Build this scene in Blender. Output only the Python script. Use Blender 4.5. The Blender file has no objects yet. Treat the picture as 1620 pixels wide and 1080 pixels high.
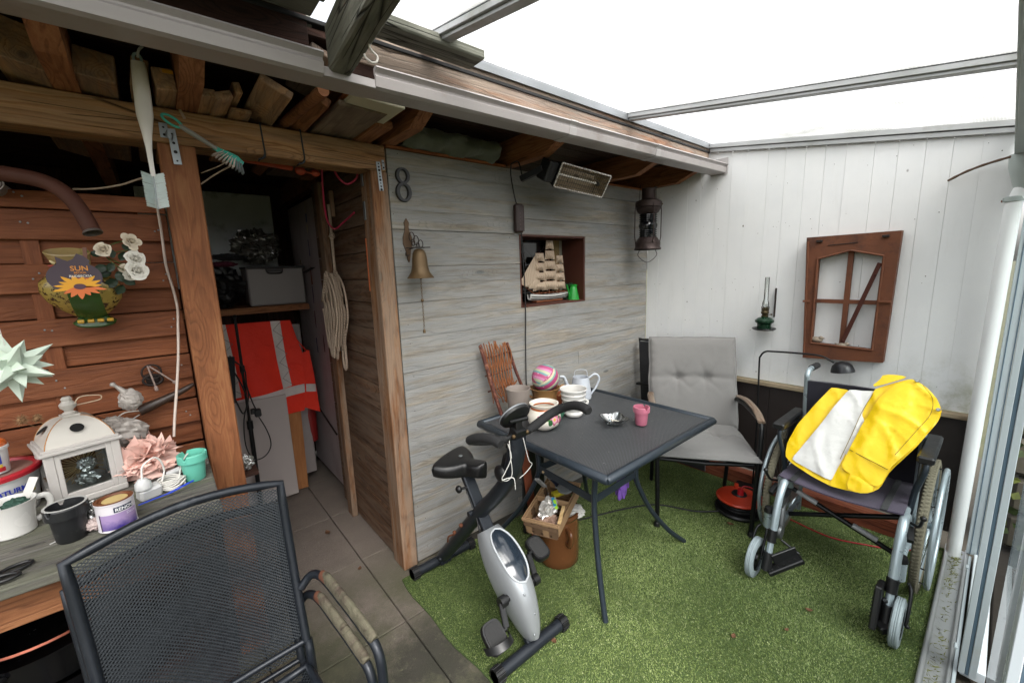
import bpy, math, random
import numpy as np
from mathutils import Vector, Matrix, noise as mnoise
R_ = math.radians
sc = bpy.context.scene
col = sc.collection
# ------------------------------------------------------------------ camera
def look(yaw, pitch, roll):
    cy, sy, cp, sp = math.cos(yaw), math.sin(yaw), math.cos(pitch), math.sin(pitch)
    f = Vector((cy*cp, sy*cp, -sp)); r = Vector((sy, -cy, 0)); u = r.cross(f)
    r2 = math.cos(roll)*r + math.sin(roll)*u
    u2 = -math.sin(roll)*r + math.cos(roll)*u
    return Matrix((r2, u2, -f)).transposed()
cd = bpy.data.cameras.new('camera'); cam = bpy.data.objects.new('camera', cd); col.objects.link(cam)
cd.sensor_width = 36; cd.lens = 14.593; cd.clip_start = .05; cd.clip_end = 1000
cam.matrix_world = Matrix.Translation((-2.929, -1.824, 1.5)) @ look(R_(50), R_(9.9), R_(-1.862)).to_4x4()
sc.camera = cam
# ------------------------------------------------------------------ sky and sun (overcast)
w = bpy.data.worlds.new('World'); sc.world = w; w.use_nodes = True
nt = w.node_tree; nt.nodes.clear()
sky = nt.nodes.new('ShaderNodeTexSky'); sky.sky_type = 'NISHITA'; sky.sun_disc = False
SUN_EL, SUN_ROT = R_(52), R_(200)
sky.sun_elevation = SUN_EL; sky.sun_rotation = SUN_ROT; sky.air_density = 1.2; sky.dust_density = 4; sky.ozone_density = 1.0
hs = nt.nodes.new('ShaderNodeHueSaturation'); hs.inputs['Saturation'].default_value = .22
bg = nt.nodes.new('ShaderNodeBackground'); bg.inputs['Strength'].default_value = .15
wo = nt.nodes.new('ShaderNodeOutputWorld')
nt.links.new(sky.outputs[0], hs.inputs['Color']); nt.links.new(hs.outputs[0], bg.inputs[0]); nt.links.new(bg.outputs[0], wo.inputs[0])
sd = bpy.data.lights.new('sun', 'SUN'); sd.energy = 1.5; sd.angle = R_(40); sd.color = (1, .97, .93)
so = bpy.data.objects.new('sun', sd); col.objects.link(so)
# Nishita: rotation 0 puts the sun at +Y, clockwise towards +X
sdir = Vector((math.sin(SUN_ROT)*math.cos(SUN_EL), math.cos(SUN_ROT)*math.cos(SUN_EL), math.sin(SUN_EL)))
so.rotation_euler = sdir.to_track_quat('Z', 'Y').to_euler(); so.location = (-2, -2, 6)
sc.view_settings.view_transform = 'Standard'; sc.view_settings.look = 'None'; sc.view_settings.gamma = 1
sc.view_settings.use_curve_mapping = False; sc.view_settings.exposure = 1.6
sc.render.engine = 'CYCLES'
cy = sc.cycles
cy.use_denoising = True; cy.denoiser = 'OPENIMAGEDENOISE'
cy.max_bounces = 8; cy.diffuse_bounces = 5; cy.glossy_bounces = 3; cy.transmission_bounces = 6; cy.transparent_max_bounces = 12
cy.sample_clamp_indirect = 6; cy.caustics_reflective = False; cy.caustics_refractive = False
random.seed(5)
# ------------------------------------------------------------------ materials
def lin(c):
    if isinstance(c, str):
        c = c.lstrip('#'); c = [int(c[i:i+2], 16)/255 for i in (0, 2, 4)]
        c = [x/12.92 if x <= .04045 else ((x+.055)/1.055)**2.4 for x in c]
    return (c[0], c[1], c[2], 1)
class NT:
    def __init__(s, name):
        s.m = bpy.data.materials.new(name); s.m.use_nodes = True
        s.t = s.m.node_tree; s.n = s.t.nodes; s.n.clear()
        s.out = s.n.new('ShaderNodeOutputMaterial'); s.b = s.n.new('ShaderNodeBsdfPrincipled')
        s.t.links.new(s.b.outputs[0], s.out.inputs[0])
        tc = s.n.new('ShaderNodeTexCoord'); oi = s.n.new('ShaderNodeObjectInfo')
        s.gen = tc.outputs['Generated']; s.obj0 = tc.outputs['Object']; s.rnd = oi.outputs['Random']
        mu = s.n.new('ShaderNodeVectorMath'); mu.operation = 'SCALE'; s.t.links.new(oi.outputs['Random'], mu.inputs['Scale']); mu.inputs[0].default_value = (37, 53, 71)
        ad = s.n.new('ShaderNodeVectorMath'); ad.operation = 'ADD'; s.t.links.new(s.obj0, ad.inputs[0]); s.t.links.new(mu.outputs[0], ad.inputs[1])
        s.obj = ad.outputs[0]
        g = s.n.new('ShaderNodeNewGeometry'); s.pos = g.outputs['Position']; s.nor = g.outputs['Normal']; s.geo = g
    def L(s, a, b): s.t.links.new(a, b)
    def put(s, sock, v):
        if hasattr(v, 'is_output'): s.L(v, sock)
        else: sock.default_value = v
    def map(s, v, sc_, loc=(0, 0, 0), rot=(0, 0, 0)):
        m = s.n.new('ShaderNodeMapping'); s.L(v, m.inputs[0]); m.inputs['Scale'].default_value = sc_ if not isinstance(sc_, (int, float)) else (sc_,)*3
        m.inputs['Location'].default_value = loc; m.inputs['Rotation'].default_value = rot; return m.outputs[0]
    def noise(s, v, scale=5, detail=4, rough=.55, dist=0):
        n = s.n.new('ShaderNodeTexNoise'); s.L(v, n.inputs['Vector']); n.inputs['Scale'].default_value = scale; n.inputs['Detail'].default_value = detail
        n.inputs['Roughness'].default_value = rough; n.inputs['Distortion'].default_value = dist; return n.outputs['Fac']
    def voro(s, v, scale=5, feat='F1', out='Distance', rand=1):
        n = s.n.new('ShaderNodeTexVoronoi'); s.L(v, n.inputs['Vector']); n.inputs['Scale'].default_value = scale; n.feature = feat; n.inputs['Randomness'].default_value = rand; return n.outputs[out]
    def ramp(s, v, stops, interp='LINEAR'):
        r = s.n.new('ShaderNodeValToRGB'); s.L(v, r.inputs[0]); e = r.color_ramp.elements; r.color_ramp.interpolation = interp
        while len(e) < len(stops): e.new(.5)
        for k, (p, c) in enumerate(stops):
            e[k].position = p; e[k].color = (c, c, c, 1) if isinstance(c, (int, float)) else lin(c)
        return r.outputs[0]
    def mix(s, f, a, b, mode='MIX'):
        m = s.n.new('ShaderNodeMix'); m.data_type = 'RGBA'; m.blend_type = mode
        s.put(m.inputs[0], f)
        s.put(m.inputs[6], a if hasattr(a, 'is_output') else (lin(a) if len(a) != 4 or isinstance(a, str) else a))
        s.put(m.inputs[7], b if hasattr(b, 'is_output') else (lin(b) if len(b) != 4 or isinstance(b, str) else b)); return m.outputs[2]
    def math(s, op, a, b=0, c=0):
        m = s.n.new('ShaderNodeMath'); m.operation = op; s.put(m.inputs[0], a); s.put(m.inputs[1], b); s.put(m.inputs[2], c); return m.outputs[0]
    def sep(s, v):
        m = s.n.new('ShaderNodeSeparateXYZ'); s.L(v, m.inputs[0]); return m.outputs
    def bump(s, h, strength=.3, dist=.01, prev=None):
        b = s.n.new('ShaderNodeBump'); s.L(h, b.inputs['Height']); b.inputs['Strength'].default_value = strength; b.inputs['Distance'].default_value = dist
        if prev is not None: s.L(prev, b.inputs['Normal'])
        return b.outputs[0]
    def fin(s, color=None, rough=None, metal=None, normal=None, **k):
        if color is not None: s.put(s.b.inputs['Base Color'], color if hasattr(color, 'is_output') else lin(color))
        if rough is not None: s.put(s.b.inputs['Roughness'], rough)
        if metal is not None: s.put(s.b.inputs['Metallic'], metal)
        if normal is not None: s.L(normal, s.b.inputs['Normal'])
        for kk, v in k.items(): s.put(s.b.inputs[kk.replace('_', ' ')], v)
        return s.m
def hx(c, f):
    l = lin(c); return (l[0]*f, l[1]*f, l[2]*f)
def plain(name, c, rough=.5, metal=0, var=.15, scale=12, bump=.15, dirt=None, dirtamt=.3, bscale=60, **k):
    t = NT(name); n = t.noise(t.obj, scale, 5, .6)
    cc = t.mix(n, hx(c, 1-var), hx(c, 1+var))
    if dirt:
        d = t.ramp(t.noise(t.obj, scale*.7, 8, .7), [(.66-dirtamt*.32, 0.0), (.88-dirtamt*.3, 1.0)]); cc = t.mix(d, cc, dirt)
    nb = t.bump(t.noise(t.obj, bscale, 3), bump, .002)
    return t.fin(cc, t.math('ADD', t.math('MULTIPLY', t.noise(t.obj, scale*2, 3), .25), rough-.12), metal, nb, **k)
def wood(name, dark, mid, light, rough=.75, knots=True, freq=9, grey=None, greyamt=.5, bump=.5, crack=False, hue=.25, edge=None, gloss=.3, bw=.3):
    """softwood, grain along local X"""
    t = NT(name)
    p = t.map(t.obj, (.9, 8, 8)); f = t.math('ADD', t.noise(p, 1.0, 3, .5, .25), t.math('MULTIPLY', t.noise(t.map(t.obj, (9, 60, 60)), 1, 2), .035))
    if knots:
        kd = t.voro(t.map(t.obj, (2.3, 7, 7)), 1.0)
        kn = t.ramp(kd, [(0, 1.0), (.11, .45), (.3, 0.0)])
        f = t.math('ADD', f, t.math('MULTIPLY', kn, .45))
    bands = t.math('FRACT', t.math('MULTIPLY', f, freq*1.9))
    band = t.ramp(bands, [(0, .1), (.5, .25), (.84, 1.0), (1, .1)])
    fib = t.noise(t.map(t.obj, (5, 190, 190)), 1, 6, .75); pat = t.noise(t.map(t.obj, (3, 14, 14)), 1, 5, .65)
    v = t.math('ADD', t.math('ADD', t.math('MULTIPLY', band, bw), t.math('MULTIPLY', fib, .62)), t.math('MULTIPLY', t.math('SUBTRACT', pat, .5), .9)); v = t.math('ADD', v, .12-bw*.25)
    c = t.ramp(v, [(.12, light), (.45, mid), (.85, dark)])
    if knots:
        kk = t.ramp(kd, [(0, 1.0), (.05, .85), (.085, 0.0)]); c = t.mix(kk, c, hx(dark, .45))
    # board-to-board tone
    tone = t.math('ADD', t.math('MULTIPLY', t.rnd, hue*2), 1-hue)
    m = t.n.new('ShaderNodeVectorMath'); m.operation = 'SCALE'; t.L(c, m.inputs[0]); t.L(tone, m.inputs['Scale']); c = m.outputs[0]
    if grey:
        g = t.ramp(t.noise(t.map(t.obj, (2, 22, 22)), 1, 7, .7), [(.5-greyamt*.35, 0.0), (.62-greyamt*.2, 1.0)]); c = t.mix(t.math('MULTIPLY', g, .35+greyamt*.5), c, grey)
    st = t.ramp(t.noise(t.map(t.obj, (2, 5, 5)), 1.3, 6, .7), [(.55, 0.0), (.75, 1.0)]); c = t.mix(t.math('MULTIPLY', st, .35), c, hx(dark, .5))
    h = t.math('ADD', t.math('MULTIPLY', band, -.5), t.math('MULTIPLY', fib, -.9))
    if crack:
        ck = t.ramp(t.voro(t.map(t.obj, (1.6, 28, 28)), 1, 'DISTANCE_TO_EDGE'), [(0, 0.0), (.035, 1.0)])
        ck = t.math('MAXIMUM', ck, t.ramp(t.noise(t.map(t.obj, (1, 5, 5)), 2, 2), [(.45, 0.0), (.5, 1.0)]))
        c = t.mix(ck, hx(dark, .2), c); h = t.math('ADD', h, ck)
    nb = t.bump(h, bump, .004)
    return t.fin(c, rough, 0, nb, Specular_IOR_Level=gloss)
def glassmat(name, tint=(.97, .98, .98), rough=.0, opac=0.12, spec=1.0):
    """thin pane: mostly transparent with a sharp reflection"""
    t = NT(name); t.n.remove(t.b)
    tr = t.n.new('ShaderNodeBsdfTransparent'); tr.inputs[0].default_value = (*tint, 1)
    gl = t.n.new('ShaderNodeBsdfGlossy'); gl.inputs['Roughness'].default_value = rough
    fr = t.n.new('ShaderNodeFresnel'); fr.inputs[0].default_value = 1.5
    f = t.math('ADD', t.math('MULTIPLY', fr.outputs[0], spec), opac)
    mx = t.n.new('ShaderNodeMixShader'); t.L(f, mx.inputs[0]); t.L(tr.outputs[0], mx.inputs[1]); t.L(gl.outputs[0], mx.inputs[2]); t.L(mx.outputs[0], t.out.inputs[0]); return t.m
# ------------------------------------------------------------------ mesh builder
def V(*a): return Vector(a)
def frame_from(d, up=(0, 0, 1)):
    d = Vector(d).normalized(); up = Vector(up)
    if abs(d.dot(up.normalized())) > .98: up = Vector((1, 0, 0)) if abs(d.x) < .9 else Vector((0, 1, 0))
    y = up.cross(d).normalized(); z = d.cross(y).normalized(); return d, y, z
def crom(pts, n=6, closed=False):
    pts = [Vector(p) for p in pts]; out = []
    N = len(pts); rng = N if closed else N-1
    for i in range(rng):
        p1, p2 = pts[i], pts[(i+1) % N]
        p0 = pts[(i-1) % N] if (closed or i > 0) else p1*2-p2
        p3 = pts[(i+2) % N] if (closed or i+2 < N) else p2*2-p1
        for k in range(n):
            t = k/n
            out.append(.5*((2*p1)+(p2-p0)*t+(2*p0-5*p1+4*p2-p3)*t*t+(3*p1-p0-3*p2+p3)*t*t*t))
    if not closed: out.append(pts[-1])
    return out
class MB:
    def __init__(s): s.v = []; s.f = []; s.mi = []; s.sm = []
    def add(s, vs, fs, m=0, smooth=False):
        o = len(s.v); s.v.extend([tuple(x) for x in vs]); s.f.extend([tuple(i+o for i in f) for f in fs])
        s.mi.extend([m]*len(fs)); s.sm.extend([smooth]*len(fs)); return s
    def box(s, c, size, rot=None, ch=.0015, m=0):
        """chamfered box, rot = 3x3 Matrix or None"""
        hx_, hy, hz = [x/2 for x in size]; ch = min(ch, hx_*.45, hy*.45, hz*.45)
        c = Vector(c); vs = []
        idx = {}
        for sx in (-1, 1):
            for sy in (-1, 1):
                for sz in (-1, 1):
                    for ax in range(3):
                        p = [sx*hx_, sy*hy, sz*hz]
                        for a2 in range(3):
                            if a2 != ax: p[a2] -= (sx, sy, sz)[a2]*ch
                        idx[(sx, sy, sz, ax)] = len(vs); vs.append(Vector(p))
        fs = []
        for ax in range(3):
            a, b = [(1, 2), (2, 0), (0, 1)][ax]
            for sg in (-1, 1):
                def k(u, v_):
                    q = [0, 0, 0]; q[ax] = sg; q[a] = u; q[b] = v_; return idx[(*q, ax)]
                q = [k(-1, -1), k(1, -1), k(1, 1), k(-1, 1)]
                fs.append(q if sg > 0 else q[::-1])
        for ax in range(3):
            a, b = [(1, 2), (2, 0), (0, 1)][ax]
            for u in (-1, 1):
                for v_ in (-1, 1):
                    def k(sg, w_):
                        q = [0, 0, 0]; q[ax] = sg; q[a] = u; q[b] = v_; return idx[(*q, w_)]
                    q = [k(-1, a), k(1, a), k(1, b), k(-1, b)]
                    fs.append(q if u*v_ < 0 else q[::-1])
        for sx in (-1, 1):
            for sy in (-1, 1):
                for sz in (-1, 1):
                    q = [idx[(sx, sy, sz, 0)], idx[(sx, sy, sz, 1)], idx[(sx, sy, sz, 2)]]
                    fs.append(q if sx*sy*sz > 0 else q[::-1])
        if rot is not None: vs = [rot @ x for x in vs]
        return s.add([x+c for x in vs], fs, m)
    def bar(s, p0, p1, w_, h_, up=(0, 0, 1), ch=.0015, m=0):
        p0, p1 = Vector(p0), Vector(p1); x, y, z = frame_from(p1-p0, up)
        return s.box((p0+p1)/2, ((p1-p0).length, w_, h_), Matrix((x, y, z)).transposed(), ch, m)
    def tube(s, pts, r, n=8, m=0, caps=True, closed=False, flat=1.0, up=None):
        pts = [Vector(p) for p in pts]; N = len(pts); rr = r if isinstance(r, (list, tuple)) else [r]*N
        T = []
        for i in range(N):
            a = pts[(i-1) % N] if (closed or i > 0) else pts[i]; b = pts[(i+1) % N] if (closed or i < N-1) else pts[i]
            d = b-a; T.append(d.normalized() if d.length > 1e-9 else Vector((0, 0, 1)))
        _, y, z = frame_from(T[0], up or (0, 0, 1)); vs = []
        for i in range(N):
            if i > 0:
                q = T[i-1].rotation_difference(T[i]); y = q @ y
            y = (y-T[i]*y.dot(T[i])).normalized(); z = T[i].cross(y)
            for k in range(n):
                a = 2*math.pi*k/n; vs.append(pts[i]+(y*math.cos(a)+z*math.sin(a)*flat)*rr[i])
        fs = []
        for i in range(N if closed else N-1):
            j = (i+1) % N
            for k in range(n):
                k2 = (k+1) % n; fs.append((i*n+k, i*n+k2, j*n+k2, j*n+k))
        s.add(vs, fs, m, n > 4)
        if caps and not closed:
            s.add([vs[k] for k in range(n)], [tuple(range(n))[::-1]], m); s.add([vs[(N-1)*n+k] for k in range(n)], [tuple(range(n))], m)
        return s
    def lathe(s, prof, o=(0, 0, 0), axis=(0, 0, 1), n=24, m=0, sx=1, sy=1, smooth=True, mfun=None):
        o = Vector(o); ax, y, z = frame_from(axis, (0, 1, 0)) if Vector(axis).normalized() != Vector((0, 0, 1)) else (V(0, 0, 1), V(1, 0, 0), V(0, 1, 0))
        # rings are split where the profile turns sharply so that rims stay crisp under smooth shading
        P = [prof[0]]; start = []
        for i in range(1, len(prof)):
            P.append(prof[i])
            if i < len(prof)-1:
                d1 = (prof[i][0]-prof[i-1][0], prof[i][1]-prof[i-1][1]); d2 = (prof[i+1][0]-prof[i][0], prof[i+1][1]-prof[i][1])
                l1, l2 = math.hypot(*d1), math.hypot(*d2)
                if l1 > 1e-9 and l2 > 1e-9 and (d1[0]*d2[0]+d1[1]*d2[1])/(l1*l2) < .82: start.append(len(P)); P.append(prof[i])
        vs = []; fs = []
        for (r, h) in P:
            for k in range(n):
                a = 2*math.pi*k/n; vs.append(o+ax*h+y*(r*sx*math.cos(a))+z*(r*sy*math.sin(a)))
        for i in range(len(P)-1):
            if i+1 in start: continue
            for k in range(n):
                k2 = (k+1) % n; fs.append((i*n+k, i*n+k2, (i+1)*n+k2, (i+1)*n+k))
        s.add(vs, fs, m, smooth)
        if mfun:
            nf = len(fs)
            for q in range(nf): s.mi[-nf+q] = mfun(q//n, (q % n)/n)
        return s
    def disc(s, c, r, nrm=(0, 0, 1), n=24, m=0):
        _, y, z = frame_from(nrm); c = Vector(c)
        return s.add([c+(y*math.cos(2*math.pi*k/n)+z*math.sin(2*math.pi*k/n))*r for k in range(n)], [tuple(range(n))], m)
    def prism(s, poly, d, m=0, smooth=False):
        """poly: 3D points (planar), d: extrusion vector"""
        poly = [Vector(p) for p in poly]; d = Vector(d); n = len(poly)
        nr = Vector((0, 0, 0))
        for i in range(n): nr += poly[i].cross(poly[(i+1) % n])
        if nr.dot(d) < 0: poly = poly[::-1]
        vs = poly+[p+d for p in poly]
        s.add(vs, [tuple(range(n))[::-1], tuple(range(n, 2*n))], m)
        s.add(vs, [(i, (i+1) % n, n+(i+1) % n, n+i) for i in range(n)], m, smooth); return s
    def sphere(s, c, r, n=14, k=8, m=0, sc3=(1, 1, 1), rot=None):
        c = Vector(c); vs = []; fs = []
        for i in range(k+1):
            th = math.pi*i/k
            for j in range(n):
                a = 2*math.pi*j/n; p = Vector((math.sin(th)*math.cos(a)*sc3[0], math.sin(th)*math.sin(a)*sc3[1], math.cos(th)*sc3[2]))*r
                vs.append(c+(rot @ p if rot else p))
        for i in range(k):
            for j in range(n): fs.append((i*n+j, (i+1)*n+j, (i+1)*n+(j+1) % n, i*n+(j+1) % n))
        return s.add(vs, fs, m, True)
    def grid(s, fn, nu, nv, m=0, smooth=True, thick=0, closed_u=False):
        """fn(u,v)->point; optional thickness along surface normal"""
        P = [[Vector(fn(i/nu, j/nv)) for j in range(nv+1)] for i in range(nu+1)]
        vs = [p for row in P for p in row]; W = nv+1
        fs = [(i*W+j, (i+1)*W+j, (i+1)*W+j+1, i*W+j+1) for i in range(nu) for j in range(nv)]
        if not thick: return s.add(vs, fs, m, smooth)
        nr = [Vector((0, 0, 0)) for _ in vs]
        for f in fs:
            q = (vs[f[2]]-vs[f[0]]).cross(vs[f[3]]-vs[f[1]])
            for i in f: nr[i] += q
        bk = [vs[i]-(nr[i].normalized() if nr[i].length > 0 else V(0, 0, 1))*thick for i in range(len(vs))]; o = len(vs)
        s.add(vs+bk, fs+[tuple(o+i for i in f)[::-1] for f in fs], m, smooth)
        rim = [i*W for i in range(nu+1)]+[nu*W+j for j in range(1, W)]+[i*W+nv for i in range(nu-1, -1, -1)]+[j for j in range(nv-1, 0, -1)]
        s.add(vs+bk, [(rim[i], rim[i]+o, rim[(i+1) % len(rim)]+o, rim[(i+1) % len(rim)])for i in range(len(rim))], m, smooth); return s
    def xf(s, M, start=0):
        for i in range(start, len(s.v)): s.v[i] = tuple(M @ Vector(s.v[i]))
        return s
    def build(s, name, mats, parent=None, origin=None, local=False):
        """vertices are world coordinates unless local; parent roots are pure translations or the mesh is local"""
        me = bpy.data.meshes.new(name); off = Vector((0, 0, 0)); loc = Vector((0, 0, 0))
        if not local:
            if parent is not None: off = wloc(parent)
            if origin is not None: loc = Vector(origin)-off; off = Vector(origin)
            elif parent is None and s.v:
                a = np.array(s.v); off = Vector(((a[:, 0].min()+a[:, 0].max())/2, (a[:, 1].min()+a[:, 1].max())/2, a[:, 2].min())); loc = off.copy()
        a = np.array(s.v, dtype=float).reshape(-1, 3)-np.array(off)
        me.from_pydata(a.tolist(), [], s.f)
        if not isinstance(mats, (list, tuple)): mats = [mats]
        for m in mats: me.materials.append(m)
        me.polygons.foreach_set('material_index', s.mi); me.polygons.foreach_set('use_smooth', s.sm); me.update()
        o = bpy.data.objects.new(name, me); col.objects.link(o)
        if parent is not None: o.parent = parent
        o.location = loc; return o
def wloc(o):
    l = Vector(o.location)
    while o.parent is not None: o = o.parent; l = l+Vector(o.location)
    return l
def tag(o, label=None, cat=None, group=None, kind=None):
    if label: o['label'] = label
    if cat: o['category'] = cat
    if group: o['group'] = group
    if kind: o['kind'] = kind
    return o
def thing(name, label, cat, loc, group=None):
    o = bpy.data.objects.new(name, None); col.objects.link(o); o.location = loc; o.empty_display_size = .05
    return tag(o, label, cat, group)
_pc = {}
def plank(name, p0, p1, w_, t_, mat, parent=None, up=(0, 0, 1), ch=.0015, cache=True):
    """board from p0 to p1 (grain along local X), w across, t along up"""
    p0, p1 = Vector(p0), Vector(p1); L = (p1-p0).length; key = (round(L, 4), round(w_, 4), round(t_, 4), mat.name, ch)
    me = _pc.get(key)
    if me is None:
        b = MB().box((0, 0, 0), (L, w_, t_), None, ch); me = bpy.data.meshes.new(name); me.from_pydata(b.v, [], b.f); me.materials.append(mat); me.update()
        _pc[key] = me
    o = bpy.data.objects.new(name, me); col.objects.link(o); x, y, z = frame_from(p1-p0, up)
    M = Matrix((x, y, z)).transposed().to_4x4(); M.translation = (p0+p1)/2-(wloc(parent) if parent is not None else Vector((0, 0, 0)))
    if parent is not None: o.parent = parent
    o.matrix_local = M
    return o
def copy_tree(o, parent=None):
    c = o.copy(); col.objects.link(c); c.parent = parent
    for ch in list(o.children): copy_tree(ch, c)
    return c
_txt = {}
def text_mesh(txt, size=1, bold=0.0):
    cu = bpy.data.curves.new('t', 'FONT'); cu.body = txt; cu.size = size; cu.align_x = 'CENTER'; cu.align_y = 'CENTER'; cu.offset = bold; cu.resolution_u = 3; cu.fill_mode = 'FRONT'
    o = bpy.data.objects.new('t', cu); col.objects.link(o)
    dg = bpy.context.evaluated_depsgraph_get(); me = o.evaluated_get(dg).to_mesh()
    vs = [tuple(v.co) for v in me.vertices]; fs = [tuple(p.vertices) for p in me.polygons]
    o.evaluated_get(dg).to_mesh_clear(); bpy.data.objects.remove(o); bpy.data.curves.remove(cu); return vs, fs
def nz(x, y=0, z=0, s=1): return mnoise.noise(Vector((x*s, y*s, z*s)))
# ------------------------------------------------------------------ wood and surface materials
W_grey = wood('whitewashed_planks', '#5d554c', '#8a8276', '#aba398', .8, True, 7, '#8d9296', .42, .65, hue=.08, bw=.12)
W_red = wood('red_brown_stained_fence', '#462414', '#784529', '#955e3e', .6, True, 8, None, 0, .5, hue=.14, bw=.12)
W_post = wood('orange_brown_post', '#57341f', '#8b5737', '#a7764e', .65, True, 9, None, 0, .55, hue=.08, bw=.17)
W_beam = wood('brown_lintel_wood', '#6a4526', '#ad8055', '#cba47a', .7, True, 9, '#7f6c58', .3, .7, crack=True, hue=.08)
W_postgrey = wood('weathered_post', '#50321f', '#7c5436', '#966f4e', .75, True, 9, '#9b8f80', .25, .6, hue=.08)
W_old = wood('old_weathered_timber', '#2a2825', '#57544e', '#8a867c', .85, False, 6, '#85877a', .5, 1.0, crack=True, hue=.15)
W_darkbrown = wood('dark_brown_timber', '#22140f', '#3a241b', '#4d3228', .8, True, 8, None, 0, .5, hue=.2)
W_raft = wood('brown_rafter_wood', '#56331f', '#875839', '#a2714d', .75, True, 8, None, 0, .5, hue=.15)
W_scrap = wood('stored_scrap_wood', '#775438', '#ab825d', '#c6a17a', .8, True, 8, '#6b635b', .35, .5, hue=.28)
W_fascia = wood('weather_beaten_fascia', '#4a2a1b', '#86593c', '#b08c6c', .8, False, 7, '#9a958c', .6, .8, crack=True, hue=.08)
W_bench = wood('grey_workbench_wood', '#343230', '#585551', '#77736b', .8, True, 6, '#6a6d58', .2, .7, hue=.1)
M_bright = W_bright = wood('pale_new_wood', '#a08055', '#c4a677', '#d9c297', .7, False, 8, None, 0, .3, hue=.1)
W_rail = wood('orange_rail', '#5a3018', '#8a4f28', '#a2663a', .6, True, 8, None, 0, .4)

def white_board_mat():
    t = NT('white_painted_boards'); z = t.sep(t.pos)
    n = t.noise(t.obj, 6, 6, .6); c = t.mix(n, (.70, .71, .72), (.80, .80, .79))
    st = t.ramp(t.noise(t.map(t.pos, (1, 14, 1.6)), 2.2, 7, .7), [(.56, 0.0), (.85, 1.0)]); c = t.mix(t.math('MULTIPLY', st, .2), c, '#b9b4aa')
    low = t.math('SUBTRACT', 1.0, t.math('MULTIPLY', t.math('SUBTRACT', z[2], .72), 3.2)); low.node.use_clamp = True
    yg = t.math('MULTIPLY_ADD', z[1], -3.0, -4.1); yg.node.use_clamp = True; gr = t.math('MULTIPLY', t.math('MULTIPLY', low, t.math('MULTIPLY_ADD', yg, .85, .15)), t.ramp(t.noise(t.pos, 7, 7, .75), [(.42, 0.0), (.62, 1.0)])); c = t.mix(t.math('MULTIPLY', gr, .75), c, '#77783f')
    sp = t.ramp(t.voro(t.map(t.pos, (11, 11, 7)), 1), [(0, 1.0), (.035, 1.0), (.06, 0.0)]); gate = t.ramp(t.noise(t.pos, 5, 2), [(.55, 0.0), (.6, 1.0)])
    c = t.mix(t.math('MULTIPLY', sp, gate), c, '#5c5349')
    sc_ = t.ramp(t.noise(t.map(t.pos, (20, 40, 9), rot=(.5, 0, 0)), 1.5, 4, .8), [(.69, 0.0), (.73, 1.0)]); c = t.mix(t.math('MULTIPLY', sc_, .35), c, '#8a857c')
    nb = t.bump(t.noise(t.map(t.obj, (5, 80, 80)), 1, 5), .25, .002)
    return t.fin(c, .45, 0, nb)
M_white = white_board_mat()
def paver_mat():
    t = NT('concrete_paving'); z = t.sep(t.pos)
    n = t.noise(t.pos, 9, 9, .7); c = t.mix(n, '#665c55', '#877b72')
    sp = t.ramp(t.noise(t.pos, 220, 3, .7), [(.35, 0.0), (.7, 1.0)]); c = t.mix(t.math('MULTIPLY', sp, .4), c, '#38342f'); sq = t.ramp(t.noise(t.pos, 420, 2, .6), [(.60, 0.0), (.70, 1.0)]); c = t.mix(t.math('MULTIPLY', sq, .45), c, '#a39b8c')
    # moss grows on the open paving, not under the shed
    yy = t.math('MULTIPLY_ADD', z[1], -2.2, .75); yy.node.use_clamp = True
    g = t.ramp(t.noise(t.pos, 3.3, 8, .72), [(.32, 0.0), (.56, 1.0)]); gr = t.math('MULTIPLY', g, yy); c = t.mix(t.math('MULTIPLY', gr, .72), c, '#3d4226')
    y2 = t.math('MULTIPLY_ADD', z[1], -3.5, -.55); y2.node.use_clamp = True
    d = t.ramp(t.noise(t.pos, 5, 9, .8), [(.36, 0.0), (.55, 1.0)]); c = t.mix(t.math('MULTIPLY', t.math('MULTIPLY', d, y2), .85), c, '#2b2a23')
    lt = t.ramp(t.noise(t.pos, 26, 6, .8), [(.62, 0.0), (.7, 1.0)]); c = t.mix(t.math('MULTIPLY', t.math('MULTIPLY', lt, yy), .5), c, '#8d8b6d')
    nb = t.bump(t.noise(t.pos, 180, 4, .7), .9, .004)
    return t.fin(c, .85, 0, nb)
M_pave = paver_mat()
M_alu = plain('grey_aluminium', '#a8a9a9', .42, .55, .06, 6, .08, '#8a8a80', .3)
M_gutter = plain('grey_plastic_gutter', '#a09a99', .38, 0, .05, 5, .1, '#847a72', .35)
M_gutter_d = plain('grey_gutter_joint', '#a7a3a2', .4, 0, .06, 5, .1)
M_lead = plain('lead_grey_flashing', '#8b8e91', .5, .4, .08, 9, .2)
M_upvc = plain('white_window_plastic', '#bfc8cc', .3, 0, .02, 3, .03, '#b8b9ae', .25)
M_upvc_pipe = plain('pale_grey_downpipe', '#f0f2f2', .35, 0, .02, 3, .04, '#b8baae', .1)
M_seal = plain('blue_grey_rubber_seal', '#5c7180', .6)
M_darkbase = plain('black_brown_boarding', '#241c1a', .6, 0, .25, 25, .4, '#4a4340', .12)
M_galv = plain('galvanised_steel', '#8f9496', .4, .8, .1, 20, .1)
M_felt = plain('roofing_felt', '#2a2a2b', .9)
M_steel_dk = plain('dark_steel', '#3a3a3b', .45, .7, .2, 30, .2)
M_soil = plain('garden_ground', '#4a4a35', .95, 0, .35, 3, .8, '#39401f', .5)

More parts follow.
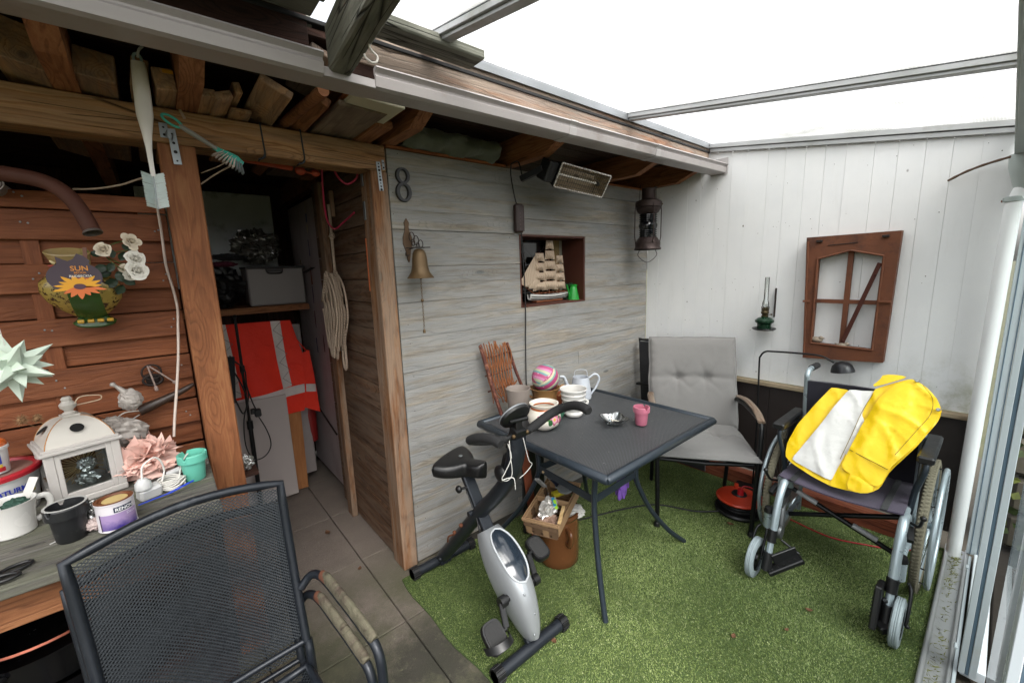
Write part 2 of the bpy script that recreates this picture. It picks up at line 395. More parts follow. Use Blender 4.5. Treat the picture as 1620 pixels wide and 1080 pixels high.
# ------------------------------------------------------------------ ground
g = MB(); g.add([(-120, -120, -.06), (120, -120, -.06), (120, 120, -.06), (-120, 120, -.06)], [(0, 1, 2, 3)])
tag(g.build('ground', M_soil), kind='structure')
pv = tag(bpy.data.objects.new('paving', None), kind='structure'); col.objects.link(pv)
b = MB().box((-2.1, -.1, -.045), (7.6, 4.4, .02), None, .002); b.build('bedding', plain('grey_bedding_sand', '#4b463c', .95), pv)
random.seed(3)
xs = [-5.795, -5.295, -4.795, -4.295, -3.795, -3.295, -2.795, -2.295, -1.795]
ys = [-2.39, -1.865, -1.338, -.813, -.288, .238, .761, 1.286, 1.8]
for i in range(len(xs)-1):
    for j in range(len(ys)-1):
        if i == 7 and ys[j+1] < -.2: x1 = -2.2+.06
        else: x1 = xs[i+1]
        x0 = xs[i]; gz = random.uniform(-.0025, .0005)
        bb = MB().box(((x0+x1)/2, (ys[j]+ys[j+1])/2, -.02+gz), (x1-x0-.0045, ys[j+1]-ys[j]-.0045, .04), Matrix.Rotation(random.uniform(-.003, .003), 3, 'Z'), .003)
        bb.build('paving_slab', M_pave, pv)

# ------------------------------------------------------------------ artificial turf
def turf_mat():
    t = NT('artificial_grass'); at = t.n.new('ShaderNodeAttribute'); at.attribute_name = 'tone'
    n = t.noise(t.pos, 3.2, 6, .65)
    c = t.ramp(at.outputs['Fac'], [(0, '#47552b'), (.35, '#6a7b41'), (.7, '#85935a'), (1, '#b3b78b')])
    d = t.ramp(n, [(.36, 1.0), (.55, 0.0)]); c = t.mix(t.math('MULTIPLY', d, .4), c, '#2f4014')
    return t.fin(c, .55, 0, None, Specular_IOR_Level=.35)
M_turf = turf_mat()
M_turfbase = plain('turf_backing', '#3a4a22', .95, 0, .35, 60, .6)
TX0, TX1, TY0, TY1 = -2.2, -.01, -1.772, -.05
def turf_left(y):  # slightly wavy cut edge
    return TX0+.012*math.sin(y*5)+.006*math.sin(y*17+1)
tb = MB(); tb.grid(lambda u, v: (turf_left(TY0+(TY1-TY0)*v)*(1-u)+TX1*u, TY0+(TY1-TY0)*v, .006), 6, 24, thick=.005)
tag(tb.build('turf_mat', M_turfbase), kind='structure')
rng = np.random.default_rng(4); NB = 330000
bx_ = rng.uniform(TX0-.012, TX1, NB); by_ = rng.uniform(TY0, TY1, NB)
keep = bx_ > TX0+.012*np.sin(by_*5)+.006*np.sin(by_*17+1)+.002; bx_ = bx_[keep]; by_ = by_[keep]; NB = len(bx_)
# blades lie over in drifting directions
fld = np.sin(bx_*3.1+1.3*np.sin(by_*2.3))+np.cos(by_*4.1+bx_); ang = fld*1.3+rng.normal(0, 1.0, NB)
ln = rng.uniform(.0015, .0065, NB)*(.9+.25*np.sin(bx_*2.2)*np.cos(by_*3)); ht = rng.uniform(.002, .0065, NB); wd = rng.uniform(.0011, .0022, NB)
ang2 = rng.uniform(0, 2*np.pi, NB)
vv = np.empty((NB, 3, 3))
vv[:, 0] = np.c_[bx_-np.cos(ang2)*wd, by_-np.sin(ang2)*wd, np.full(NB, .006)]
vv[:, 1] = np.c_[bx_+np.cos(ang2)*wd, by_+np.sin(ang2)*wd, np.full(NB, .006)]
vv[:, 2] = np.c_[bx_+np.cos(ang)*ln, by_+np.sin(ang)*ln, .006+ht]
me = bpy.data.meshes.new('artificial_grass'); me.vertices.add(NB*3); me.vertices.foreach_set('co', vv.ravel())
me.loops.add(NB*3); me.loops.foreach_set('vertex_index', np.arange(NB*3, dtype=np.int32)); me.polygons.add(NB)
me.polygons.foreach_set('loop_start', np.arange(0, NB*3, 3, dtype=np.int32)); me.polygons.foreach_set('loop_total', np.full(NB, 3, dtype=np.int32))
me.update(calc_edges=True); at = me.attributes.new('tone', 'FLOAT', 'POINT'); at.data.foreach_set('value', np.repeat(rng.beta(2, 2.6, NB), 3)); me.materials.append(M_turf)
o = bpy.data.objects.new('artificial_grass', me); col.objects.link(o); tag(o, 'short green artificial grass covering the patio floor', 'grass', kind='stuff')

# ------------------------------------------------------------------ grey plank wall with niche
gw = thing('plank_wall', 'whitewashed grey horizontal plank wall with a square niche', 'wall', (-1.04, .01, 0))
random.seed(8)
zs = [2.04]; zs += [2.04-(2.04-1.694)/4*k for k in range(1, 5)]; zs += [1.694-(1.694-1.272)/5*k for k in range(1, 6)]; zs += [1.272-(1.272-.012)/15*k for k in range(1, 16)]
NX0, NX1, NZ0, NZ1 = -1.318, -.742, 1.272, 1.694
for k in range(len(zs)-1):
    z1, z0 = zs[k], zs[k+1]; segs = [(-2.084, -.003)]
    if z1 <= NZ1+.001 and z0 >= NZ0-.001: segs = [(-2.084, NX0), (NX1, -.003)]
    elif k % 5 == 3: j = random.uniform(-1.5, -.6); segs = [(-2.084, j), (j, -.003)]
    for (a, b2) in segs:
        dz = random.uniform(-.0012, .0012)
        plank('plank', (a, .011+random.uniform(-.002, .002), (z0+z1)/2+dz), (b2-.0015, .011+random.uniform(-.002, .002), (z0+z1)/2+dz+random.uniform(-.0015, .0015)), z1-z0-.0007, .022, W_grey, gw, up=(0, -1, 0), ch=.0013)
b = MB().box((-1.04, .035, 1.0), (2.08, .02, 2.0)); 
b = MB(); 
for (c, s_) in (((-1.70, .04, 1.02), (.74, .02, 2.03)), ((-.37, .04, 1.02), (.72, .02, 2.03)), ((-1.03, .04, .63), (.6, .02, 1.25)), ((-1.03, .04, 1.88), (.6, .02, .32))): b.box(c, s_)
b.build('backing_panel', M_darkbase, gw)
plank('edge_strip', (-2.086, .004, 2.047), (-1.41, .004, 2.047), .03, .012, W_rail, gw)
plank('edge_strip', (-1.2, .004, 2.045), (-.02, .004, 2.045), .03, .010, W_rail, gw)
b = MB()
for (c, s_) in (((NX0+.006, .12, 1.483), (.012, .236, .42)), ((NX1-.006, .12, 1.483), (.012, .236, .42)), ((-1.03, .12, NZ0+.006), (.552, .236, .012)), ((-1.03, .12, NZ1-.006), (.552, .236, .012))): b.box(c, s_)
b.build('niche_frame', plain('red_brown_stain', '#4a2418', .6, 0, .2), gw)
M_dglass = NT('dark_glass').fin('#0b0d10', .06, 0, None, Specular_IOR_Level=.8)
MB().box((-1.03, .233, 1.483), (.552, .008, .40)).build('niche_pane', M_dglass, gw)

b = MB(); _r = random.Random(77)
for k, zz in enumerate(zs[:-1]):
    for xx in (-2.05, -1.42, -.66, -.08):
        xq, zq = xx+_r.uniform(-.03, .03), zz-_r.uniform(.012, .03)
        if _r.random() < .7: b.disc((xq, -.0022, zq), .0022, (0, -1, 0), 7)
tag(b.build('nail_heads', plain('rusty_nail_heads', '#2c1d14', .8), gw), kind='stuff')
# ------------------------------------------------------------------ white boarded wall
ww = thing('boarded_wall', 'white painted wall of vertical tongue and groove boards', 'wall', (.03, -.9, 0))
yb = 0.0; k = 0
ztop = lambda y: 2.286+.157*y
while yb > -1.829:
    wd_ = [.094, .094, .118, .094, .1][k % 5]; y1 = max(yb-wd_, -1.83); yc = (yb+y1)/2
    top = ztop(yb) if yb < -.3 else 2.25
    plank('board', (.012+random.uniform(-.001, .001), yc, .735), (.012+random.uniform(-.0012, .0012), yc, top-.0), (yb-y1)-(.0002 if k % 5 not in (0, 3) else .0014), .02, M_white, ww, up=(-1, 0, 0), ch=.0005, cache=False)
    yb = y1; k += 1
MB().box((.04, -.915, 1.5), (.03, 1.83, 1.53)).build('backing_panel', M_darkbase, ww)
bs = thing('base_boarding', 'low black brown boarded base with pale wooden capping under the white wall', 'base wall', (.0, -.9, 0))
for k in range(4):
    y0 = -.0-k*.4575; plank('panel', (-.004, y0, .405), (-.004, y0-.455, .405), .60, .024, M_darkbase, bs, up=(-1, 0, 0))
plank('capping', (-.014, -.003, .719), (-.014, -1.83, .719), .05, .022, wood('pale_brown_capping', '#6d5440', '#9b8069', '#b5a28c', .75, False, 7, '#8f8a70', .4), bs)
plank('sill_beam', (-.05, -.003, .05), (-.05, -1.74, .05), .075, .09, wood('rusty_brown_sill', '#3a1c12', '#6a3522', '#80503a', .8, True, 7), bs)

b = MB(); _r = random.Random(12)
for k in range(70):
    b.disc((.0008, -_r.uniform(.05, 1.75), _r.choice((.80, 1.05, 1.35, 1.70, 1.98))+_r.uniform(-.05, .05)), _r.uniform(.0012, .0026), (-1, 0, 0), 7)
tag(b.build('nail_heads', plain('dark_nail_spots', '#4a4038', .8), ww), kind='stuff')
# ------------------------------------------------------------------ shed timber: posts, lintel, side wall, roof
def post(label, x0, x1, y0, y1, z0, z1, mat):
    o = plank('timber_post', ((x0+x1)/2, (y0+y1)/2, z0), ((x0+x1)/2, (y0+y1)/2, z1), y1-y0, x1-x0, mat, None, up=(1, 0, 0), ch=.004, cache=False)
    return tag(o, label, 'post', 'upright posts of the shed front')
post('orange brown timber post with a heart shaped knot at the left of the doorway', -2.868, -2.768, -.002, .098, 0, 1.94, W_post)
post('square timber post beside the grey plank wall', -2.164, -2.088, -.002, .12, 0, 1.938, W_postgrey)
post('thin pale post inside the doorway behind the rope', -2.19, -2.155, .66, .74, 0, 2.0, W_postgrey)
tag(plank('lintel_beam', (-4.3, .05, 1.996), (-2.092, .05, 1.992), .11, .108, W_beam, None, up=(0, 0, 1), ch=.004, cache=False), 'rough brown timber beam across the top of the shed doorway', 'beam')
sw = thing('side_wall', 'brown horizontal board wall along the right inside of the doorway', 'wall', (-2.13, .4, 0))
random.seed(2); z = 0.01
while z < 2.0:
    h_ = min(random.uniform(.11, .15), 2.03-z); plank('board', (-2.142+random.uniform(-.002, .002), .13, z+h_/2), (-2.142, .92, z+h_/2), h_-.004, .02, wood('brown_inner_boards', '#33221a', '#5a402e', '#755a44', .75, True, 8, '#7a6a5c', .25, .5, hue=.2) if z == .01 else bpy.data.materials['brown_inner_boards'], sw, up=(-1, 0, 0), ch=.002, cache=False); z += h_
# woven fence panel, left of the post
fw = thing('woven_fence', 'red brown woven board fence panel behind the workbench', 'fence', (-3.6, .11, 0))
rows = [(1.726, 1.778, 0), (1.634, 1.724, 0), (1.562, 1.636, 1), (1.472, 1.560, 0), (1.392, 1.474, 1), (1.302, 1.390, 0), (1.232, 1.304, 1), (1.142, 1.230, 0), (1.062, 1.144, 1), (.972, 1.060, 0), (.892, .974, 1), (.802, .890, 0), (.722, .804, 1), (.632, .720, 0), (.55, .634, 1), (.46, .548, 0), (.38, .462, 1), (.29, .378, 0), (.2, .288, 0)]
for (z0, z1, rec) in rows:
    yv = .128 if rec else .106
    plank('slat', (-4.3, yv, (z0+z1)/2), (-2.872, yv+random.uniform(-.001, .001), (z0+z1)/2+random.uniform(-.001, .001)), z1-z0-.001, .012, W_red, fw, up=(0, -1, 0), ch=.002)
b = MB()
for (z0, z1, rec) in rows:
    if not rec:
        for xx in (-3.215, -3.20, -2.90, -2.91): b.sphere((xx, .0995, (z0+z1)/2+random.uniform(-.02, .02)), .003, 7, 4, sc3=(1, .4, 1))
tag(b.build('screw_heads', M_galv, fw), kind='stuff')
for xx in (-3.208, -3.75, -4.2): plank('upright_lath', (xx, .1155, .2), (xx, .1155, 1.72), .04, .008, W_red, fw, up=(0, -1, 0))
# shed roof
W_soffit = wood('soffit_boards', '#4c2f1f', '#82573b', '#9c6f50', .8, True, 7, None, 0, .5, hue=.2)
rf = thing('shed_roof', 'low shed roof of dark boards on brown bevelled rafters', 'roof', (-2.1, .8, 2.1))
for k in range(19):
    yy = -.38+k*.125; zz = 2.20+.0*(k); plank('roof_board', (-4.5, yy, 2.196-.012*k*.0), (-.003, yy, 2.196), .12, .02, W_darkbrown, rf)
MB().box((-2.25, .76, 2.222), (4.5, 2.42, .012)).build('felt', M_felt, rf)
def rafter(x, mat=W_raft):
    b = MB(); prof = [(-.42, 2.184), (-.42, 2.115), (-.26, 2.05), (1.9, 2.05), (1.9, 2.184)]
    # local X along the rafter for the grain
    b.prism([(y, -.028, z_-2.12) for (y, z_) in prof], (0, .056, 0))
    o = b.build('rafter', mat, rf, local=True); o.rotation_euler = (0, 0, math.pi/2); o.location = Vector((x, 0, 2.12))-wloc(rf)
for x in (-4.2, -3.55, -3.05, -2.775, -2.075, -1.36, -.55, -.03-.03): rafter(x)
MB().box((-2.2, .012, 2.11), (4.0, .0, .0)) 
bk = thing('shed_shell', 'dark rear and end boarding of the shed behind the doorway', 'wall', (-2.2, 1.9, 0))
k = 0
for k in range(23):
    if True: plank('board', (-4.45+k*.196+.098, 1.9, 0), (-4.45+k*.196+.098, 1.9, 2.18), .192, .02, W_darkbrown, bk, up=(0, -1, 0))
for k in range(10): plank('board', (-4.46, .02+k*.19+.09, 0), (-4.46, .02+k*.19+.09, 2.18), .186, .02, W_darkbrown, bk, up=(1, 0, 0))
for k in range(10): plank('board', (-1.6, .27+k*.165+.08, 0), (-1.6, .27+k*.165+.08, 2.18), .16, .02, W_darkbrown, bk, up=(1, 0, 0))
MB().box((-3.05, 1.925, 1.1), (2.9, .01, 2.2)).build('backing', M_felt, bk); MB().box((-4.48, .98, 1.1), (.01, 1.9, 2.2)).build('backing', M_felt, bk); MB().box((-1.57, 1.05, 1.1), (.01, 1.7, 2.2)).build('backing', M_felt, bk)  # felt sheets added to stop daylight coming through the board gaps
# painted block wall piece inside
wb = MB().box((-2.6, 1.62, 1.75), (.72, .05, .62), None, .006); tag(wb.build('painted_board', plain('grubby_white_paint', '#b9bec0', .8, 0, .15, 8, .4, '#4c4a45', .3)), 'grubby white painted board on the back wall of the shed', 'board')
# fascia, flashing, gutter
fs = thing('fascia_board', 'weather beaten brown fascia board behind the gutter', 'fascia', (-1.5, -.42, 2.15))
plank('board', (-2.395, -.432, 2.206), (-.003, -.432, 2.214), .112, .024, W_fascia, fs, up=(0, -1, 0), cache=False)
plank('board', (-4.5, -.432, 2.165), (-2.5, -.432, 2.178), .15, .024, W_darkbrown, fs, up=(0, -1, 0), cache=False)
plank('board', (-2.395, -.425, 2.125), (-.003, -.425, 2.13), .06, .02, W_darkbrown, fs, up=(0, -1, 0), cache=False)
fl = MB(); fl.bar((-2.05, -.436, 2.276), (-.003, -.436, 2.274), .044, .004); fl.bar((-2.05, -.456, 2.258), (-.003, -.456, 2.256), .004, .032)
tag(fl.build('roof_flashing', M_lead), 'grey metal edge flashing where the clear roof meets the fascia', 'flashing')
gt = thing('rain_gutter', 'long grey box gutter running under the shed eaves', 'gutter', (-2, -.52, 2.05))
def gz(x): return 2.026+.043*max(0, (x+3.1))/3.1
def gutter_run(x0, x1, mat, s=1.0, zo=0):
    b = MB(); n = 2
    prof = [(-.475, .078), (-.475, .0), (-.548, .0), (-.562, .008), (-.568, .05), (-.562, .062), (-.563, .070), (-.570, .078), (-.577, .086), (-.572, .096), (-.560, .096), (-.553, .088), (-.553, .066), (-.558, .05), (-.552, .010), (-.545, .006), (-.482, .006), (-.482, .078)]; prof = [(p, q*.60) for p, q in prof]
    cy_ = -.52
    A = [(x0, cy_+(p[0]-cy_)*s, gz(x0)+p[1]*s+zo) for p in prof]; B = [(x1, cy_+(p[0]-cy_)*s, gz(x1)+p[1]*s+zo) for p in prof]; m = len(prof)
    b.add(A+B, [(i, (i+1) % m, m+(i+1) % m, m+i)[::-1] for i in range(m)]); b.add(A, [tuple(range(m))]); b.add(B, [tuple(range(m))[::-1]]); return b
for (a, c) in ((-4.5, -2.505), (-2.36, -1.50), (-1.495, -.83), (-.825, -.004)):
    gutter_run(a, c, M_gutter).build('gutter_length', M_gutter, gt)
# notched length around the old beam: only the base survives
b = MB(); b.box((-2.4325, -.515, gz(-2.43)+.012), (.147, .09, .024)); b.build('notched_length', M_gutter, gt)
for x in (-1.4975, -.8275): gutter_run(x-.022, x+.022, M_gutter_d, 1.045, -.002).build('joint_sleeve', M_gutter_d, gt)
MB().box((-.008, -.52, gz(0)+.045), (.006, .11, .10)).build('end_cap', M_gutter_d, gt)
# pergola beam and slats upper left
tag(plank('pergola_beam', (-2.459, -.552, 2.109), (-2.497, -.985, 2.109), .060, .118, W_old, None, ch=.006, cache=False), 'thick weathered pergola beam notched into the gutter with a white hook', 'beam', 'old pergola timbers')
def slat(lab, x0, x1, y, z_, w_=.11, t_=.035):
    tag(plank('pergola_slat', (x0, y, z_), (x1, y, z_), w_, t_, W_old, None, ch=.004, cache=False), lab, 'slat', 'old pergola timbers')
slat('weathered pergola board ending in mid air to the right of the old beam', -2.418, -1.965, -.535, 2.225, .095, .03)
slat('green tinged pergola board left of the beam, nearest the gutter', -4.4, -2.482, -.405, 2.225, .06, .03)
slat('dark pergola board second from the gutter, left of the beam', -4.4, -2.495, -.535, 2.232, .13, .03)
slat('grey pergola board furthest from the gutter, at the top edge', -4.4, -2.51, -.70, 2.19, .14, .03)
b = MB(); b.grid(lambda u, v: (-4.4+1.87*u, -.36-.50*v, 2.264-.065*v), 2, 2, thick=.006); tag(b.build('roofing_sheet', M_felt), 'dark roofing sheet over the old pergola boards', 'roof sheet')
hk = MB(); hp = crom([(-2.455, -.755, 2.06), (-2.455, -.754, 2.045), (-2.449, -.755, 2.036), (-2.438, -.757, 2.026), (-2.443, -.76, 2.012), (-2.456, -.76, 2.008), (-2.468, -.757, 2.016), (-2.470, -.755, 2.024)], 5)
hk.tube(hp, .0028, 8); tag(hk.build('screw_hook', plain('white_enamel', '#cfc8c0', .35)), 'white round screw hook under the old pergola beam', 'hook')

# ------------------------------------------------------------------ translucent canopy
def poly_mat():
    t = NT('twin_wall_polycarbonate'); t.n.remove(t.b)
    z = t.sep(t.pos)
    wv = t.math('ABSOLUTE', t.math('SINE', t.math('MULTIPLY', z[1], 3.14159/.0105)))
    rib = t.math('MULTIPLY_ADD', t.math('POWER', wv, 8), .09, .0)
    dirt = t.ramp(t.noise(t.pos, 4, 8, .7), [(.38, '#ffffff'), (.6, '#d0d2ce'), (.85, '#8a8c86')])
    tr = t.n.new('ShaderNodeBsdfTransparent'); t.L(dirt, tr.inputs[0])
    tl = t.n.new('ShaderNodeBsdfTranslucent'); t.L(dirt, tl.inputs[0])
    df = t.n.new('ShaderNodeBsdfDiffuse'); df.inputs[0].default_value = (.85, .87, .88, 1)
    m1 = t.n.new('ShaderNodeMixShader'); t.L(t.math('SUBTRACT', .62, rib), m1.inputs[0]); t.L(tl.outputs[0], m1.inputs[1]); t.L(tr.outputs[0], m1.inputs[2])
    m2 = t.n.new('ShaderNodeMixShader'); m2.inputs[0].default_value = .08; t.L(m1.outputs[0], m2.inputs[1]); t.L(df.outputs[0], m2.inputs[2])
    t.L(m2.outputs[0], t.out.inputs[0]); return t.m
M_poly = poly_mat()
cn = thing('canopy_roof', 'translucent white twin wall canopy roof on grey aluminium bars', 'canopy', (-1.5, -1.1, 2.15))
zr = lambda y: 2.345+.157*y
for (x0, x1) in ((-.923, -.002), (-2.115, -.933), (-3.305, -2.125), (-4.4, -3.315)):
    ytop = -.462
    MB().grid(lambda u, v: (x0+(x1-x0)*u, ytop+(-1.86-ytop)*v, zr(ytop+(-1.86-ytop)*v)), 1, 1, smooth=False).build('roof_panel', M_poly, cn)
for x in (-.928, -2.12, -3.31):
    b = MB(); y0, y1 = -.46, -1.86
    b.bar((x, y0, zr(y0)-.012), (x, y1, zr(y1)-.012), .055, .018); b.bar((x, y0, zr(y0)-.026), (x, y1, zr(y1)-.026), .034, .012); b.bar((x, y0, zr(y0)+.012), (x, y1, zr(y1)+.012), .06, .016)
    b.build('glazing_bar', M_alu, cn)
b = MB(); b.bar((-.018, -.46, zr(-.46)-.018), (-.018, -1.82, zr(-1.82)-.018), .034, .026); b.bar((-.012, -.46, zr(-.46)-.045), (-.012, -1.82, zr(-1.82)-.045), .022, .022); b.build('edge_trim', M_alu, cn)
b = MB(); b.bar((-4.4, -1.81, zr(-1.81)-.034), (-.003, -1.81, zr(-1.81)-.034), .03, .05); b.build('eaves_bar', M_alu, cn)
# eaves gutter with outlet and downpipe
eg = thing('downpipe', 'pale grey downpipe with its box gutter and collar in the right corner', 'downpipe', (-.04, -1.79, 0))
M_eg = plain('pale_green_grey_gutter', '#a9b2af', .4, 0, .04, 4)
b = MB(); y0, y1 = -1.785, -1.925
b.bar((-4.4, -1.855, 1.915), (-.01, -1.855, 1.915), .13, .012); b.bar((-4.4, y0-.003, 1.955), (-.01, y0-.003, 1.955), .006, .09); b.bar((-4.4, y1+.003, 1.955), (-.01, y1+.003, 1.955), .006, .09); b.tube([(-4.4, y0-.004, 2.0), (-.01, y0-.004, 2.0)], .008, 8)
b.build('box_gutter', M_eg, eg)
b = MB(); b.lathe([(.060, .15), (.056, .10), (.040, .04), (.029, 0)], (-.056, -1.830, 1.76), n=24); b.build('outlet', M_eg, eg)
b = MB(); b.tube([(-.05, -1.800, 0), (-.06, -1.806, 1.70), (-.06, -1.83, 1.79)], .0265, 28); b.build('pipe', M_upvc_pipe, eg)
b = MB(); b.lathe([(.027, 0), (.031, .003), (.031, .02), (.027, .023)], (-.06, -1.807, 1.715), n=28); b.box((-.06, -1.779, 1.726), (.02, .012, .018)); b.build('pipe_clip', M_eg, eg)
b = MB(); b.box((-.06, -1.774, 1.722), (.010, .010, .010)); b.build('rusty_screw', plain('rust', '#6b3a22', .9), eg)
tw = MB(); tw.tube(crom([(-.02, -1.592, 1.842), (-.03, -1.64, 1.868), (-.05, -1.70, 1.888), (-.07, -1.76, 1.9), (-.09, -1.80, 1.905)], 4), [.005+.0006*(i % 3) for i in range(17)], 6)
tag(tw.build('twig', plain('twig_bark', '#5a4636', .9)), 'dry brown twig poking out from behind the corner gutter', 'twig')
# ------------------------------------------------------------------ fallen gutter channel on the ground, glazed wall
dc = thing('ground_channel', 'grey metal channel lying on the ground along the glass wall with moss in it', 'channel', (-1, -1.81, 0))
b = MB(); b.bar((-2.4, -1.812, .008), (.02, -1.812, .008), .058, .006); b.build('base', M_alu, dc)
b = MB(); b.tube([(-2.4, -1.778, .018), (.02, -1.778, .018)], .009, 10); b.build('left_lip', M_alu, dc)
b = MB(); b.tube([(-2.4, -1.845, .018), (.02, -1.845, .018)], .007, 10); b.build('right_lip', M_alu, dc)
rng = random.Random(6); b = MB()
for i in range(420):
    c = rng.choice([(-.05, .1), (-.12, .1), (-.3, .12), (-.75, .2), (-1.0, .15), (-1.3, .3)]); x = c[0]+rng.gauss(0, c[1]); y = -1.808+rng.gauss(0, .012); y = min(max(y, -1.835), -1.786); x = min(x, -.02)
    a = rng.uniform(0, 6.28); l = rng.uniform(.008, .022); h = rng.uniform(.001, .010)
    b.add([(x, y, .0115), (x+.004, y+.003, .0115), (x+math.cos(a)*l, y+math.sin(a)*l, .012+h)], [(0, 1, 2)], 0 if rng.random() < .93 else 1)
tag(b.build('moss', [plain('moss', '#77793a', .9), plain('brown_debris', '#3a3222', .9)]), 'moss and leaf litter in the ground channel', 'moss', kind='stuff')
gl = thing('glass_wall', 'white framed sliding glass wall at the right edge', 'glass wall', (-.8, -1.9, 0))
b = MB(); b.box((.0, -1.848, .98), (.05, .013, 1.9)); b.box((.0, -1.867, .98), (.05, .022, 1.9), None, .001, 0); b.box((-.002, -1.8555, .98), (.052, .003, 1.9), None, .001, 1); b.box((-.002, -1.8805, .98), (.052, .005, 1.9), None, .001, 1); b.box((.0, -1.91, .98), (.05, .05, 1.9)); b.build('jamb', [M_upvc, M_seal], gl)
b = MB(); b.bar((-1.0, -1.858, .012), (-.03, -1.858, .012), .010, .022); b.bar((-.9, -1.90, .022), (-.03, -1.90, .022), .06, .04); b.build('bottom_rail', M_upvc, gl)
b = MB(); b.bar((-4.4, -1.90, 1.86), (-.03, -1.90, 1.86), .09, .09); b.build('top_rail', M_upvc, gl)
def stile(x, ya, yb_, wx=.06):
    b = MB(); t_ = ya-yb_
    b.box((x+wx/2, ya-t_*.19, .93), (wx, t_*.36, 1.8)); b.box((x+wx/2+.004, ya-t_*.48, .93), (wx, t_*.20, 1.8), None, .001, 1); b.box((x+wx/2, ya-t_*.79, .93), (wx, t_*.40, 1.8)); b.build('stile', [M_upvc, M_seal], gl)
stile(-.93, -1.864, -1.909); stile(-1.72, -1.912, -1.96, .07)
M_glass = glassmat('window_glass', (.72, .78, .78), 0, .03, .45)
MB().add([(-.87, -1.888, .06), (-.03, -1.888, .06), (-.03, -1.888, 1.8), (-.87, -1.888, 1.8)], [(0, 1, 2, 3)]).build('pane', M_glass, gl)
MB().add([(-1.66, -1.93, .06), (-.92, -1.93, .06), (-.92, -1.93, 1.8), (-1.66, -1.93, 1.8)], [(0, 1, 2, 3)]).build('pane', M_glass, gl)
b = MB()
for x in (-.15, -.78): b.box((x, -1.853, .018), (.03, .010, .022), None, .004)
b.build('glazing_clip', M_upvc, gl)
rw = thing('added_dark_wall', 'dark low stone wall added behind the glass wall to darken the view', 'wall', (-1.6, -2.5, 0))  # low wall added so the view through the glass turns dark
_r = random.Random(31)
for zz in range(3):
    x = .2
    while x > -3.2:
        l = _r.uniform(.2, .4); MB().box((x-l/2, -2.55+_r.uniform(-.02, .02), .1+zz*.19), (l-.012, .3, .178), Matrix.Rotation(_r.uniform(-.03, .03), 3, 'Y'), .02).build('stone', plain('added_wall_stone', '#2d2b26', .9, 0, .35, 9, 1.0, '#2a301a', .5) if 'added_wall_stone' not in bpy.data.materials else bpy.data.materials['added_wall_stone'], rw); x -= l
MB().box((-1.5, -2.17, -.035), (3.6, .46, .03), None, .004).build('added_dark_bed', plain('added_bed_soil', '#1f1b14', .95, 0, .4, 20, .8), rw)  # dark strip added over the bright ground seen through the glass
# dry stone garden wall with ivy beyond the corner
sw2 = thing('stone_wall', 'dark mossy dry stone garden wall beyond the glass', 'wall', (.3, -3, 0))
rng = random.Random(11); M_stone = plain('mossy_stone', '#4a463c', .9, 0, .35, 9, 1.0, '#3d4420', .5)
for zz in range(9):
    y = -1.9-rng.uniform(0, .1)
    while y > -4.2:
        l = rng.uniform(.16, .34); h_ = .2
        MB().box((.35+rng.uniform(-.02, .02), y-l/2, .1+zz*h_), (.3, l-.015, h_-.015), Matrix.Rotation(rng.uniform(-.04, .04), 3, 'X'), .02).build('stone', M_stone, sw2); y -= l
MB().box((.5, -3.05, .92), (.14, 2.3, 1.84)).build('core', M_darkbase, sw2)
rng = random.Random(12); b = MB()
for i in range(2600):
    y = rng.uniform(-4.2, -1.86); z_ = rng.uniform(0, 1.95); x = .17+rng.uniform(-.03, .02)
    if mnoise.noise(Vector((y*3, z_*3, 1))) < .02: continue
    s_ = rng.uniform(.012, .028); a = rng.uniform(0, 6.28); tlt = rng.uniform(-.6, .6)
    M = Matrix.Translation((x, y, z_)) @ Matrix.Rotation(a, 4, 'X') @ Matrix.Rotation(tlt, 4, 'Z')
    b.add([M @ Vector(p) for p in ((0, -s_, 0), (-.004, 0, s_*.9), (0, s_*1.2, 0), (-.004, 0, -s_*.9))], [(0, 1, 2, 3)], i % 2)
tag(b.build('ivy', [plain('ivy_leaf', '#2d3b16', .5), plain('ivy_leaf_light', '#4a5220', .5)]), 'ivy creeping over the stone wall beyond the corner', 'ivy', kind='stuff')
# ------------------------------------------------------------------ shared object materials
M_dkmetal = plain('anthracite_metal', '#2b333b', .35, .3, .12, 20, .1, '#55595c', .15)
M_blkmetal = plain('black_metal', '#141516', .4, .3, .15, 25, .12)
M_blkplast = plain('black_plastic', '#121213', .42, 0, .2, 20, .15, '#4a4a49', .12)
M_foam = plain('black_foam_grip', '#1c1c1d', .85, 0, .15, 60, .4, '#5a5a58', .1)
M_silver = plain('silver_plastic', '#979b9e', .36, .45, .04, 6, .04, '#7c8372', .1)
M_silvert = plain('silver_grey_tube', '#a7b4ba', .3, .45, .05, 8, .05)
M_wire = plain('black_cable', '#111112', .5)
M_chrome = plain('chrome', '#c9c9c9', .15, 1, .05)
M_rust = plain('rusty_iron', '#643820', .75, 0, .3, 10, .7, '#3a2016', .5)
M_iron = plain('dark_old_iron', '#2e2522', .6, .5, .3, 30, .4, '#5b4436', .3)
M_cap = plain('translucent_clear_plastic', '#d8dadb', .25)
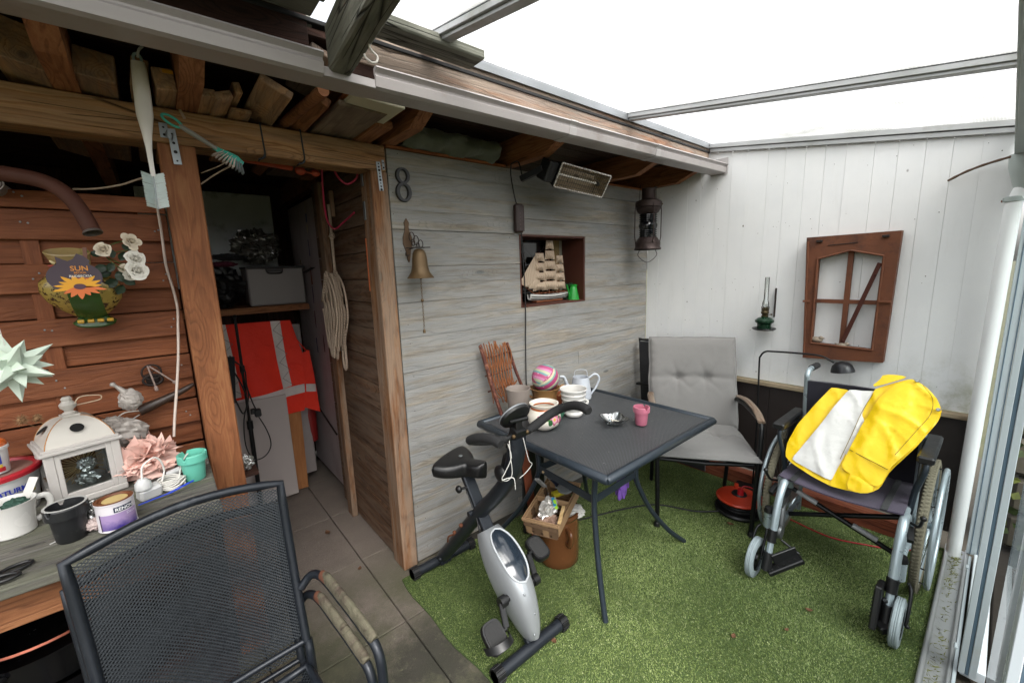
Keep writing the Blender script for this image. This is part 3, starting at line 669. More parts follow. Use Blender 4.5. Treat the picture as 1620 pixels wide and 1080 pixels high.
def meshmat(name, c, cell=.006, bumpv=.6, gap='#08090a'):
    t = NT(name); s_ = 1/cell
    p = t.map(t.obj0, (s_, s_, s_), rot=(0, 0, 0)); x = t.sep(p)
    a = t.math('ABSOLUTE', t.math('SUBTRACT', t.math('FRACT', t.math('ADD', x[0], t.math('MULTIPLY', x[1], 1.6))), .5))
    b_ = t.math('ABSOLUTE', t.math('SUBTRACT', t.math('FRACT', t.math('SUBTRACT', x[0], t.math('MULTIPLY', x[1], 1.6))), .5))
    h = t.math('MAXIMUM', a, b_); e = t.ramp(h, [(.28, 0.0), (.40, 1.0)])
    cc = t.mix(t.noise(t.obj, 7, 6, .7), hx(c, .75), hx(c, 1.35)); cc = t.mix(e, gap, cc)
    sp = t.ramp(t.noise(t.obj, 60, 2, .5), [(.74, 0.0), (.77, 1.0)]); cc = t.mix(t.math('MULTIPLY', sp, .6), cc, '#9a9a96')
    return t.fin(cc, .5, .1, t.bump(e, bumpv, .002))
def fabric(name, c, scale=420, rough=.9, var=.12, **k):
    t = NT(name); u = t.noise(t.map(t.obj0, (scale*2.2, scale*.5, scale)), 1, 2); v_ = t.noise(t.map(t.obj0, (scale*.5, scale*2.2, scale)), 1, 2)
    n = t.noise(t.obj, 5, 5, .6); c0 = t.mix(n, hx(c, 1-var), hx(c, 1+var)); c1 = t.mix(t.math('MULTIPLY', t.math('ADD', u, v_), .5), hx(c, .72), c0)
    return t.fin(c1, rough, 0, t.bump(t.math('ADD', u, v_), .35, .001), Sheen_Weight=.2, **k)

# ------------------------------------------------------------------ garden table
tb_ = thing('garden_table', 'dark grey square metal garden table with a mesh top and curved legs', 'table', (-1.307, -.53, 0))
tx0, tx1, ty0, ty1, tz = -1.742, -.872, -.938, -.125, .712
MB().grid(lambda u, v: (tx0+.02+(tx1-tx0-.04)*u, ty0+.02+(ty1-ty0-.04)*v, tz+.004-.004*math.sin(math.pi*u)*math.sin(math.pi*v)), 8, 8, thick=.004).build('table_top', meshmat('table_mesh', '#55575a', .011, gap='#151617'), tb_)
for (p, q) in (((tx0, ty0), (tx1, ty0)), ((tx1, ty0), (tx1, ty1)), ((tx1, ty1), (tx0, ty1)), ((tx0, ty1), (tx0, ty0))):
    b = MB(); a = V(*p, tz-.004); c = V(*q, tz-.004); d = (c-a).normalized(); b.tube([a-d*.006, a, c, c+d*.006], [.014, .019, .019, .014], 12, flat=1.0); b.build('edge_rail', M_dkmetal, tb_)
ring = [(-1.615, -.775), (-1.285, -.765), (-1.26, -.41), (-1.585, -.40)]; feet = [(-1.665, -.878), (-.922, -.84), (-.95, -.2), (-1.735, -.10)]; tops = [(-1.63, -.80), (-1.24, -.76), (-1.24, -.40), (-1.60, -.39)]
for (rx, ry), (fx, fy), (ux, uy) in zip(ring, feet, tops):
    pts = crom([(ux, uy, .70), ((rx+ux)/2, (ry+uy)/2, .62), (rx, ry, .50), (rx+(fx-rx)*.10, ry+(fy-ry)*.10, .40), (rx+(fx-rx)*.33, ry+(fy-ry)*.33, .26), (rx+(fx-rx)*.68, ry+(fy-ry)*.68, .11), (fx, fy, .006)], 5)
    MB().tube(pts, .0125, 10).build('leg', M_dkmetal, tb_)
for i in range(4):
    a, c = ring[i], ring[(i+1) % 4]; MB().bar((*a, .505), (*c, .505), .006, .036).build('cross_rail', M_dkmetal, tb_)
b = MB(); b.bar((-1.60, -.80, .69), (-.96, -.26, .69), .03, .014); b.bar((-1.60, -.26, .69), (-.96, -.80, .69), .03, .014); b.bar((-1.7, -.53, .692), (-.9, -.53, .692), .02, .012); b.build('under_frame', M_dkmetal, tb_)

# ------------------------------------------------------------------ cushioned garden armchair
def local_root(name, label, cat, x, y, ang, group=None):
    o = thing(name, label, cat, (x, y, 0), group); o.rotation_euler = (0, 0, ang); return o
M_cush = fabric('grey_cushion_cloth', '#7c7a78')
M_armwood = wood('weathered_arm_wood', '#4b3a30', '#75604f', '#8f7d6e', .7, False, 6, '#8c857c', .3)
ch = local_root('garden_armchair', 'black garden armchair with light grey tufted seat and back cushion by the table', 'armchair', -.563, -.723, R_(215.8))
for sy in (-1, 1):
    fr = MB(); fr.tube(crom([(.245, sy*.245, .0), (.25, sy*.25, .25), (.24, sy*.262, .55), (.215, sy*.268, .63), (.15, sy*.27, .655), (-.1, sy*.268, .655), (-.24, sy*.255, .64)], 6), .0125, 10); fr.build('front_leg', M_blkmetal, ch, local=True)
    MB().tube(crom([(-.30, sy*.235, 0), (-.235, sy*.235, .3), (-.22, sy*.235, .43), (-.27, sy*.235, .66), (-.40, sy*.23, .98)], 6), .0125, 10).build('rear_leg', M_blkmetal, ch, local=True)
    a = MB(); pts = crom([(.215, sy*.268, .655), (.1, sy*.272, .683), (-.08, sy*.272, .685), (-.2, sy*.262, .67)], 6); a.tube(pts, .02, 10, flat=.45, up=(0, 0, 1)); a.build('armrest', M_armwood, ch, local=True)
    MB().lathe([(.0, 0), (.017, 0), (.017, .03), (.014, .035)], (.245, sy*.245, 0), n=12).build('foot_cap', M_blkplast, ch, local=True)
b = MB(); b.tube([(.225, -.24, .415), (.235, 0, .41), (.225, .24, .415)], .012, 8); b.tube([(-.22, -.235, .43), (-.22, .235, .43)], .012, 8); b.tube([(.23, -.24, .42), (-.22, -.235, .43)], .012, 8); b.tube([(.23, .24, .42), (-.22, .235, .43)], .012, 8); b.build('seat_frame', M_blkmetal, ch, local=True); b = MB(); b.tube([(-.40, -.23, .975), (-.40, .23, .975)], .012, 8); b.build('top_rail', M_blkmetal, ch, local=True)
MB().grid(lambda u, v: (-.22+.44*u, -.235+.47*v, .425-.02*math.sin(math.pi*v)*math.sin(math.pi*u)), 6, 6, thick=.004).build('seat_mesh', M_blkplast, ch, local=True)
def cushion(L, W, T, tufts, seed=0):
    """returns front and back sheet of a tufted cushion in (u: length, v: width, height)"""
    NU, NV = 56, 56
    def h(u, v):
        e = min(u, 1-u, v, 1-v); k = min(1, e/.11); base = T*(1-(1-k)**2.2)**.5*(.72+.28*math.sin(math.pi*u)*math.sin(math.pi*v))
        for (tu, tv) in tufts:
            du, dv = (u-tu)*L, (v-tv)*W; d = math.hypot(du, dv)
            base -= T*.62*math.exp(-(d/.028)**2)+T*.25*math.exp(-(d/.08)**2)
            a = math.atan2(dv, du); base -= T*.13*(.5+.5*math.cos(a*7+seed+tu*9))**3*math.exp(-(d/.11)**2)
        for (tu, _) in tufts[:1]: base -= T*.16*math.exp(-((u-tu)*L/.018)**2)
        base += T*.05*nz(u*7, v*7, seed)+T*.02*nz(u*22, v*22, seed)
        return max(base, -.2*T)+(.0025*(.5+.5*math.sin(u*60+nz(v*9, u*3)*4)) if e < .05 else 0)
    return NU, NV, h
def put_cushion(name, org, ux, vx, nx, L, W, T, tufts, parent, mat, seed=0, bend=0):
    NU, NV, h = cushion(L, W, T, tufts, seed); org, ux, vx, nx = Vector(org), Vector(ux).normalized(), Vector(vx).normalized(), Vector(nx).normalized()
    def edge(u, v):  # rounded, slightly wavy outline
        a = u+.012*nz(v*5, seed, 3)*(1 if u > .5 else -1); c = v+.010*nz(u*5, seed, 7); return (a-.5)*L, (c-.5)*W
    b = MB()
    b.grid(lambda u, v: (lambda e: org+ux*e[0]+vx*e[1]+nx*(h(u, v)-bend*(e[0]/L)**2))(edge(u, v)), NU, NV)
    b.grid(lambda u, v: (lambda e: org+ux*e[0]+vx*e[1]-nx*(h(u, v)*.35+bend*(e[0]/L)**2))(edge(u, 1-v)), NU//2, NV//2)
    o = b.build(name, mat, parent, local=True)
    # piped seam round the edge
    pp = [edge(u, 0) for u in np.linspace(0, 1, 14)]+[edge(1, v) for v in np.linspace(0, 1, 14)][1:]+[edge(u, 1) for u in np.linspace(1, 0, 14)][1:]+[edge(0, v) for v in np.linspace(1, 0, 14)][1:-1]
    s_ = MB(); s_.tube([org+ux*e[0]+vx*e[1]-nx*bend*(e[0]/L)**2 for e in pp], .006, 6, closed=True); s_.build('seam', mat, o, local=True)
    for (tu, tv) in tufts:
        t_ = MB(); e = edge(tu, tv); t_.sphere(org+ux*e[0]+vx*e[1]+nx*(h(tu, tv)+.001), .0055, 8, 5, sc3=(1, 1, .5)); t_.build('button', mat, o, local=True)
    return o
put_cushion('seat_cushion', (.02, 0, .455), (1, 0, .01), (0, 1, 0), (0, 0, 1), .52, .52, .042, [(.42, .3), (.42, .7)], ch, M_cush, 1)
put_cushion('back_cushion', (-.285, 0, .735), (-.31, 0, .95), (0, 1, 0), (.95, 0, .31), .58, .53, .045, [(.54, .34), (.54, .66)], ch, M_cush, 4)
# ------------------------------------------------------------------ folded black lounger leaning in the corner
fo = thing('folded_lounger', 'folded black garden lounger leaning in the corner behind the cushioned chair', 'lounger', (-.16, -.35, 0))
M_blkcloth = fabric('black_cloth', '#17181c', 300)
b = MB(); b.grid(lambda u, v: (-.155+.09*v-.012*math.sin(math.pi*u)*math.sin(math.pi*v), -.065-.50*u, .93*(1-v)+.02*v+(.01*math.sin(u*3)-.02*u)*(1-v)), 12, 12, thick=.03); b.build('cloth', M_blkcloth, fo)
b = MB(); b.tube(crom([(-.07, -.06, .01), (-.15, -.055, .85), (-.155, -.08, .935), (-.155, -.35, .925), (-.155, -.55, .915), (-.15, -.575, .83), (-.07, -.575, .01)], 6), .011, 8); b.build('frame', M_blkmetal, fo)
b = MB(); b.bar((-.20, -.06, .60), (-.18, -.16, .60), .04, .014); b.build('arm_rest', M_blkmetal, fo)
# ------------------------------------------------------------------ floor lamp
fl_ = thing('floor_lamp', 'thin black floor lamp with a bent arm and a small dome shade', 'lamp', (-.1, -.885, 0))
MB().lathe([(0, 0), (.10, 0), (.10, .012), (.012, .02), (.008, .03)], (-.1, -.885, .02), n=28).build('base', M_blkmetal, fl_)
MB().tube(crom([(-.1, -.885, .03), (-.1, -.882, .5), (-.1, -.872, .86), (-.1, -.876, .91), (-.1, -.90, .942), (-.1, -.95, .95), (-.1, -1.12, .958), (-.1, -1.19, .955), (-.1, -1.235, .935), (-.1, -1.25, .925)], 6), .0055, 8).build('stem', M_blkmetal, fl_)
b = MB(); b.lathe([(.008, .012), (.03, .006), (.045, -.010), (.053, -.032), (.055, -.045), (.052, -.044), (.043, -.012), (.0, .0)], (-.1, -1.285, .925), axis=(0, .16, .98), n=26); b.build('shade', plain('black_shade', '#232427', .35, .2), fl_)
MB().sphere((-.1, -1.287, .895), .022, 12, 7).build('bulb', M_cap, fl_)
# ------------------------------------------------------------------ cable reel and cables
cr = thing('cable_reel', 'orange and black cable reel standing on the artificial grass under the chair', 'cable reel', (-.44, -.93, 0))
o_ = V(-.43, -.925, 0)
M_orange = plain('orange_red_plastic', '#b8391f', .4, 0, .1, 8, .1, '#6e5a48', .2)
MB().lathe([(.0, .018), (.125, .018), (.13, .03), (.125, .04), (.07, .04), (.07, .10), (.02, .10)], o_, n=32).build('drum', M_blkplast, cr)
b = MB()
for k in range(7): b.tube([o_+V(math.cos(a)*(.088+.006*(k % 2)), math.sin(a)*(.088+.006*(k % 2)), .045+.0085*k+.001*math.sin(3*a+k)) for a in np.linspace(0, 2*math.pi, 28)[:-1]], .0055, 6, closed=True)
b.build('wound_cable', M_wire, cr)
MB().lathe([(.03, .128), (.05, .122), (.118, .112), (.125, .104), (.123, .098), (.05, .102)], o_, n=40).build('top_disc', M_orange, cr)
b = MB(); b.lathe([(.0, .134), (.036, .134), (.042, .126), (.042, .115)], o_, n=24); b.build('socket_hub', M_blkplast, cr)
b = MB(); b.lathe([(0, .165), (.016, .165), (.018, .135), (.018, .13)], o_+V(-.015, -.012, 0), n=16); b.build('red_plug', plain('red_rubber', '#b01420', .45), cr)
b = MB(); b.lathe([(0, .15), (.012, .149), (.013, .11)], o_+V(.085, .05, -.01), n=14); b.build('winding_knob', M_orange, cr)
b = MB(); b.tube(crom([(-.445, -.937, .16), (-.43, -.95, .185), (-.40, -1.0, .17), (-.36, -1.04, .10), (-.33, -1.06, .02), (-.30, -1.15, .012), (-.33, -1.35, .012), (-.27, -1.5, .012), (-.20, -1.62, .012), (-.1, -1.7, .012)], 6), .004, 6); tag(b.build('red_cable', plain('red_cable_rubber', '#a01c24', .5)), 'thin red cable running from the reel under the wheelchair', 'cable')
b = MB(); b.tube(crom([(-.54, -.86, .03), (-.62, -.75, .014), (-.72, -.56, .014), (-.9, -.45, .014), (-1.15, -.35, .014), (-1.3, -.28, .014), (-1.42, -.12, .02)], 6), .0045, 6); tag(b.build('black_cable', M_wire), 'black cable lying on the grass from the reel towards the table', 'cable')

# ------------------------------------------------------------------ wheelchair
wc = thing('wheelchair', 'folding wheelchair with silver frame, purple black seat and large spoked wheels', 'wheelchair', (-.6, -1.435, 0))
M_purple = fabric('purple_black_nylon', '#453b50', 300, .7)
M_purple2 = fabric('dark_navy_nylon', '#1e1c2a', 300, .75)
YL, YR = -1.215, -1.66
sag = lambda v: -.022*math.sin(math.pi*v)
MB().grid(lambda u, v: (-.765+.42*u-.012*math.sin(math.pi*v)*0, YL+(YR-YL)*v, .474+sag(v)-.012*u), 8, 14, thick=.006).build('seat', M_purple, wc)
for v0 in (.10, .84): MB().grid(lambda u, v: (-.768+.42*u, YL+(YR-YL)*(v0+.05*v), .4775+sag(v0+.05*v)-.012*u), 8, 3, thick=.006).build('seat_strap', M_blkcloth, wc)
MB().grid(lambda u, v: (-.385-.06*u+.03*math.sin(math.pi*v), YL-.005+(YR-YL+.01)*v, .46+.43*u), 8, 12, thick=.012).build('backrest', M_purple2, wc)
M_tyre = plain('grey_beige_tyre', '#6d6857', .85, 0, .15, 40, .6); M_tyre2 = plain('blue_grey_solid_tyre', '#8d989c', .6, 0, .1, 20, .2, '#5d6358', .2)
for side, yw, yr in ((1, YL+.062, YL+.10), (-1, YR-.048, YR-.086)):
    c = V(-.425, yw, .302); wh = thing('tmp', None, None, (0, 0, 0)); bpy.data.objects.remove(wh)
    ang = [2*math.pi*k/56 for k in range(56)]
    tyre = MB().tube([c+V(math.cos(a)*.283, 0, math.sin(a)*.283) for a in ang], .017, 10, closed=True).build('big_wheel', M_tyre, wc)
    tr = MB()
    for k in range(110):
        a = 2*math.pi*k/110
        for q in (-1, 1):
            tr.box(c+V(math.cos(a)*.2995, q*.0075, math.sin(a)*.2985), (.0075, .010, .0028), Matrix((( -math.sin(a), 0, math.cos(a)), (0, 1, 0), (math.cos(a), 0, math.sin(a)))).transposed() @ Matrix.Rotation(q*.5, 3, 'Z'), .0012)
    tag(tr.build('tread', M_tyre, tyre), kind='stuff')
    MB().tube([c+V(math.cos(a)*.266, 0, math.sin(a)*.266) for a in ang], .011, 8, closed=True).build('rim', M_silvert, tyre)
    sp = MB()
    for k in range(30):
        a = 2*math.pi*k/30+.1; a2 = a+(.35 if k % 2 else -.35); q = .024 if (k//2) % 2 else -.024
        sp.tube([c+V(math.cos(a2)*.028, q, math.sin(a2)*.028), c+V(math.cos(a)*.262, 0, math.sin(a)*.262)], .0011, 4)
    sp.build('spokes', M_chrome, tyre)
    MB().lathe([(0, -.034), (.02, -.034), (.03, -.026), (.03, -.02), (.014, -.014), (.014, .014), (.03, .02), (.03, .026), (.02, .034), (0, .034)], c, axis=(0, 1, 0), n=18).build('hub', M_silvert, tyre)
    c2 = V(-.425, yr, .302); MB().tube([c2+V(math.cos(a)*.262, 0, math.sin(a)*.262) for a in ang], .0095, 10, closed=True).build('hand_rim', M_silvert, wc)
    b = MB()
    for k in range(6): a = 2*math.pi*k/6+.3; b.tube([c2+V(math.cos(a)*.262, 0, math.sin(a)*.262), V(c.x+math.cos(a)*.262, yw, .302+math.sin(a)*.262)], .003, 6)
    b.build('rim_stays', M_blkmetal, wc)
for side, y, yc in ((1, YL, -1.185), (-1, YR, -1.695)):
    hz_ = 0 if side > 0 else -.10
    b = MB(); b.tube([(-.36, y, .462), (-.72, y, .455)], .0125, 10); b.tube([(-.40, y, .19), (-.72, y, .19)], .0125, 10); b.tube([(-.72, y, .46), (-.735, y, .14)], .0125, 10); b.tube([(-.385, y, .14), (-.39, y, .46), (-.445+hz_*-.1, y, .90+hz_)], .0125, 10)
    b.box((-.56, y, .34), (.30, .004, .20)); b.build('side_frame', M_silvert, wc)
    b = MB(); b.tube(crom([(-.445-hz_*.1, y, .895+hz_), (-.445, y, .915+hz_), (-.425, y, .935+hz_), (-.39, y, .94+hz_), (-.36, y, .94+hz_)], 5), .0125, 10); b.build('push_handle', M_silvert, wc)
    MB().tube([(-.38, y, .94+hz_), (-.28, y, .938+hz_)], .016, 12).build('handle_grip', M_foam, wc)
    # swing-away leg rest hanger
    yh = y+side*-.028 if side > 0 else y-.004
    hg = MB().tube(crom([(-.675, yh, .40), (-.69, yh, .435), (-.725, yh, .455), (-.775, yh, .45), (-.82, yh, .405), (-.85, yh, .33), (-.872, yh, .25), (-.885, yh, .21)], 6), .0165, 12).build('footrest_hanger', M_silvert, wc)
    MB().tube([(-.878, yh, .255), (-.892, yh, .20)], .0195, 12).build('hanger_clamp', M_blkplast, hg)
    MB().tube([(-.89, yh, .21), (-.915, yh, .13)], .0135, 10).build('footrest_tube', M_silvert, hg)
    ft = MB(); ft.tube([(-.912, yh, .155), (-.935, yh, .075)], .021, 10)
    if side > 0:
        ft.bar((-.945, yh-.01, .075), (-.85, yh-.115, .155), .05, .022, ch=.004); ft.bar((-.92, yh-.02, .13), (-.84, yh-.09, .175), .012, .05, ch=.003); ft.tube([(-.86, yh-.03, .21), (-.84, yh-.10, .165)], .006, 6)
    else:
        ft.box((-.93, yh+.03, .15), (.11, .022, .17), Matrix.Rotation(.25, 3, 'Y'), .005); ft.tube([(-.93, yh+.02, .17), (-.85, yh-.02, .165)], .011, 8); ft.bar((-.965, yh+.02, .075), (-.91, yh-.03, .095), .05, .03, ch=.004)
    for k in range(6): ft.box((-.95+.018*k*(1 if side > 0 else .2), yh-.03*side*(1+.55*k) if side > 0 else yh+.045, .10+.014*k), (.006, .006, .006))
    ft.build('footplate', M_blkplast, wc)
    # brake lever
    b = MB(); b.bar((-.70, y+side*.02, .40), (-.76, y+side*.03, .37), .02, .022); b.tube(crom([(-.70, y+side*.02, .42), (-.73, y+side*.045, .43), (-.76, y+side*.055, .475)], 4), .006, 8); b.sphere((-.765, y+side*.056, .485), .011, 10, 6); b.build('brake_lever', M_blkplast, wc)
    # caster
    cx, cr_ = -.905, .095
    ct = MB().lathe([(.06, -.015), (.082, -.017), (.094, -.012), (.0955, -.006), (.0935, -.003), (.0955, 0), (.0935, .003), (.0955, .006), (.094, .012), (.082, .017), (.06, .015)], (cx, yc, .096), axis=(0, 1, 0), n=36).build('caster_wheel', M_tyre2, wc)
    MB().lathe([(0, -.014), (.018, -.016), (.02, -.006), (.064, -.006), (.064, .006), (.02, .006), (.018, .016), (0, .014)], (cx, yc, .096), axis=(0, 1, 0), n=24).build('caster_rim', M_blkplast, ct)
    b = MB()
    for q in (-1, 1): b.tube(crom([(cx, yc+q*.024, .096), (cx+.02, yc+q*.025, .15), (cx+.06, yc+q*.022, .21), (cx+.085, yc+q*.01, .225)], 5), .006, 8)
    b.sphere((cx, yc-side*-.028, .096), .009, 8, 5); b.build('caster_fork', M_blkmetal, wc)
    MB().lathe([(.0, .32), (.02, .318), (.024, .305), (.022, .30), (.022, .225), (0, .225)], (cx+.09, (yc+y)/2-side*.004, 0), n=16).build('caster_housing', M_silvert, wc)
    MB().lathe([(.0, .33), (.02, .326), (.024, .31), (.024, .303)], (cx+.09, (yc+y)/2-side*.004, 0), n=16).build('housing_cap', M_blkplast, wc)
    # armrest
    ya = y+side*.035; a = MB(); a.box((-.545, ya, .70), (.33, .052, .032), None, .010); a.build('armrest_pad', M_blkplast, wc)
    b = MB(); b.tube(crom([(-.66, ya, .685), (-.675, ya, .64), (-.66, ya-side*.02, .54), (-.64, ya-side*.03, .42)], 5), .011, 8); b.build('armrest_post', M_dkmetal, wc); b = MB(); b.tube([(-.42, ya, .685), (-.42, ya-side*.03, .45)], .011, 8); b.build('armrest_post', M_dkmetal, wc)
    b = MB(); b.box((-.53, ya-side*.02, .60), (.22, .004, .15)); b.build('side_panel', M_blkplast, wc)
b = MB(); b.tube([(-.62, YL-.01, .37), (-.60, YR+.01, .20)], .0115, 10); b.tube([(-.56, YR+.01, .37), (-.58, YL-.01, .20)], .0115, 10); b.build('cross_brace', M_blkmetal, wc)
b = MB(); b.tube([(-.6215, YL-.045, .358), (-.618, YL-.13, .327)], .0125, 10); b.tube([(-.6105, YL-.27, .275), (-.606, YL-.36, .242)], .0125, 10); b.build('brace_label', plain('pale_label', '#a4a4a4', .4), wc)
b = MB(); b.tube([(-.62, YL-.01, .37), (-.74, YL-.02, .30), (-.76, YL-.025, .22)], .016, 8); b.box((-.70, YL-.02, .33), (.10, .016, .045)); b.lathe([(0, -.01), (.03, -.01), (.034, 0), (.03, .01), (0, .01)], (-.78, YL-.03, .20), axis=(0, 1, 0), n=18); b.build('folding_bracket', plain('grey_casting', '#5b5d5e', .4, .5), wc)
b = MB(); b.bar((-.40, YL+.03, .66), (-.42, YL+.05, .50), .002, .03); b.build('yellow_strap', plain('yellow_webbing', '#c9a20c', .7), wc)
# ------------------------------------------------------------------ yellow jacket spread over the wheelchair
def drape(name, poly, lift, mat, parent, res=.011, wr=1.0, thick=.004, seed=0):
    """cloth cut to an outline on the slanted plane of the chair, pushed into folds, with real thickness"""
    P = [Vector(p) for p in poly]; n = Vector((-1, 0, .643)).normalized(); u_ = V(0, -1, 0); w_ = n.cross(u_).normalized(); o_ = P[0]
    Q = [((p-o_).dot(u_), (p-o_).dot(w_)) for p in P]
    # smooth the outline
    q3 = []
    for i in range(len(Q)):
        a, c = V(*Q[i], 0), V(*Q[(i+1) % len(Q)], 0); m_ = max(1, int((c-a).length/.018)); q3 += [a.lerp(c, j/m_) for j in range(m_)]
    q3 = [q3[i]*.6+(q3[i-1]+q3[(i+1) % len(q3)])*.2 for i in range(len(q3))]; Q = [(q.x, q.y) for q in q3]
    area = sum(Q[i][0]*Q[(i+1) % len(Q)][1]-Q[(i+1) % len(Q)][0]*Q[i][1] for i in range(len(Q)))
    if area < 0: Q = Q[::-1]
    def inside(x, y):
        c = False
        for i in range(len(Q)):
            (x1, y1), (x2, y2) = Q[i], Q[i-1]
            if (y1 > y) != (y2 > y) and x < (x2-x1)*(y-y1)/(y2-y1)+x1: c = not c
        return c
    def ed(x, y):
        m = 9
        for i in range(len(Q)):
            a, b_ = Q[i], Q[i-1]; dx, dy = b_[0]-a[0], b_[1]-a[1]; t = max(0, min(1, ((x-a[0])*dx+(y-a[1])*dy)/(dx*dx+dy*dy+1e-12))); m = min(m, math.hypot(x-a[0]-t*dx, y-a[1]-t*dy))
        return m
    x0, x1 = min(q[0] for q in Q), max(q[0] for q in Q); y0, y1 = min(q[1] for q in Q), max(q[1] for q in Q)
    pts = [(q[0], q[1]) for q in Q]; nb_ = len(pts)
    x = x0
    while x < x1:
        y = y0
        while y < y1:
            if inside(x, y) and ed(x, y) > res*.55: pts.append((x+random.uniform(-.2, .2)*res, y+random.uniform(-.2, .2)*res))
            y += res
        x += res
    from mathutils.geometry import delaunay_2d_cdt
    r = delaunay_2d_cdt([Vector(p) for p in pts], [(i, (i+1) % nb_) for i in range(nb_)], [], 1, 1e-5); vv_, ff_ = r[0], r[2]
    def hgt(x, y):
        e = ed(x, y); k = min(1, e/.02)
        g = nz(x*7, y*4, seed)*.016+nz(x*16+3, y*9, seed)*.007+nz(x*38, y*30, seed)*.0018
        f = (1-min(1, abs(nz(x*6+y*2, y*4, seed+4))*7))**2*.009+(1-min(1, abs(nz(x*9, y*8+x*5, seed+14))*8))**2*.005
        return lift(x, y, k)+wr*(g+f)*(.6+.4*k)
    top = []; bot = []
    for p in vv_:
        h = hgt(p[0], p[1]); q = o_+u_*p[0]+w_*p[1]; top.append(q+n*h); bot.append(q+n*(h-thick))
    m = len(top); b = MB(); b.add(top+bot, [tuple(f) for f in ff_]+[tuple(i+m for i in f)[::-1] for f in ff_], 0, True)
    cnt = {}
    for f in ff_:
        for i in range(len(f)):
            e = (f[i], f[(i+1) % len(f)]); cnt[e] = 1
    for (i, j) in list(cnt):
        if (j, i) not in cnt: b.add([top[i], top[j], bot[j], bot[i]], [(0, 3, 2, 1)], 0, True)
    return b.build(name, mat, parent)
def oil_mat(name, c, dirt='#9a7f22'):
    t = NT(name); n = t.noise(t.obj, 9, 6, .65); cc = t.mix(n, hx(c, .93), hx(c, 1.04)); s_ = t.ramp(t.noise(t.obj, 26, 7, .75), [(.60, 0.0), (.78, 1.0)]); cc = t.mix(t.math('MULTIPLY', s_, .3), cc, dirt)
    h = t.math('ADD', t.noise(t.obj, 34, 4, .6, .6), t.math('MULTIPLY', t.noise(t.obj, 400, 2), .15)); return t.fin(cc, .42, 0, t.bump(h, .35, .004), Specular_IOR_Level=.5)
M_yel = oil_mat('yellow_oilskin', '#f0c800'); M_lin = oil_mat('white_lining', '#dcdad6', '#7d776c')
M_stitch = plain('brown_stitching', '#7a6212', .8)
jk = thing('yellow_jacket', 'bright yellow oilskin jacket with white lining spread over the wheelchair', 'jacket', (-.58, -1.46, .48))
JL = [(-0.477, -1.327, 0.878), (-0.477, -1.40, 0.879), (-0.521, -1.40, 0.81), (-0.597, -1.40, 0.691), (-0.680, -1.42, 0.563), (-0.730, -1.43, 0.482), (-0.718, -1.34, 0.500), (-0.700, -1.25, 0.528), (-0.689, -1.214, 0.549), (-0.651, -1.209, 0.608), (-0.597, -1.231, 0.692), (-0.532, -1.281, 0.792)]
JW = [(-0.477, -1.396, 0.879), (-0.473, -1.467, 0.884), (-0.466, -1.50, 0.895), (-0.508, -1.48, 0.829), (-0.594, -1.47, 0.696), (-0.671, -1.44, 0.576), (-0.716, -1.41, 0.503), (-0.708, -1.346, 0.518), (-0.692, -1.243, 0.543), (-0.67, -1.26, 0.578), (-0.591, -1.318, 0.701), (-0.517, -1.366, 0.815)]
JR = [(-0.466, -1.487, 0.895), (-0.454, -1.517, 0.914), (-0.425, -1.6, 0.959), (-0.443, -1.655, 0.931), (-0.466, -1.687, 0.895), (-0.494, -1.711, 0.851), (-0.52, -1.704, 0.812), (-0.588, -1.656, 0.706), (-0.66, -1.591, 0.593), (-0.703, -1.573, 0.527), (-0.723, -1.537, 0.496), (-0.728, -1.48, 0.488), (-0.729, -1.406, 0.486), (-0.671, -1.428, 0.576), (-0.593, -1.453, 0.697), (-0.521, -1.466, 0.809)]
drape('left_front_panel', JL, lambda x, y, k: .004, M_yel, jk, seed=1, wr=.6)
drape('lining', JW, lambda x, y, k: .011+.004*k, M_lin, jk, seed=1, wr=.8)
drape('right_front_panel', JR, lambda x, y, k: .014, M_yel, jk, seed=5, wr=1.0, thick=.004)
JS = [(-0.430, -1.60, 0.950), (-0.446, -1.655, 0.925), (-0.468, -1.69, 0.892), (-0.492, -1.708, 0.853), (-0.52, -1.70, 0.812), (-0.588, -1.652, 0.706), (-0.65, -1.595, 0.61), (-0.703, -1.573, 0.527), (-0.70, -1.52, 0.533), (-0.681, -1.436, 0.561), (-0.632, -1.449, 0.638), (-0.56, -1.475, 0.75), (-0.49, -1.51, 0.86), (-0.45, -1.55, 0.92)]
sl = drape('sleeve', JS, lambda x, y, k: .027+.003*k, M_yel, jk, seed=9, wr=1.0, thick=.005)
def on_drape(p, off):
    n = Vector((-1, 0, .643)).normalized(); return Vector(p)+n*off
b = MB(); b.tube(crom([on_drape(p, .036) for p in ((-.634, -1.452, .636), (-.642, -1.50, .622), (-.651, -1.55, .609), (-.658, -1.588, .598))], 4), .0016, 5); b.build('cuff_seam', M_stitch, sl)
JC = [(-0.428, -1.500, 0.953), (-0.424, -1.545, 0.960), (-0.424, -1.590, 0.958), (-0.437, -1.56, 0.940), (-0.450, -1.525, 0.920), (-0.463, -1.482, 0.898), (-0.458, -1.475, 0.905), (-0.442, -1.502, 0.932)]
drape('collar', JC, lambda x, y, k: .030, M_yel, jk, seed=3, wr=.3, res=.009)
JQ = [(-.69, -1.47, .547), (-.69, -1.55, .547), (-.716, -1.56, .507), (-.728, -1.52, .490), (-.727, -1.47, .490)]
drape('under_cuff', JQ, lambda x, y, k: .024+.006*k, M_yel, jk, seed=6, wr=.9, res=.009)
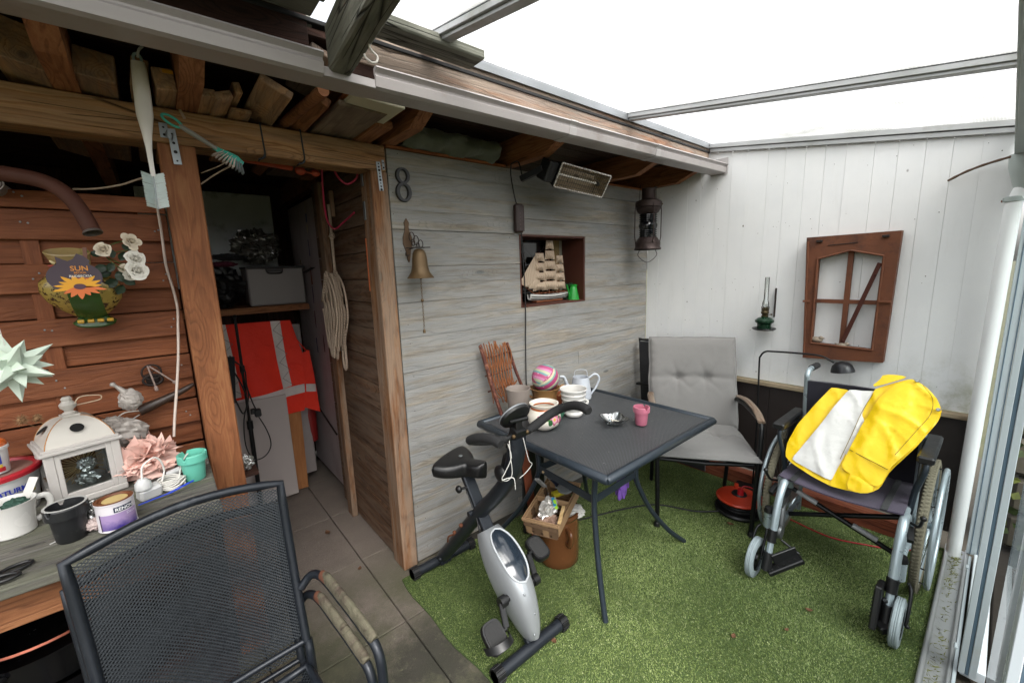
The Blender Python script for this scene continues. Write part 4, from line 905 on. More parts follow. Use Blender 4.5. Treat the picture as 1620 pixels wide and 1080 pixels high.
b = MB(); b.lathe([(0, .004), (.006, .004), (.008, 0)], on_drape((-.496, -1.699, .849), .036), axis=(-1, 0, .643), n=12); b.lathe([(0, .004), (.006, .004), (.008, 0)], on_drape((-.435, -1.62, .945), .036), axis=(-1, 0, .643), n=12); b.build('press_stud', M_galv, sl)
b = MB()
for P_ in ([(-.62, -1.600, .655), (-.56, -1.645, .75), (-.51, -1.680, .828), (-.47, -1.675, .888), (-.445, -1.64, .93)], [(-.66, -1.425, .593), (-.59, -1.446, .702), (-.53, -1.462, .795), (-.48, -1.485, .873)]):
    b.tube(crom([on_drape(p, .040 if P_[0][1] < -1.5 else .022) for p in P_], 6), .0012, 5)
b.build('edge_seam', M_stitch, sl)
# ------------------------------------------------------------------ rusty cast iron window on the white wall
iw = thing('iron_window', 'old rusty cast iron window frame hung crooked on the white wall', 'window frame', (-.03, -1.26, .93))
def P2(y, z, x=0): return V(x, y, z)
# outline and opening corners on the wall plane (measured, slightly out of square)
TL, TR, BR, BL = (-1.056, 1.622), (-1.458, 1.627), (-1.447, .948), (-1.088, .925)
oTL, oT, oTR, oBR, oBL = (-1.118, 1.500), (-1.262, 1.540), (-1.402, 1.505), (-1.398, 1.010), (-1.122, 1.018)
b = MB(); dx = .055
def wallprism(pts, x0, d): b.prism([(x0, y, z) for y, z in pts], (-d, 0, 0))
wallprism([TL, TR, oTR, oT, oTL], -.004, dx); wallprism([TR, BR, oBR, oTR], -.004, dx-.001); wallprism([BR, BL, oBL, oBR], -.004, dx-.0005); wallprism([BL, TL, oTL, oBL], -.004, dx-.0015)
b.build('outer_frame', M_rust, iw)
b = MB()
inn = [oTL, oT, oTR, oBR, oBL]
for i in range(5):
    a, c = inn[i], inn[(i+1) % 5]; b.tube([(-.060, *a), (-.060, *c)], .006, 6)
b.bar((-.058, -1.066, 1.60), (-.058, -1.094, .95), .018, .010, up=(0, 1, 0)); b.bar((-.060, -1.10, 1.26), (-.060, -1.066, 1.26), .02, .012, up=(0, 0, 1)); b.bar((-.060, -1.402, 1.27), (-.060, -1.45, 1.27), .02, .012)
b.build('raised_moulding', M_rust, iw)
b = MB(); b.bar((-.03, oT[0], oT[1]), (-.03, -1.262, 1.012), .022, .024, up=(0, 1, 0)); b.build('upright_bar', M_rust, iw)
b = MB(); b.bar((-.0305, oTL[0], 1.262), (-.0305, oTR[0], 1.262), .020, .022, up=(0, 0, 1)); b.build('cross_bar', M_rust, iw)
b = MB(); b.bar((-.050, -1.266, 1.035), (-.050, -1.388, 1.47), .020, .006, up=(1, 0, 0)); b.sphere((-.054, -1.375, 1.41), .005, 8, 5); b.sphere((-.054, -1.268, 1.05), .006, 8, 5); b.build('diagonal_stay', plain('dark_rust', '#4a2318', .8, .3, .3, 20, .4), iw)
b = MB(); b.box((-.064, -1.12, 1.598), (.014, .028, .012)); b.box((-.064, -1.40, 1.604), (.014, .028, .012)); b.bar((-.0605, -1.16, 1.572), (-.0605, -1.29, 1.58), .004, .004); b.build('hinge_lug', M_iron, iw)
M_stonebird = plain('speckled_stone', '#8d8071', .8, 0, .3, 60, .6)
def bird(x, y, z, s_, lab, rot):
    t = thing('stone_bird', lab, 'ornament', (x, y, z), 'stone birds on the rusty window')
    b = MB(); b.sphere((x, y, z+s_*.62), s_, 16, 10, sc3=(.75, 1.15, .62), rot=Matrix.Rotation(rot, 3, 'X')); b.build('body', M_stonebird, t)
    b = MB(); b.sphere((x-.004, y-s_*.75, z+s_*1.05), s_*.42, 12, 8); b.lathe([(.006, 0), (0, .012)], (x-.006, y-s_*1.12, z+s_*1.05), axis=(0, -1, -.1), n=8); b.build('head', M_stonebird, t)
    b = MB(); b.bar((x, y+s_*.9, z+s_*.7), (x+.002, y+s_*1.5, z+s_*.95), .012, .004); b.build('tail', M_stonebird, t)
    return t
bird(-.03, -1.142, 1.020, .027, 'speckled stone bird on the left sill of the rusty window', .1)
bird(-.045, -1.268, 1.004, .024, 'stone bird lying lower at the middle of the rusty window', -.1)
# ------------------------------------------------------------------ oil lamp on the wall
ol = thing('oil_lamp', 'green wall oil lamp with a tall thin glass chimney', 'oil lamp', (-.07, -.875, 1.06))
o_ = V(-.075, -.875, 1.07); M_green = plain('dark_green_enamel', '#10301f', .25, .2, .1)
MB().lathe([(.0, .0), (.058, .006), (.066, .014), (.064, .017), (.04, .012), (0, .012)], o_, n=30).build('drip_tray', M_blkmetal, ol)
MB().lathe([(.036, .012), (.040, .02), (.038, .035), (.040, .045), (.052, .055), (.052, .066), (.035, .08), (.018, .087), (.0, .088)], o_, n=30).build('reservoir', M_green, ol)
b = MB(); b.lathe([(.018, .085), (.02, .095), (.014, .10), (.022, .108), (.022, .118), (.015, .125), (.017, .14), (.012, .145)], o_, n=20)
for k in range(8): b.bar(o_+V(math.cos(k*.785)*.019, math.sin(k*.785)*.019, .122), o_+V(math.cos(k*.785)*.021, math.sin(k*.785)*.021, .15), .004, .001)
b.tube([o_+V(0, -.015, .10), o_+V(0, -.035, .103)], .002, 6); b.sphere(o_+V(0, -.036, .103), .006, 8, 5); b.build('burner', plain('tarnished_brass', '#4c4330', .4, .8), ol)
MB().lathe([(.014, .14), (.019, .155), (.019, .17), (.013, .195), (.0125, .33)], o_, n=20).build('glass_chimney', glassmat('lamp_glass', (.86, .89, .88), 0, .22), ol)
b = MB(); b.bar((-.006, -.905, 1.15), (-.006, -.905, 1.33), .018, .006, up=(0, 1, 0)); b.bar((-.006, -.875, 1.10), (-.05, -.875, 1.10), .02, .006); b.build('wall_bracket', M_iron, ol)

# ------------------------------------------------------------------ house number 8
def torus8(cx, cz, ra, rb, w_, th, mat, parent):
    b = MB(); N = 40; vs = []; fs = []
    for k in range(N):
        a = 2*math.pi*k/N
        # thicker at the sides, like serif numerals
        w2 = w_*(.72+.5*abs(math.cos(a)))
        for (r_, yy) in ((-w2/2, -.004), (-w2*.35, -th), (w2*.35, -th), (w2/2, -.004)):
            vs.append((cx+(ra+r_)*math.cos(a), yy, cz+(rb+r_)*math.sin(a)))
    for k in range(N):
        j = (k+1) % N
        for q in range(4): fs.append((k*4+q, j*4+q, j*4+(q+1) % 4, k*4+(q+1) % 4))
    b.add(vs, fs, 0, False); return b
M_cast = plain('dark_cast_iron', '#37373a', .5, .3, .15, 30, .3)
b = torus8(-2.018, 1.929, .026, .030, .015, .016, M_cast, None); b2 = torus8(-2.018, 1.858, .029, .036, .017, .0165, M_cast, None); b.add(b2.v, b2.f)
b.sphere((-2.018, -.0165, 1.893), .003, 6, 4); b.sphere((-2.018, -.0165, 1.955), .002, 6, 4); tag(b.build('house_number', M_cast), 'black cast iron house number 8 on the grey planks', 'house number')
# ------------------------------------------------------------------ ship bell
sb = thing('wall_bell', 'small brass bell on a scrolled iron bracket with a hanging chain', 'bell', (-2.01, -.05, 1.45))
M_brass = plain('tarnished_brass_bell', '#604d34', .5, .5, .2, 20, .2, '#4d3f2c', .3)
bc = V(-2.003, -.085, 1.475)
MB().lathe([(0, .128), (.012, .128), (.022, .122), (.030, .108), (.034, .085), (.036, .05), (.042, .025), (.054, .008), (.060, 0), (.060, -.004), (.056, -.004), (.040, .02), (.03, .06), (.02, .11), (0, .118)], bc, n=36).build('bell', M_brass, sb)
b = MB(); b.tube([bc+V(0, 0, .11), bc+V(0, 0, .0)], .002, 6); b.sphere(bc+V(0, 0, .0), .009, 10, 6); b.build('clapper', M_iron, sb)
b = MB()
# wall plate: pointed anchor shape
pl = [(0, .145), (.014, .125), (.010, .108), (.012, .09), (.024, .06), (.026, .03), (.014, 0), (.006, -.045), (0, -.055), (-.006, -.045), (-.014, 0), (-.026, .03), (-.024, .06), (-.012, .09), (-.010, .108), (-.014, .125)]
b.prism([(-2.015+x*.9, -.001, 1.60+z) for x, z in pl], (0, -.006, 0)); b.build('wall_plate', plain('worn_bronze', '#5a4634', .5, .6, .2, 25, .3), sb)
b = MB(); b.tube([(-2.012, -.006, 1.605), (-2.004, -.06, 1.612), (-1.998, -.13, 1.606)], .0025, 6); b.tube([(-2.04, -.03, 1.61), (-1.93, -.06, 1.612)], .0025, 6)
for k, (dx_, z_, r_) in enumerate(((.012, 1.66, .017), (.028, 1.645, .016), (.045, 1.628, .014), (.016, 1.635, .011), (.034, 1.624, .009))):
    b.tube([(-2.012+dx_+math.cos(a)*r_*.8, -.012-dx_*.6, z_+math.sin(a)*r_*1.3) for a in np.linspace(0, 2*math.pi, 15)[:-1]], .002, 6, closed=True)
b.tube(crom([(-2.015, -.01, 1.58), (-2.035, -.02, 1.575), (-2.04, -.03, 1.59)], 4), .0025, 6); b.build('scroll_bracket', M_iron, sb)
b = MB()
zc = 1.465
for k in range(24):
    ax = k % 2; b.tube([(-2.003+(math.cos(a)*.0035 if ax else 0), -.085+(0 if ax else math.cos(a)*.0035), zc-.0095*k+math.sin(a)*.006) for a in np.linspace(0, 2*math.pi, 9)[:-1]], .0011, 4, closed=True)
b.sphere((-2.003, -.085, 1.37), .008, 8, 6); b.lathe([(0, 0), (.007, 0), (.006, .012), (.003, .016), (.0, .024)], (-2.003, -.085, 1.218), n=12); b.build('chain', M_brass, sb)
# ------------------------------------------------------------------ infrared heater, switch box and cable
ht = thing('patio_heater', 'black infrared heater with a bright wire grille under the eaves', 'heater', (-1.1, -.25, 1.93))
# local frame: X along length, Y = facing direction
a0, a1 = V(-1.305, -.30, 1.965), V(-.925, -.30, 1.945); X = (a1-a0).normalized(); F = V(.05, -.86, -.50).normalized(); Z = X.cross(F).normalized(); Fv = F
cen = (a0+a1)/2+V(0, 0, -.005)
def HP(u, f, w_): return cen+X*u+Fv*f+Z*w_
b = MB(); sgn = 1 if Z.z > 0 else -1
L2, H2 = .20, .064
# open reflector trough
A = [HP(-L2, 0, -H2), HP(L2, 0, -H2), HP(L2, 0, H2), HP(-L2, 0, H2)]; B = [HP(-L2, -.09, -H2*.45), HP(L2, -.09, -H2*.45), HP(L2, -.09, H2*.45), HP(-L2, -.09, H2*.45)]
b.add(A+B, [(0, 1, 5, 4), (2, 3, 7, 6), (1, 2, 6, 5), (3, 0, 4, 7), (4, 5, 6, 7)]); b.build('housing', M_blkmetal, ht)
b = MB(); k_ = .985; b.add([HP(-L2*k_, -.004, -H2*.93), HP(L2*k_, -.004, -H2*.93), HP(L2*k_, -.004, H2*.93), HP(-L2*k_, -.004, H2*.93), HP(-L2*.97, -.05, -H2*.5), HP(L2*.97, -.05, -H2*.5), HP(L2*.97, -.05, H2*.5), HP(-L2*.97, -.05, H2*.5)], [(0, 1, 5, 4), (2, 3, 7, 6), (1, 2, 6, 5), (3, 0, 4, 7), (4, 5, 6, 7)]); b.build('reflector', plain('warm_reflector', '#a4947c', .3, .7, .08, 9, .1), ht)
b = MB(); b.tube([HP(-L2*.9, -.022, 0), HP(L2*.7, -.022, 0)], .006, 10); b.build('heating_tube', plain('white_quartz', '#d9d3c8', .3), ht)
b = MB(); b.tube([HP(L2*.66, -.018, -.0), HP(L2*.72, -.018, 0)], .012, 10); b.bar(HP(L2*.6, -.015, .01), HP(L2*.62, -.015, .05), .004, .004); b.build('tube_holder', M_blkplast, ht)
b = MB()
for (p, q) in (((-1, -1), (1, -1)), ((1, -1), (1, 1)), ((1, 1), (-1, 1)), ((-1, 1), (-1, -1))): b.bar(HP(p[0]*L2*.985, .001, p[1]*H2*.93), HP(q[0]*L2*.985, .001, q[1]*H2*.93), .008, .006, up=Fv)
b.build('bright_frame', plain('bright_steel', '#cfcac2', .25, .9), ht)
b = MB()
for k in range(1, 24): b.tube([HP(-L2+2*L2*k/24, .003, -H2*.93), HP(-L2+2*L2*k/24, .003, H2*.93)], .0011, 4)
for k in range(1, 6): b.tube([HP(-L2, .005, -H2+2*H2*k/6), HP(L2, .005, -H2+2*H2*k/6)], .0012, 4)
b.build('grille', plain('steel_wire', '#4b4640', .4, .8), ht)
b = MB(); b.box(HP(-L2-.03, -.045, 0), (.06, .07, .10), Matrix((X, Fv, Z)).transposed(), .006); b.bar(HP(-L2-.05, -.06, 0), (-1.42, -.14, 1.955), .03, .028); b.bar((-1.30, -.18, 2.03), HP(-L2-.02, -.07, .02), .03, .004); b.build('mounting_arm', M_blkmetal, ht); b = MB(); b.bar((-.98, -.14, 2.05), HP(L2*.4, -.08, .02), .03, .004); b.build('mounting_arm', M_blkmetal, ht)
sw_ = thing('cable_switch', 'dark brown ribbed inline switch box hanging on a black cable', 'switch', (-1.34, -.03, 1.69))
MB().box((-1.345, -.028, 1.775), (.052, .042, .155), None, .010).build('housing', plain('dark_brown_plastic', '#32211f', .4), sw_)
b = MB()
for k in range(4): b.box((-1.3185+.0, -.015-.009*k, 1.775), (.004, .004, .14))
for k in range(5): b.box((-1.352, -.0495, 1.80-.02*k), (.008, .002, .008))
b.build('ribs', plain('brown_rib', '#4a3531', .4), sw_)
b = MB(); b.tube(crom([(-1.39, -.03, 2.055), (-1.385, -.02, 2.0), (-1.365, -.02, 1.90), (-1.35, -.025, 1.84)], 5), .0035, 6); b.tube(crom([(-1.322, -.022, 1.71), (-1.318, -.02, 1.62), (-1.305, -.018, 1.45), (-1.30, -.016, 1.25), (-1.305, -.014, 1.05), (-1.31, -.014, .74)], 6), .0035, 6); b.tube(crom([(-1.39, -.03, 2.055), (-1.40, -.10, 2.05), (-1.41, -.14, 1.97)], 5), .0035, 6)
b.build('cable', M_wire, sw_)
# ------------------------------------------------------------------ ship's lantern hanging in the corner
sl_ = thing('ship_lantern', 'old dark ships lantern with ribbed lens hanging from a rafter', 'lantern', (-.28, -.17, 1.62))
o_ = V(-.275, -.17, 1.60); M_lan = plain('old_lantern_metal', '#3a2f2d', .5, .6, .25, 20, .4, '#5f4a40', .35)
MB().lathe([(.088, 0), (.092, .006), (.088, .014), (.084, .022), (.086, .05), (.080, .058), (.07, .075), (.062, .085), (.0, .085)], o_, n=36).build('base_tank', M_lan, sl_)
prof = []; z = .085
for k in range(4): prof += [(.052, z), (.060, z+.004), (.060, z+.008), (.052, z+.013)]; z += .014
prof += [(.056, z), (.062, z+.02), (.062, z+.03), (.056, z+.045)]; z += .046
for k in range(4): prof += [(.052, z), (.060, z+.004), (.060, z+.008), (.052, z+.013)]; z += .014
MB().lathe(prof, o_, n=32, smooth=False).build('ribbed_lens', NT('dark_lens_glass').fin('#0a0c10', .08, 0, None, Specular_IOR_Level=.9), sl_)
MB().lathe([(.055, z), (.070, z+.012), (.080, z+.03), (.082, z+.038), (.080, z+.042), (.088, z+.046), (.089, z+.075), (.084, z+.078), (.084, z+.084), (.060, z+.094), (.047, z+.097), (.045, z+.100), (.045, z+.165), (.048, z+.168), (0, z+.17)], o_, n=36).build('chimney_cap', M_lan, sl_)
b = MB()
for a in (R_(235), R_(325), R_(55), R_(145)):
    d = V(math.cos(a), math.sin(a), 0); b.tube([o_+d*.086+V(0, 0, .045), o_+d*.094+V(0, 0, .09), o_+d*.094+V(0, 0, z+.02), o_+d*.088+V(0, 0, z+.065)], .0038, 6)
b.build('guard_bar', M_lan, sl_)
b = MB(); b.tube(crom([o_+V(.045, -.035, .0), o_+V(.05, -.04, -.04), o_+V(.0, 0, -.085), o_+V(-.05, .04, -.04), o_+V(-.045, .035, .0)], 8), .0022, 6); b.tube([o_+V(-.07, .03, z+.06), o_+V(-.055, .03, z+.19)], .0022, 6); b.tube([o_+V(.065, -.02, z+.06), o_+V(.06, -.02, z+.17)], .0022, 6); b.box(o_+V(.055, -.02, z+.178), (.025, .012, .008)); b.build('wire_handle', M_iron, sl_)
b = MB(); b.sphere(o_+V(.04, -.078, z+.06), .007, 10, 6); b.build('brass_catch', M_brass, sl_)
# ------------------------------------------------------------------ rolled tarpaulin under the eaves
M_tarp = fabric('green_grey_tarpaulin', '#5f6555', 120, .75)
def tarp(u, v):
    x = -2.01+.56*u; a = 2*math.pi*v; rr_ = .058*(1-.72*max(0, (u-.9)/.1)**2)*(1-.25*max(0, (.1-u)/.1))
    k = 1+.22*nz(u*9, math.cos(a)*1.6, math.sin(a)*1.6)+.10*nz(u*26, math.cos(a)*4, math.sin(a)*4)+.08*math.sin(a*3+u*14)
    return (x, .005+math.cos(a)*rr_*1.35*k, 2.104+math.sin(a)*rr_*.85*k)
b = MB(); b.grid(tarp, 60, 32); b.grid(lambda u, v: (-1.45, .005+math.cos(2*math.pi*v)*.025*u, 2.10+math.sin(2*math.pi*v)*.02*u), 3, 16); tag(b.build('rolled_tarpaulin', M_tarp), 'rolled olive green tarpaulin stuffed above the plank wall', 'tarpaulin')

# ------------------------------------------------------------------ timber stored on top of the lintel
rr = random.Random(21)
def scrap(label, x, w_, t_, y0, y1, z_, tilt=0, pitch=0, name='stored_board', mat=W_scrap, yaw=0):
    c = V(x, (y0+y1)/2, z_); o = plank(name, (x-math.sin(yaw)*(y1-y0)/2, y0, z_-math.sin(pitch)*(y1-y0)/2), (x+math.sin(yaw)*(y1-y0)/2, y1, z_+math.sin(pitch)*(y1-y0)/2), w_, t_, mat, None, up=(math.sin(tilt), 0, math.cos(tilt)), ch=.003, cache=False)
    return tag(o, label, 'board', 'timber stored on the lintel')
scrap('dark brown timber block, far left above the lintel', -3.115, .10, .10, -.12, .9, 2.112, .25)
scrap('chunky brown board end under the sloping rafter, left of the white brush', -2.98, .085, .075, -.13, .9, 2.093, .1)
scrap('upright board end directly behind the white brush handle', -2.885, .04, .085, -.12, .9, 2.098, .15)
scrap('brown board end with a yellow sticker, right of the white brush', -2.83, .05, .06, -.15, .9, 2.085, -.1)
scrap('short stub of reddish lath above the turquoise brush', -2.735, .055, .025, -.16, .5, 2.066, -.1)
scrap('second short reddish lath stub, right of the first', -2.69, .05, .025, -.17, .5, 2.066, -.35)
scrap('flat lath lying on the lintel below the round stick', -2.63, .06, .014, -.08, .7, 2.058, 0)
scrap('rounded upright wooden slat end above the lintel', -2.647, .035, .022, -.16, .6, 2.10, 1.35)
scrap('wide weathered board poking out with a worn dark end', -2.565, .095, .024, -.30, .8, 2.078, .42)
b = MB(); b.tube([(-2.445, -.36, 2.075), (-2.52, .55, 2.072)], .018, 18); tag(b.build('round_pole', W_raft), 'round wooden pole sticking out above the doorway', 'pole', 'timber stored on the lintel')
scrap('long brown board lying beside the round pole', -2.43, .05, .03, -.30, .9, 2.07, .5, mat=W_raft)
scrap('grey window board, lowest of the stack over the doorway', -2.30, .17, .018, -.32, .9, 2.066, 0, mat=wood('grey_brown_panel', '#564a40', '#746456', '#8a7a6a', .8, False, 5))
scrap('reddish frame board on the right of the stack', -2.185, .07, .026, -.22, .9, 2.062, 0, mat=W_raft)
scrap('orange new board, third down in the stack', -2.27, .19, .018, -.37, .7, 2.088, .05, mat=W_rail)
scrap('pale painted board at the front of the stack', -2.275, .18, .014, -.40, .5, 2.0705+.0, .05, mat=plain('pale_painted_edge', '#b4ae97', .7, 0, .1))
scrap('brown board at the top of the stack, under the gutter', -2.30, .17, .03, -.33, .7, 2.125, .05, mat=W_raft)
b = MB(); b.grid(lambda u, v: (-2.39+.20*u, -.385-.01*math.sin(u*20), 2.106-.015*u+.010*v+.004*math.sin(u*31)), 20, 2, thick=.002); tag(b.build('torn_blue_foil', plain('blue_plastic_foil', '#3d6a80', .4)), 'torn strip of blue plastic between the stacked boards', 'plastic strip')
scrap('short pale board end left of the wooden stack', -2.44, .10, .018, -.42, -.1, 2.155, .35, mat=W_fascia)
b = MB(); b.box((-2.82, -.152, 2.106), (.026, .002, .010)); tag(b.build('yellow_sticker', plain('yellow_label', '#c98f10', .5)), 'small yellow sticker on a board end above the lintel', 'sticker')
# ------------------------------------------------------------------ crumpled things and pots
def crumple(c, r, sc3=(1, 1, 1), seed=0, amp=.3, nu=26, nv=16, freq=3.2, flat=True, rot=None):
    b = MB(); c = Vector(c)
    def f(u, v):
        a = 2*math.pi*u; th = math.pi*v; d = Vector((math.sin(th)*math.cos(a), math.sin(th)*math.sin(a), math.cos(th)))
        n = mnoise.noise(d*freq+Vector((seed, 0, 0)))+.6*abs(mnoise.noise(d*freq*2.3+Vector((seed, 5, 0))))-.2+.45*mnoise.noise(d*freq*5+Vector((seed, 5, 9)))
        p = Vector((d.x*sc3[0], d.y*sc3[1], d.z*sc3[2]))*r*(1+amp*n); return c+(rot @ p if rot else p)
    b.grid(f, nu, nv, smooth=not flat); return b
M_foil = plain('crumpled_aluminium_foil', '#c4c4c2', .28, .9, .1, 30, .3)
M_clearfoil = NT('clear_film').fin('#b9b6b0', .12, .35, None, Specular_IOR_Level=.9)
M_white = plain('white_glazed_ceramic', '#c9c7c3', .25, 0, .03, 6, .05)
M_whitepl = plain('white_plastic', '#c4c4c3', .35, 0, .03, 8, .05, '#a8a69c', .12)
TZ = .7185
def pot(name, label, cat, x, y, prof, mat, group=None, n=36, z=TZ, parts=None, sx=1):
    t = thing(name, label, cat, (x, y, z), group); MB().lathe(prof, (x, y, z), n=n, sx=sx).build('body', mat, t); return t
pot('grey_pot', 'plain grey beige tapered plant pot next to the trellis on the table', 'plant pot', -1.535, -.20, [(0, 0), (.046, 0), (.049, .004), (.060, .10), (.066, .150), (.067, .155), (.063, .156), (.060, .150), (.052, .06), (.047, .012), (0, .012)], plain('grey_beige_clay', '#857b74', .7, 0, .08, 9, .3))
# painted pot
def painted_mat():
    t = NT('painted_flower_glaze'); p = t.sep(t.obj0)
    ang = t.math('ARCTAN2', p[1], p[0]); u = t.math('MULTIPLY', ang, 1/6.2832); z = p[2]
    c = t.mix(t.noise(t.obj, 8, 3), '#d6cfc2', '#e3ddd2')
    band = t.math('MULTIPLY', t.math('GREATER_THAN', z, .103), t.math('LESS_THAN', z, .112)); c = t.mix(band, c, '#a9592c')
    def spot(c, u0, z0, r, colr, petals=0, inner=0):
        du = t.math('MULTIPLY', t.math('SUBTRACT', ang, u0), .085); dz = t.math('SUBTRACT', z, z0)
        d = t.math('SQRT', t.math('ADD', t.math('MULTIPLY', du, du), t.math('MULTIPLY', dz, dz)))
        if petals:
            a = t.math('ARCTAN2', dz, du); d = t.math('ADD', d, t.math('MULTIPLY', t.math('COSINE', t.math('MULTIPLY', a, petals)), r*.16))
        m = t.math('LESS_THAN', d, r)
        return t.mix(m, c, colr)
    a0 = -1.98   # towards the camera
    for (du, dz, r_, colr, pt) in ((.30, .062, .027, '#b35b78', 6), (.30, .062, .017, '#d39bab', 6), (.30, .064, .008, '#c9b04a', 0), (-.12, .074, .013, '#4c7a3c', 2), (-.22, .086, .012, '#6f9a55', 2), (.02, .05, .014, '#2f6035', 2), (-.05, .092, .007, '#4c7a3c', 2), (.62, .090, .012, '#4c7a3c', 2), (.72, .066, .010, '#2f6035', 2), (.55, .10, .006, '#a94f33', 0), (.1, .098, .005, '#a94f33', 0), (.85, .05, .018, '#b35b78', 6), (-.55, .07, .02, '#b35b78', 6), (-.75, .05, .012, '#4c7a3c', 2), (1.2, .08, .013, '#4c7a3c', 2)):
        c = spot(c, a0+du, dz, r_, colr, pt)
    return t.fin(c, .2, 0, None, Specular_IOR_Level=.6)
fp = thing('flower_pot', 'cream ceramic pot with painted pink flower and brown band on the table', 'plant pot', (-1.555, -.415, TZ))
b = MB().lathe([(0, 0), (.042, 0), (.048, .005), (.074, .024), (.083, .046), (.081, .074), (.070, .098), (.062, .108), (.062, .114), (.071, .124), (.072, .129), (.067, .130), (.058, .120), (.055, .108), (.062, .09), (.072, .05), (.05, .013), (0, .010)], (-1.555, -.415, TZ), n=48); b.build('body', painted_mat(), fp, origin=(-1.555, -.415, TZ))
jg = thing('handled_jug', 'yellow brown earthenware pot with handles holding the patterned ball', 'jug', (-1.335, -.20, TZ))
M_ochre = plain('ochre_earthenware', '#8e6940', .55, 0, .15, 10, .3, '#6c4f30', .3)
MB().lathe([(0, 0), (.058, 0), (.066, .02), (.070, .05), (.070, .075), (.076, .10), (.086, .118), (.082, .119), (.068, .10), (.062, .06), (.05, .015), (0, .012)], (-1.335, -.20, TZ), n=40).build('body', M_ochre, jg)
for s_ in (-1, 1):
    d = V(.77*s_, -.64*s_, 0); o_ = V(-1.335, -.20, TZ); MB().tube(crom([o_+d*.078+V(0, 0, .105), o_+d*.10+V(0, 0, .125), o_+d*.112+V(0, 0, .11), o_+d*.098+V(0, 0, .08), o_+d*.068+V(0, 0, .055)], 5), .007, 8).build('handle', M_ochre, jg)
def ball_mat():
    t = NT('patterned_ball_cloth'); p = t.sep(t.obj0)
    n = t.math('ADD', t.math('MULTIPLY', p[0], 9), t.math('MULTIPLY', p[2], 16)); n2 = t.math('SUBTRACT', t.math('MULTIPLY', p[2], 17), t.math('MULTIPLY', p[0], 14))
    a = t.math('FRACT', t.math('ADD', n, t.math('MULTIPLY', t.noise(t.obj0, 6, 2), .5))); b_ = t.math('FRACT', n2)
    c = t.ramp(a, [(0, '#a84a74'), (.3, '#a84a74'), (.31, '#5d8a90'), (.5, '#a3a88a'), (.74, '#4b7c86'), (.75, '#b8789a')], 'CONSTANT')
    c2 = t.ramp(b_, [(0, '#a03c68'), (.35, '#6f9a94'), (.55, '#bdb598'), (.8, '#a03c68')], 'CONSTANT')
    c = t.mix(t.math('GREATER_THAN', t.noise(t.obj0, 8, 1), .52), c, c2)
    w_ = t.ramp(t.voro(t.map(t.obj0, (30, 30, 60)), 1), [(.12, 1.0), (.2, 0.0)]); c = t.mix(t.math('MULTIPLY', w_, .45), c, '#e4e4da')
    return t.fin(c, .55, 0, None)
b = MB().sphere((-1.335, -.205, TZ+.172), .077, 28, 18); tag(b.build('patterned_ball', ball_mat(), origin=(-1.335, -.205, TZ+.172)), 'pink and turquoise patterned ball sitting in the brown pot', 'ball')
# stacked white pots
wp = thing('white_pot', 'white ribbed round plant pot at the middle of the table', 'plant pot', (-1.315, -.395, TZ))
MB().lathe([(0, 0), (.046, 0), (.050, .006), (.052, .014), (.046, .026), (.052, .04), (.060, .06), (.061, .068), (.057, .072), (.063, .086), (.065, .094), (.062, .098), (.066, .112), (.068, .118), (.065, .122), (.070, .138), (.073, .143), (.071, .147), (.067, .144), (.060, .10), (.052, .05), (.04, .015), (0, .012)], (-1.315, -.395, TZ), n=48).build('body', M_white, wp)
b = MB(); b.tube(crom([(-1.262, -.42, TZ+.05), (-1.244, -.43, TZ+.055), (-1.240, -.43, TZ+.068), (-1.255, -.42, TZ+.076)], 4), .007, 8); b.build('lug', M_white, wp)
b = MB().lathe([(0, 0), (.036, 0), (.05, .03), (.052, .05), (.048, .052), (.04, .02), (0, .01)], (-1.415, -.36, TZ), n=24); tag(b.build('small_green_pot', plain('green_glaze', '#3f6b55', .25)), 'small green glazed pot half hidden between the cream and white pots', 'plant pot')
b = MB().lathe([(0, 0), (.036, 0), (.045, .06), (.05, .075), (.046, .075), (.04, .03), (0, .01)], (-1.26, -.25, TZ), n=24); tag(b.build('terracotta_pot', plain('terracotta', '#8f4a2c', .8)), 'small terracotta pot behind the white ribbed pot', 'plant pot')
# white watering can
wc_ = thing('watering_can', 'white enamel watering can with thin spout at the back of the table', 'watering can', (-1.06, -.23, TZ))
o_ = V(-1.06, -.23, TZ); M_enam = plain('bluish_white_enamel', '#b9bec6', .25, 0, .05, 6, .05)
MB().lathe([(0, 0), (.062, 0), (.064, .01), (.056, .08), (.048, .125), (.048, .13), (.044, .13), (.05, .07), (.055, .012), (0, .01)], o_, n=32).build('body', M_enam, wc_)
d = V(.76, -.65, 0)
b = MB(); b.tube(crom([o_-d*.055+V(0, 0, .04), o_-d*.085+V(0, 0, .09), o_-d*.10+V(0, 0, .13), o_-d*.125+V(0, 0, .135)], 5), [.010]*8+[.008]*8, 8); b.build('spout', M_enam, wc_)
b = MB(); b.tube(crom([o_+d*.045+V(0, 0, .12), o_+d*.085+V(0, 0, .145), o_+d*.11+V(0, 0, .12), o_+d*.095+V(0, 0, .07), o_+d*.06+V(0, 0, .02)], 5), .006, 8); b.tube(crom([o_-d*.04+V(0, 0, .13), o_-d*.03+V(0, 0, .17), o_+d*.03+V(0, 0, .17), o_+d*.04+V(0, 0, .13)], 4), .0018, 5); b.build('handle', M_enam, wc_)
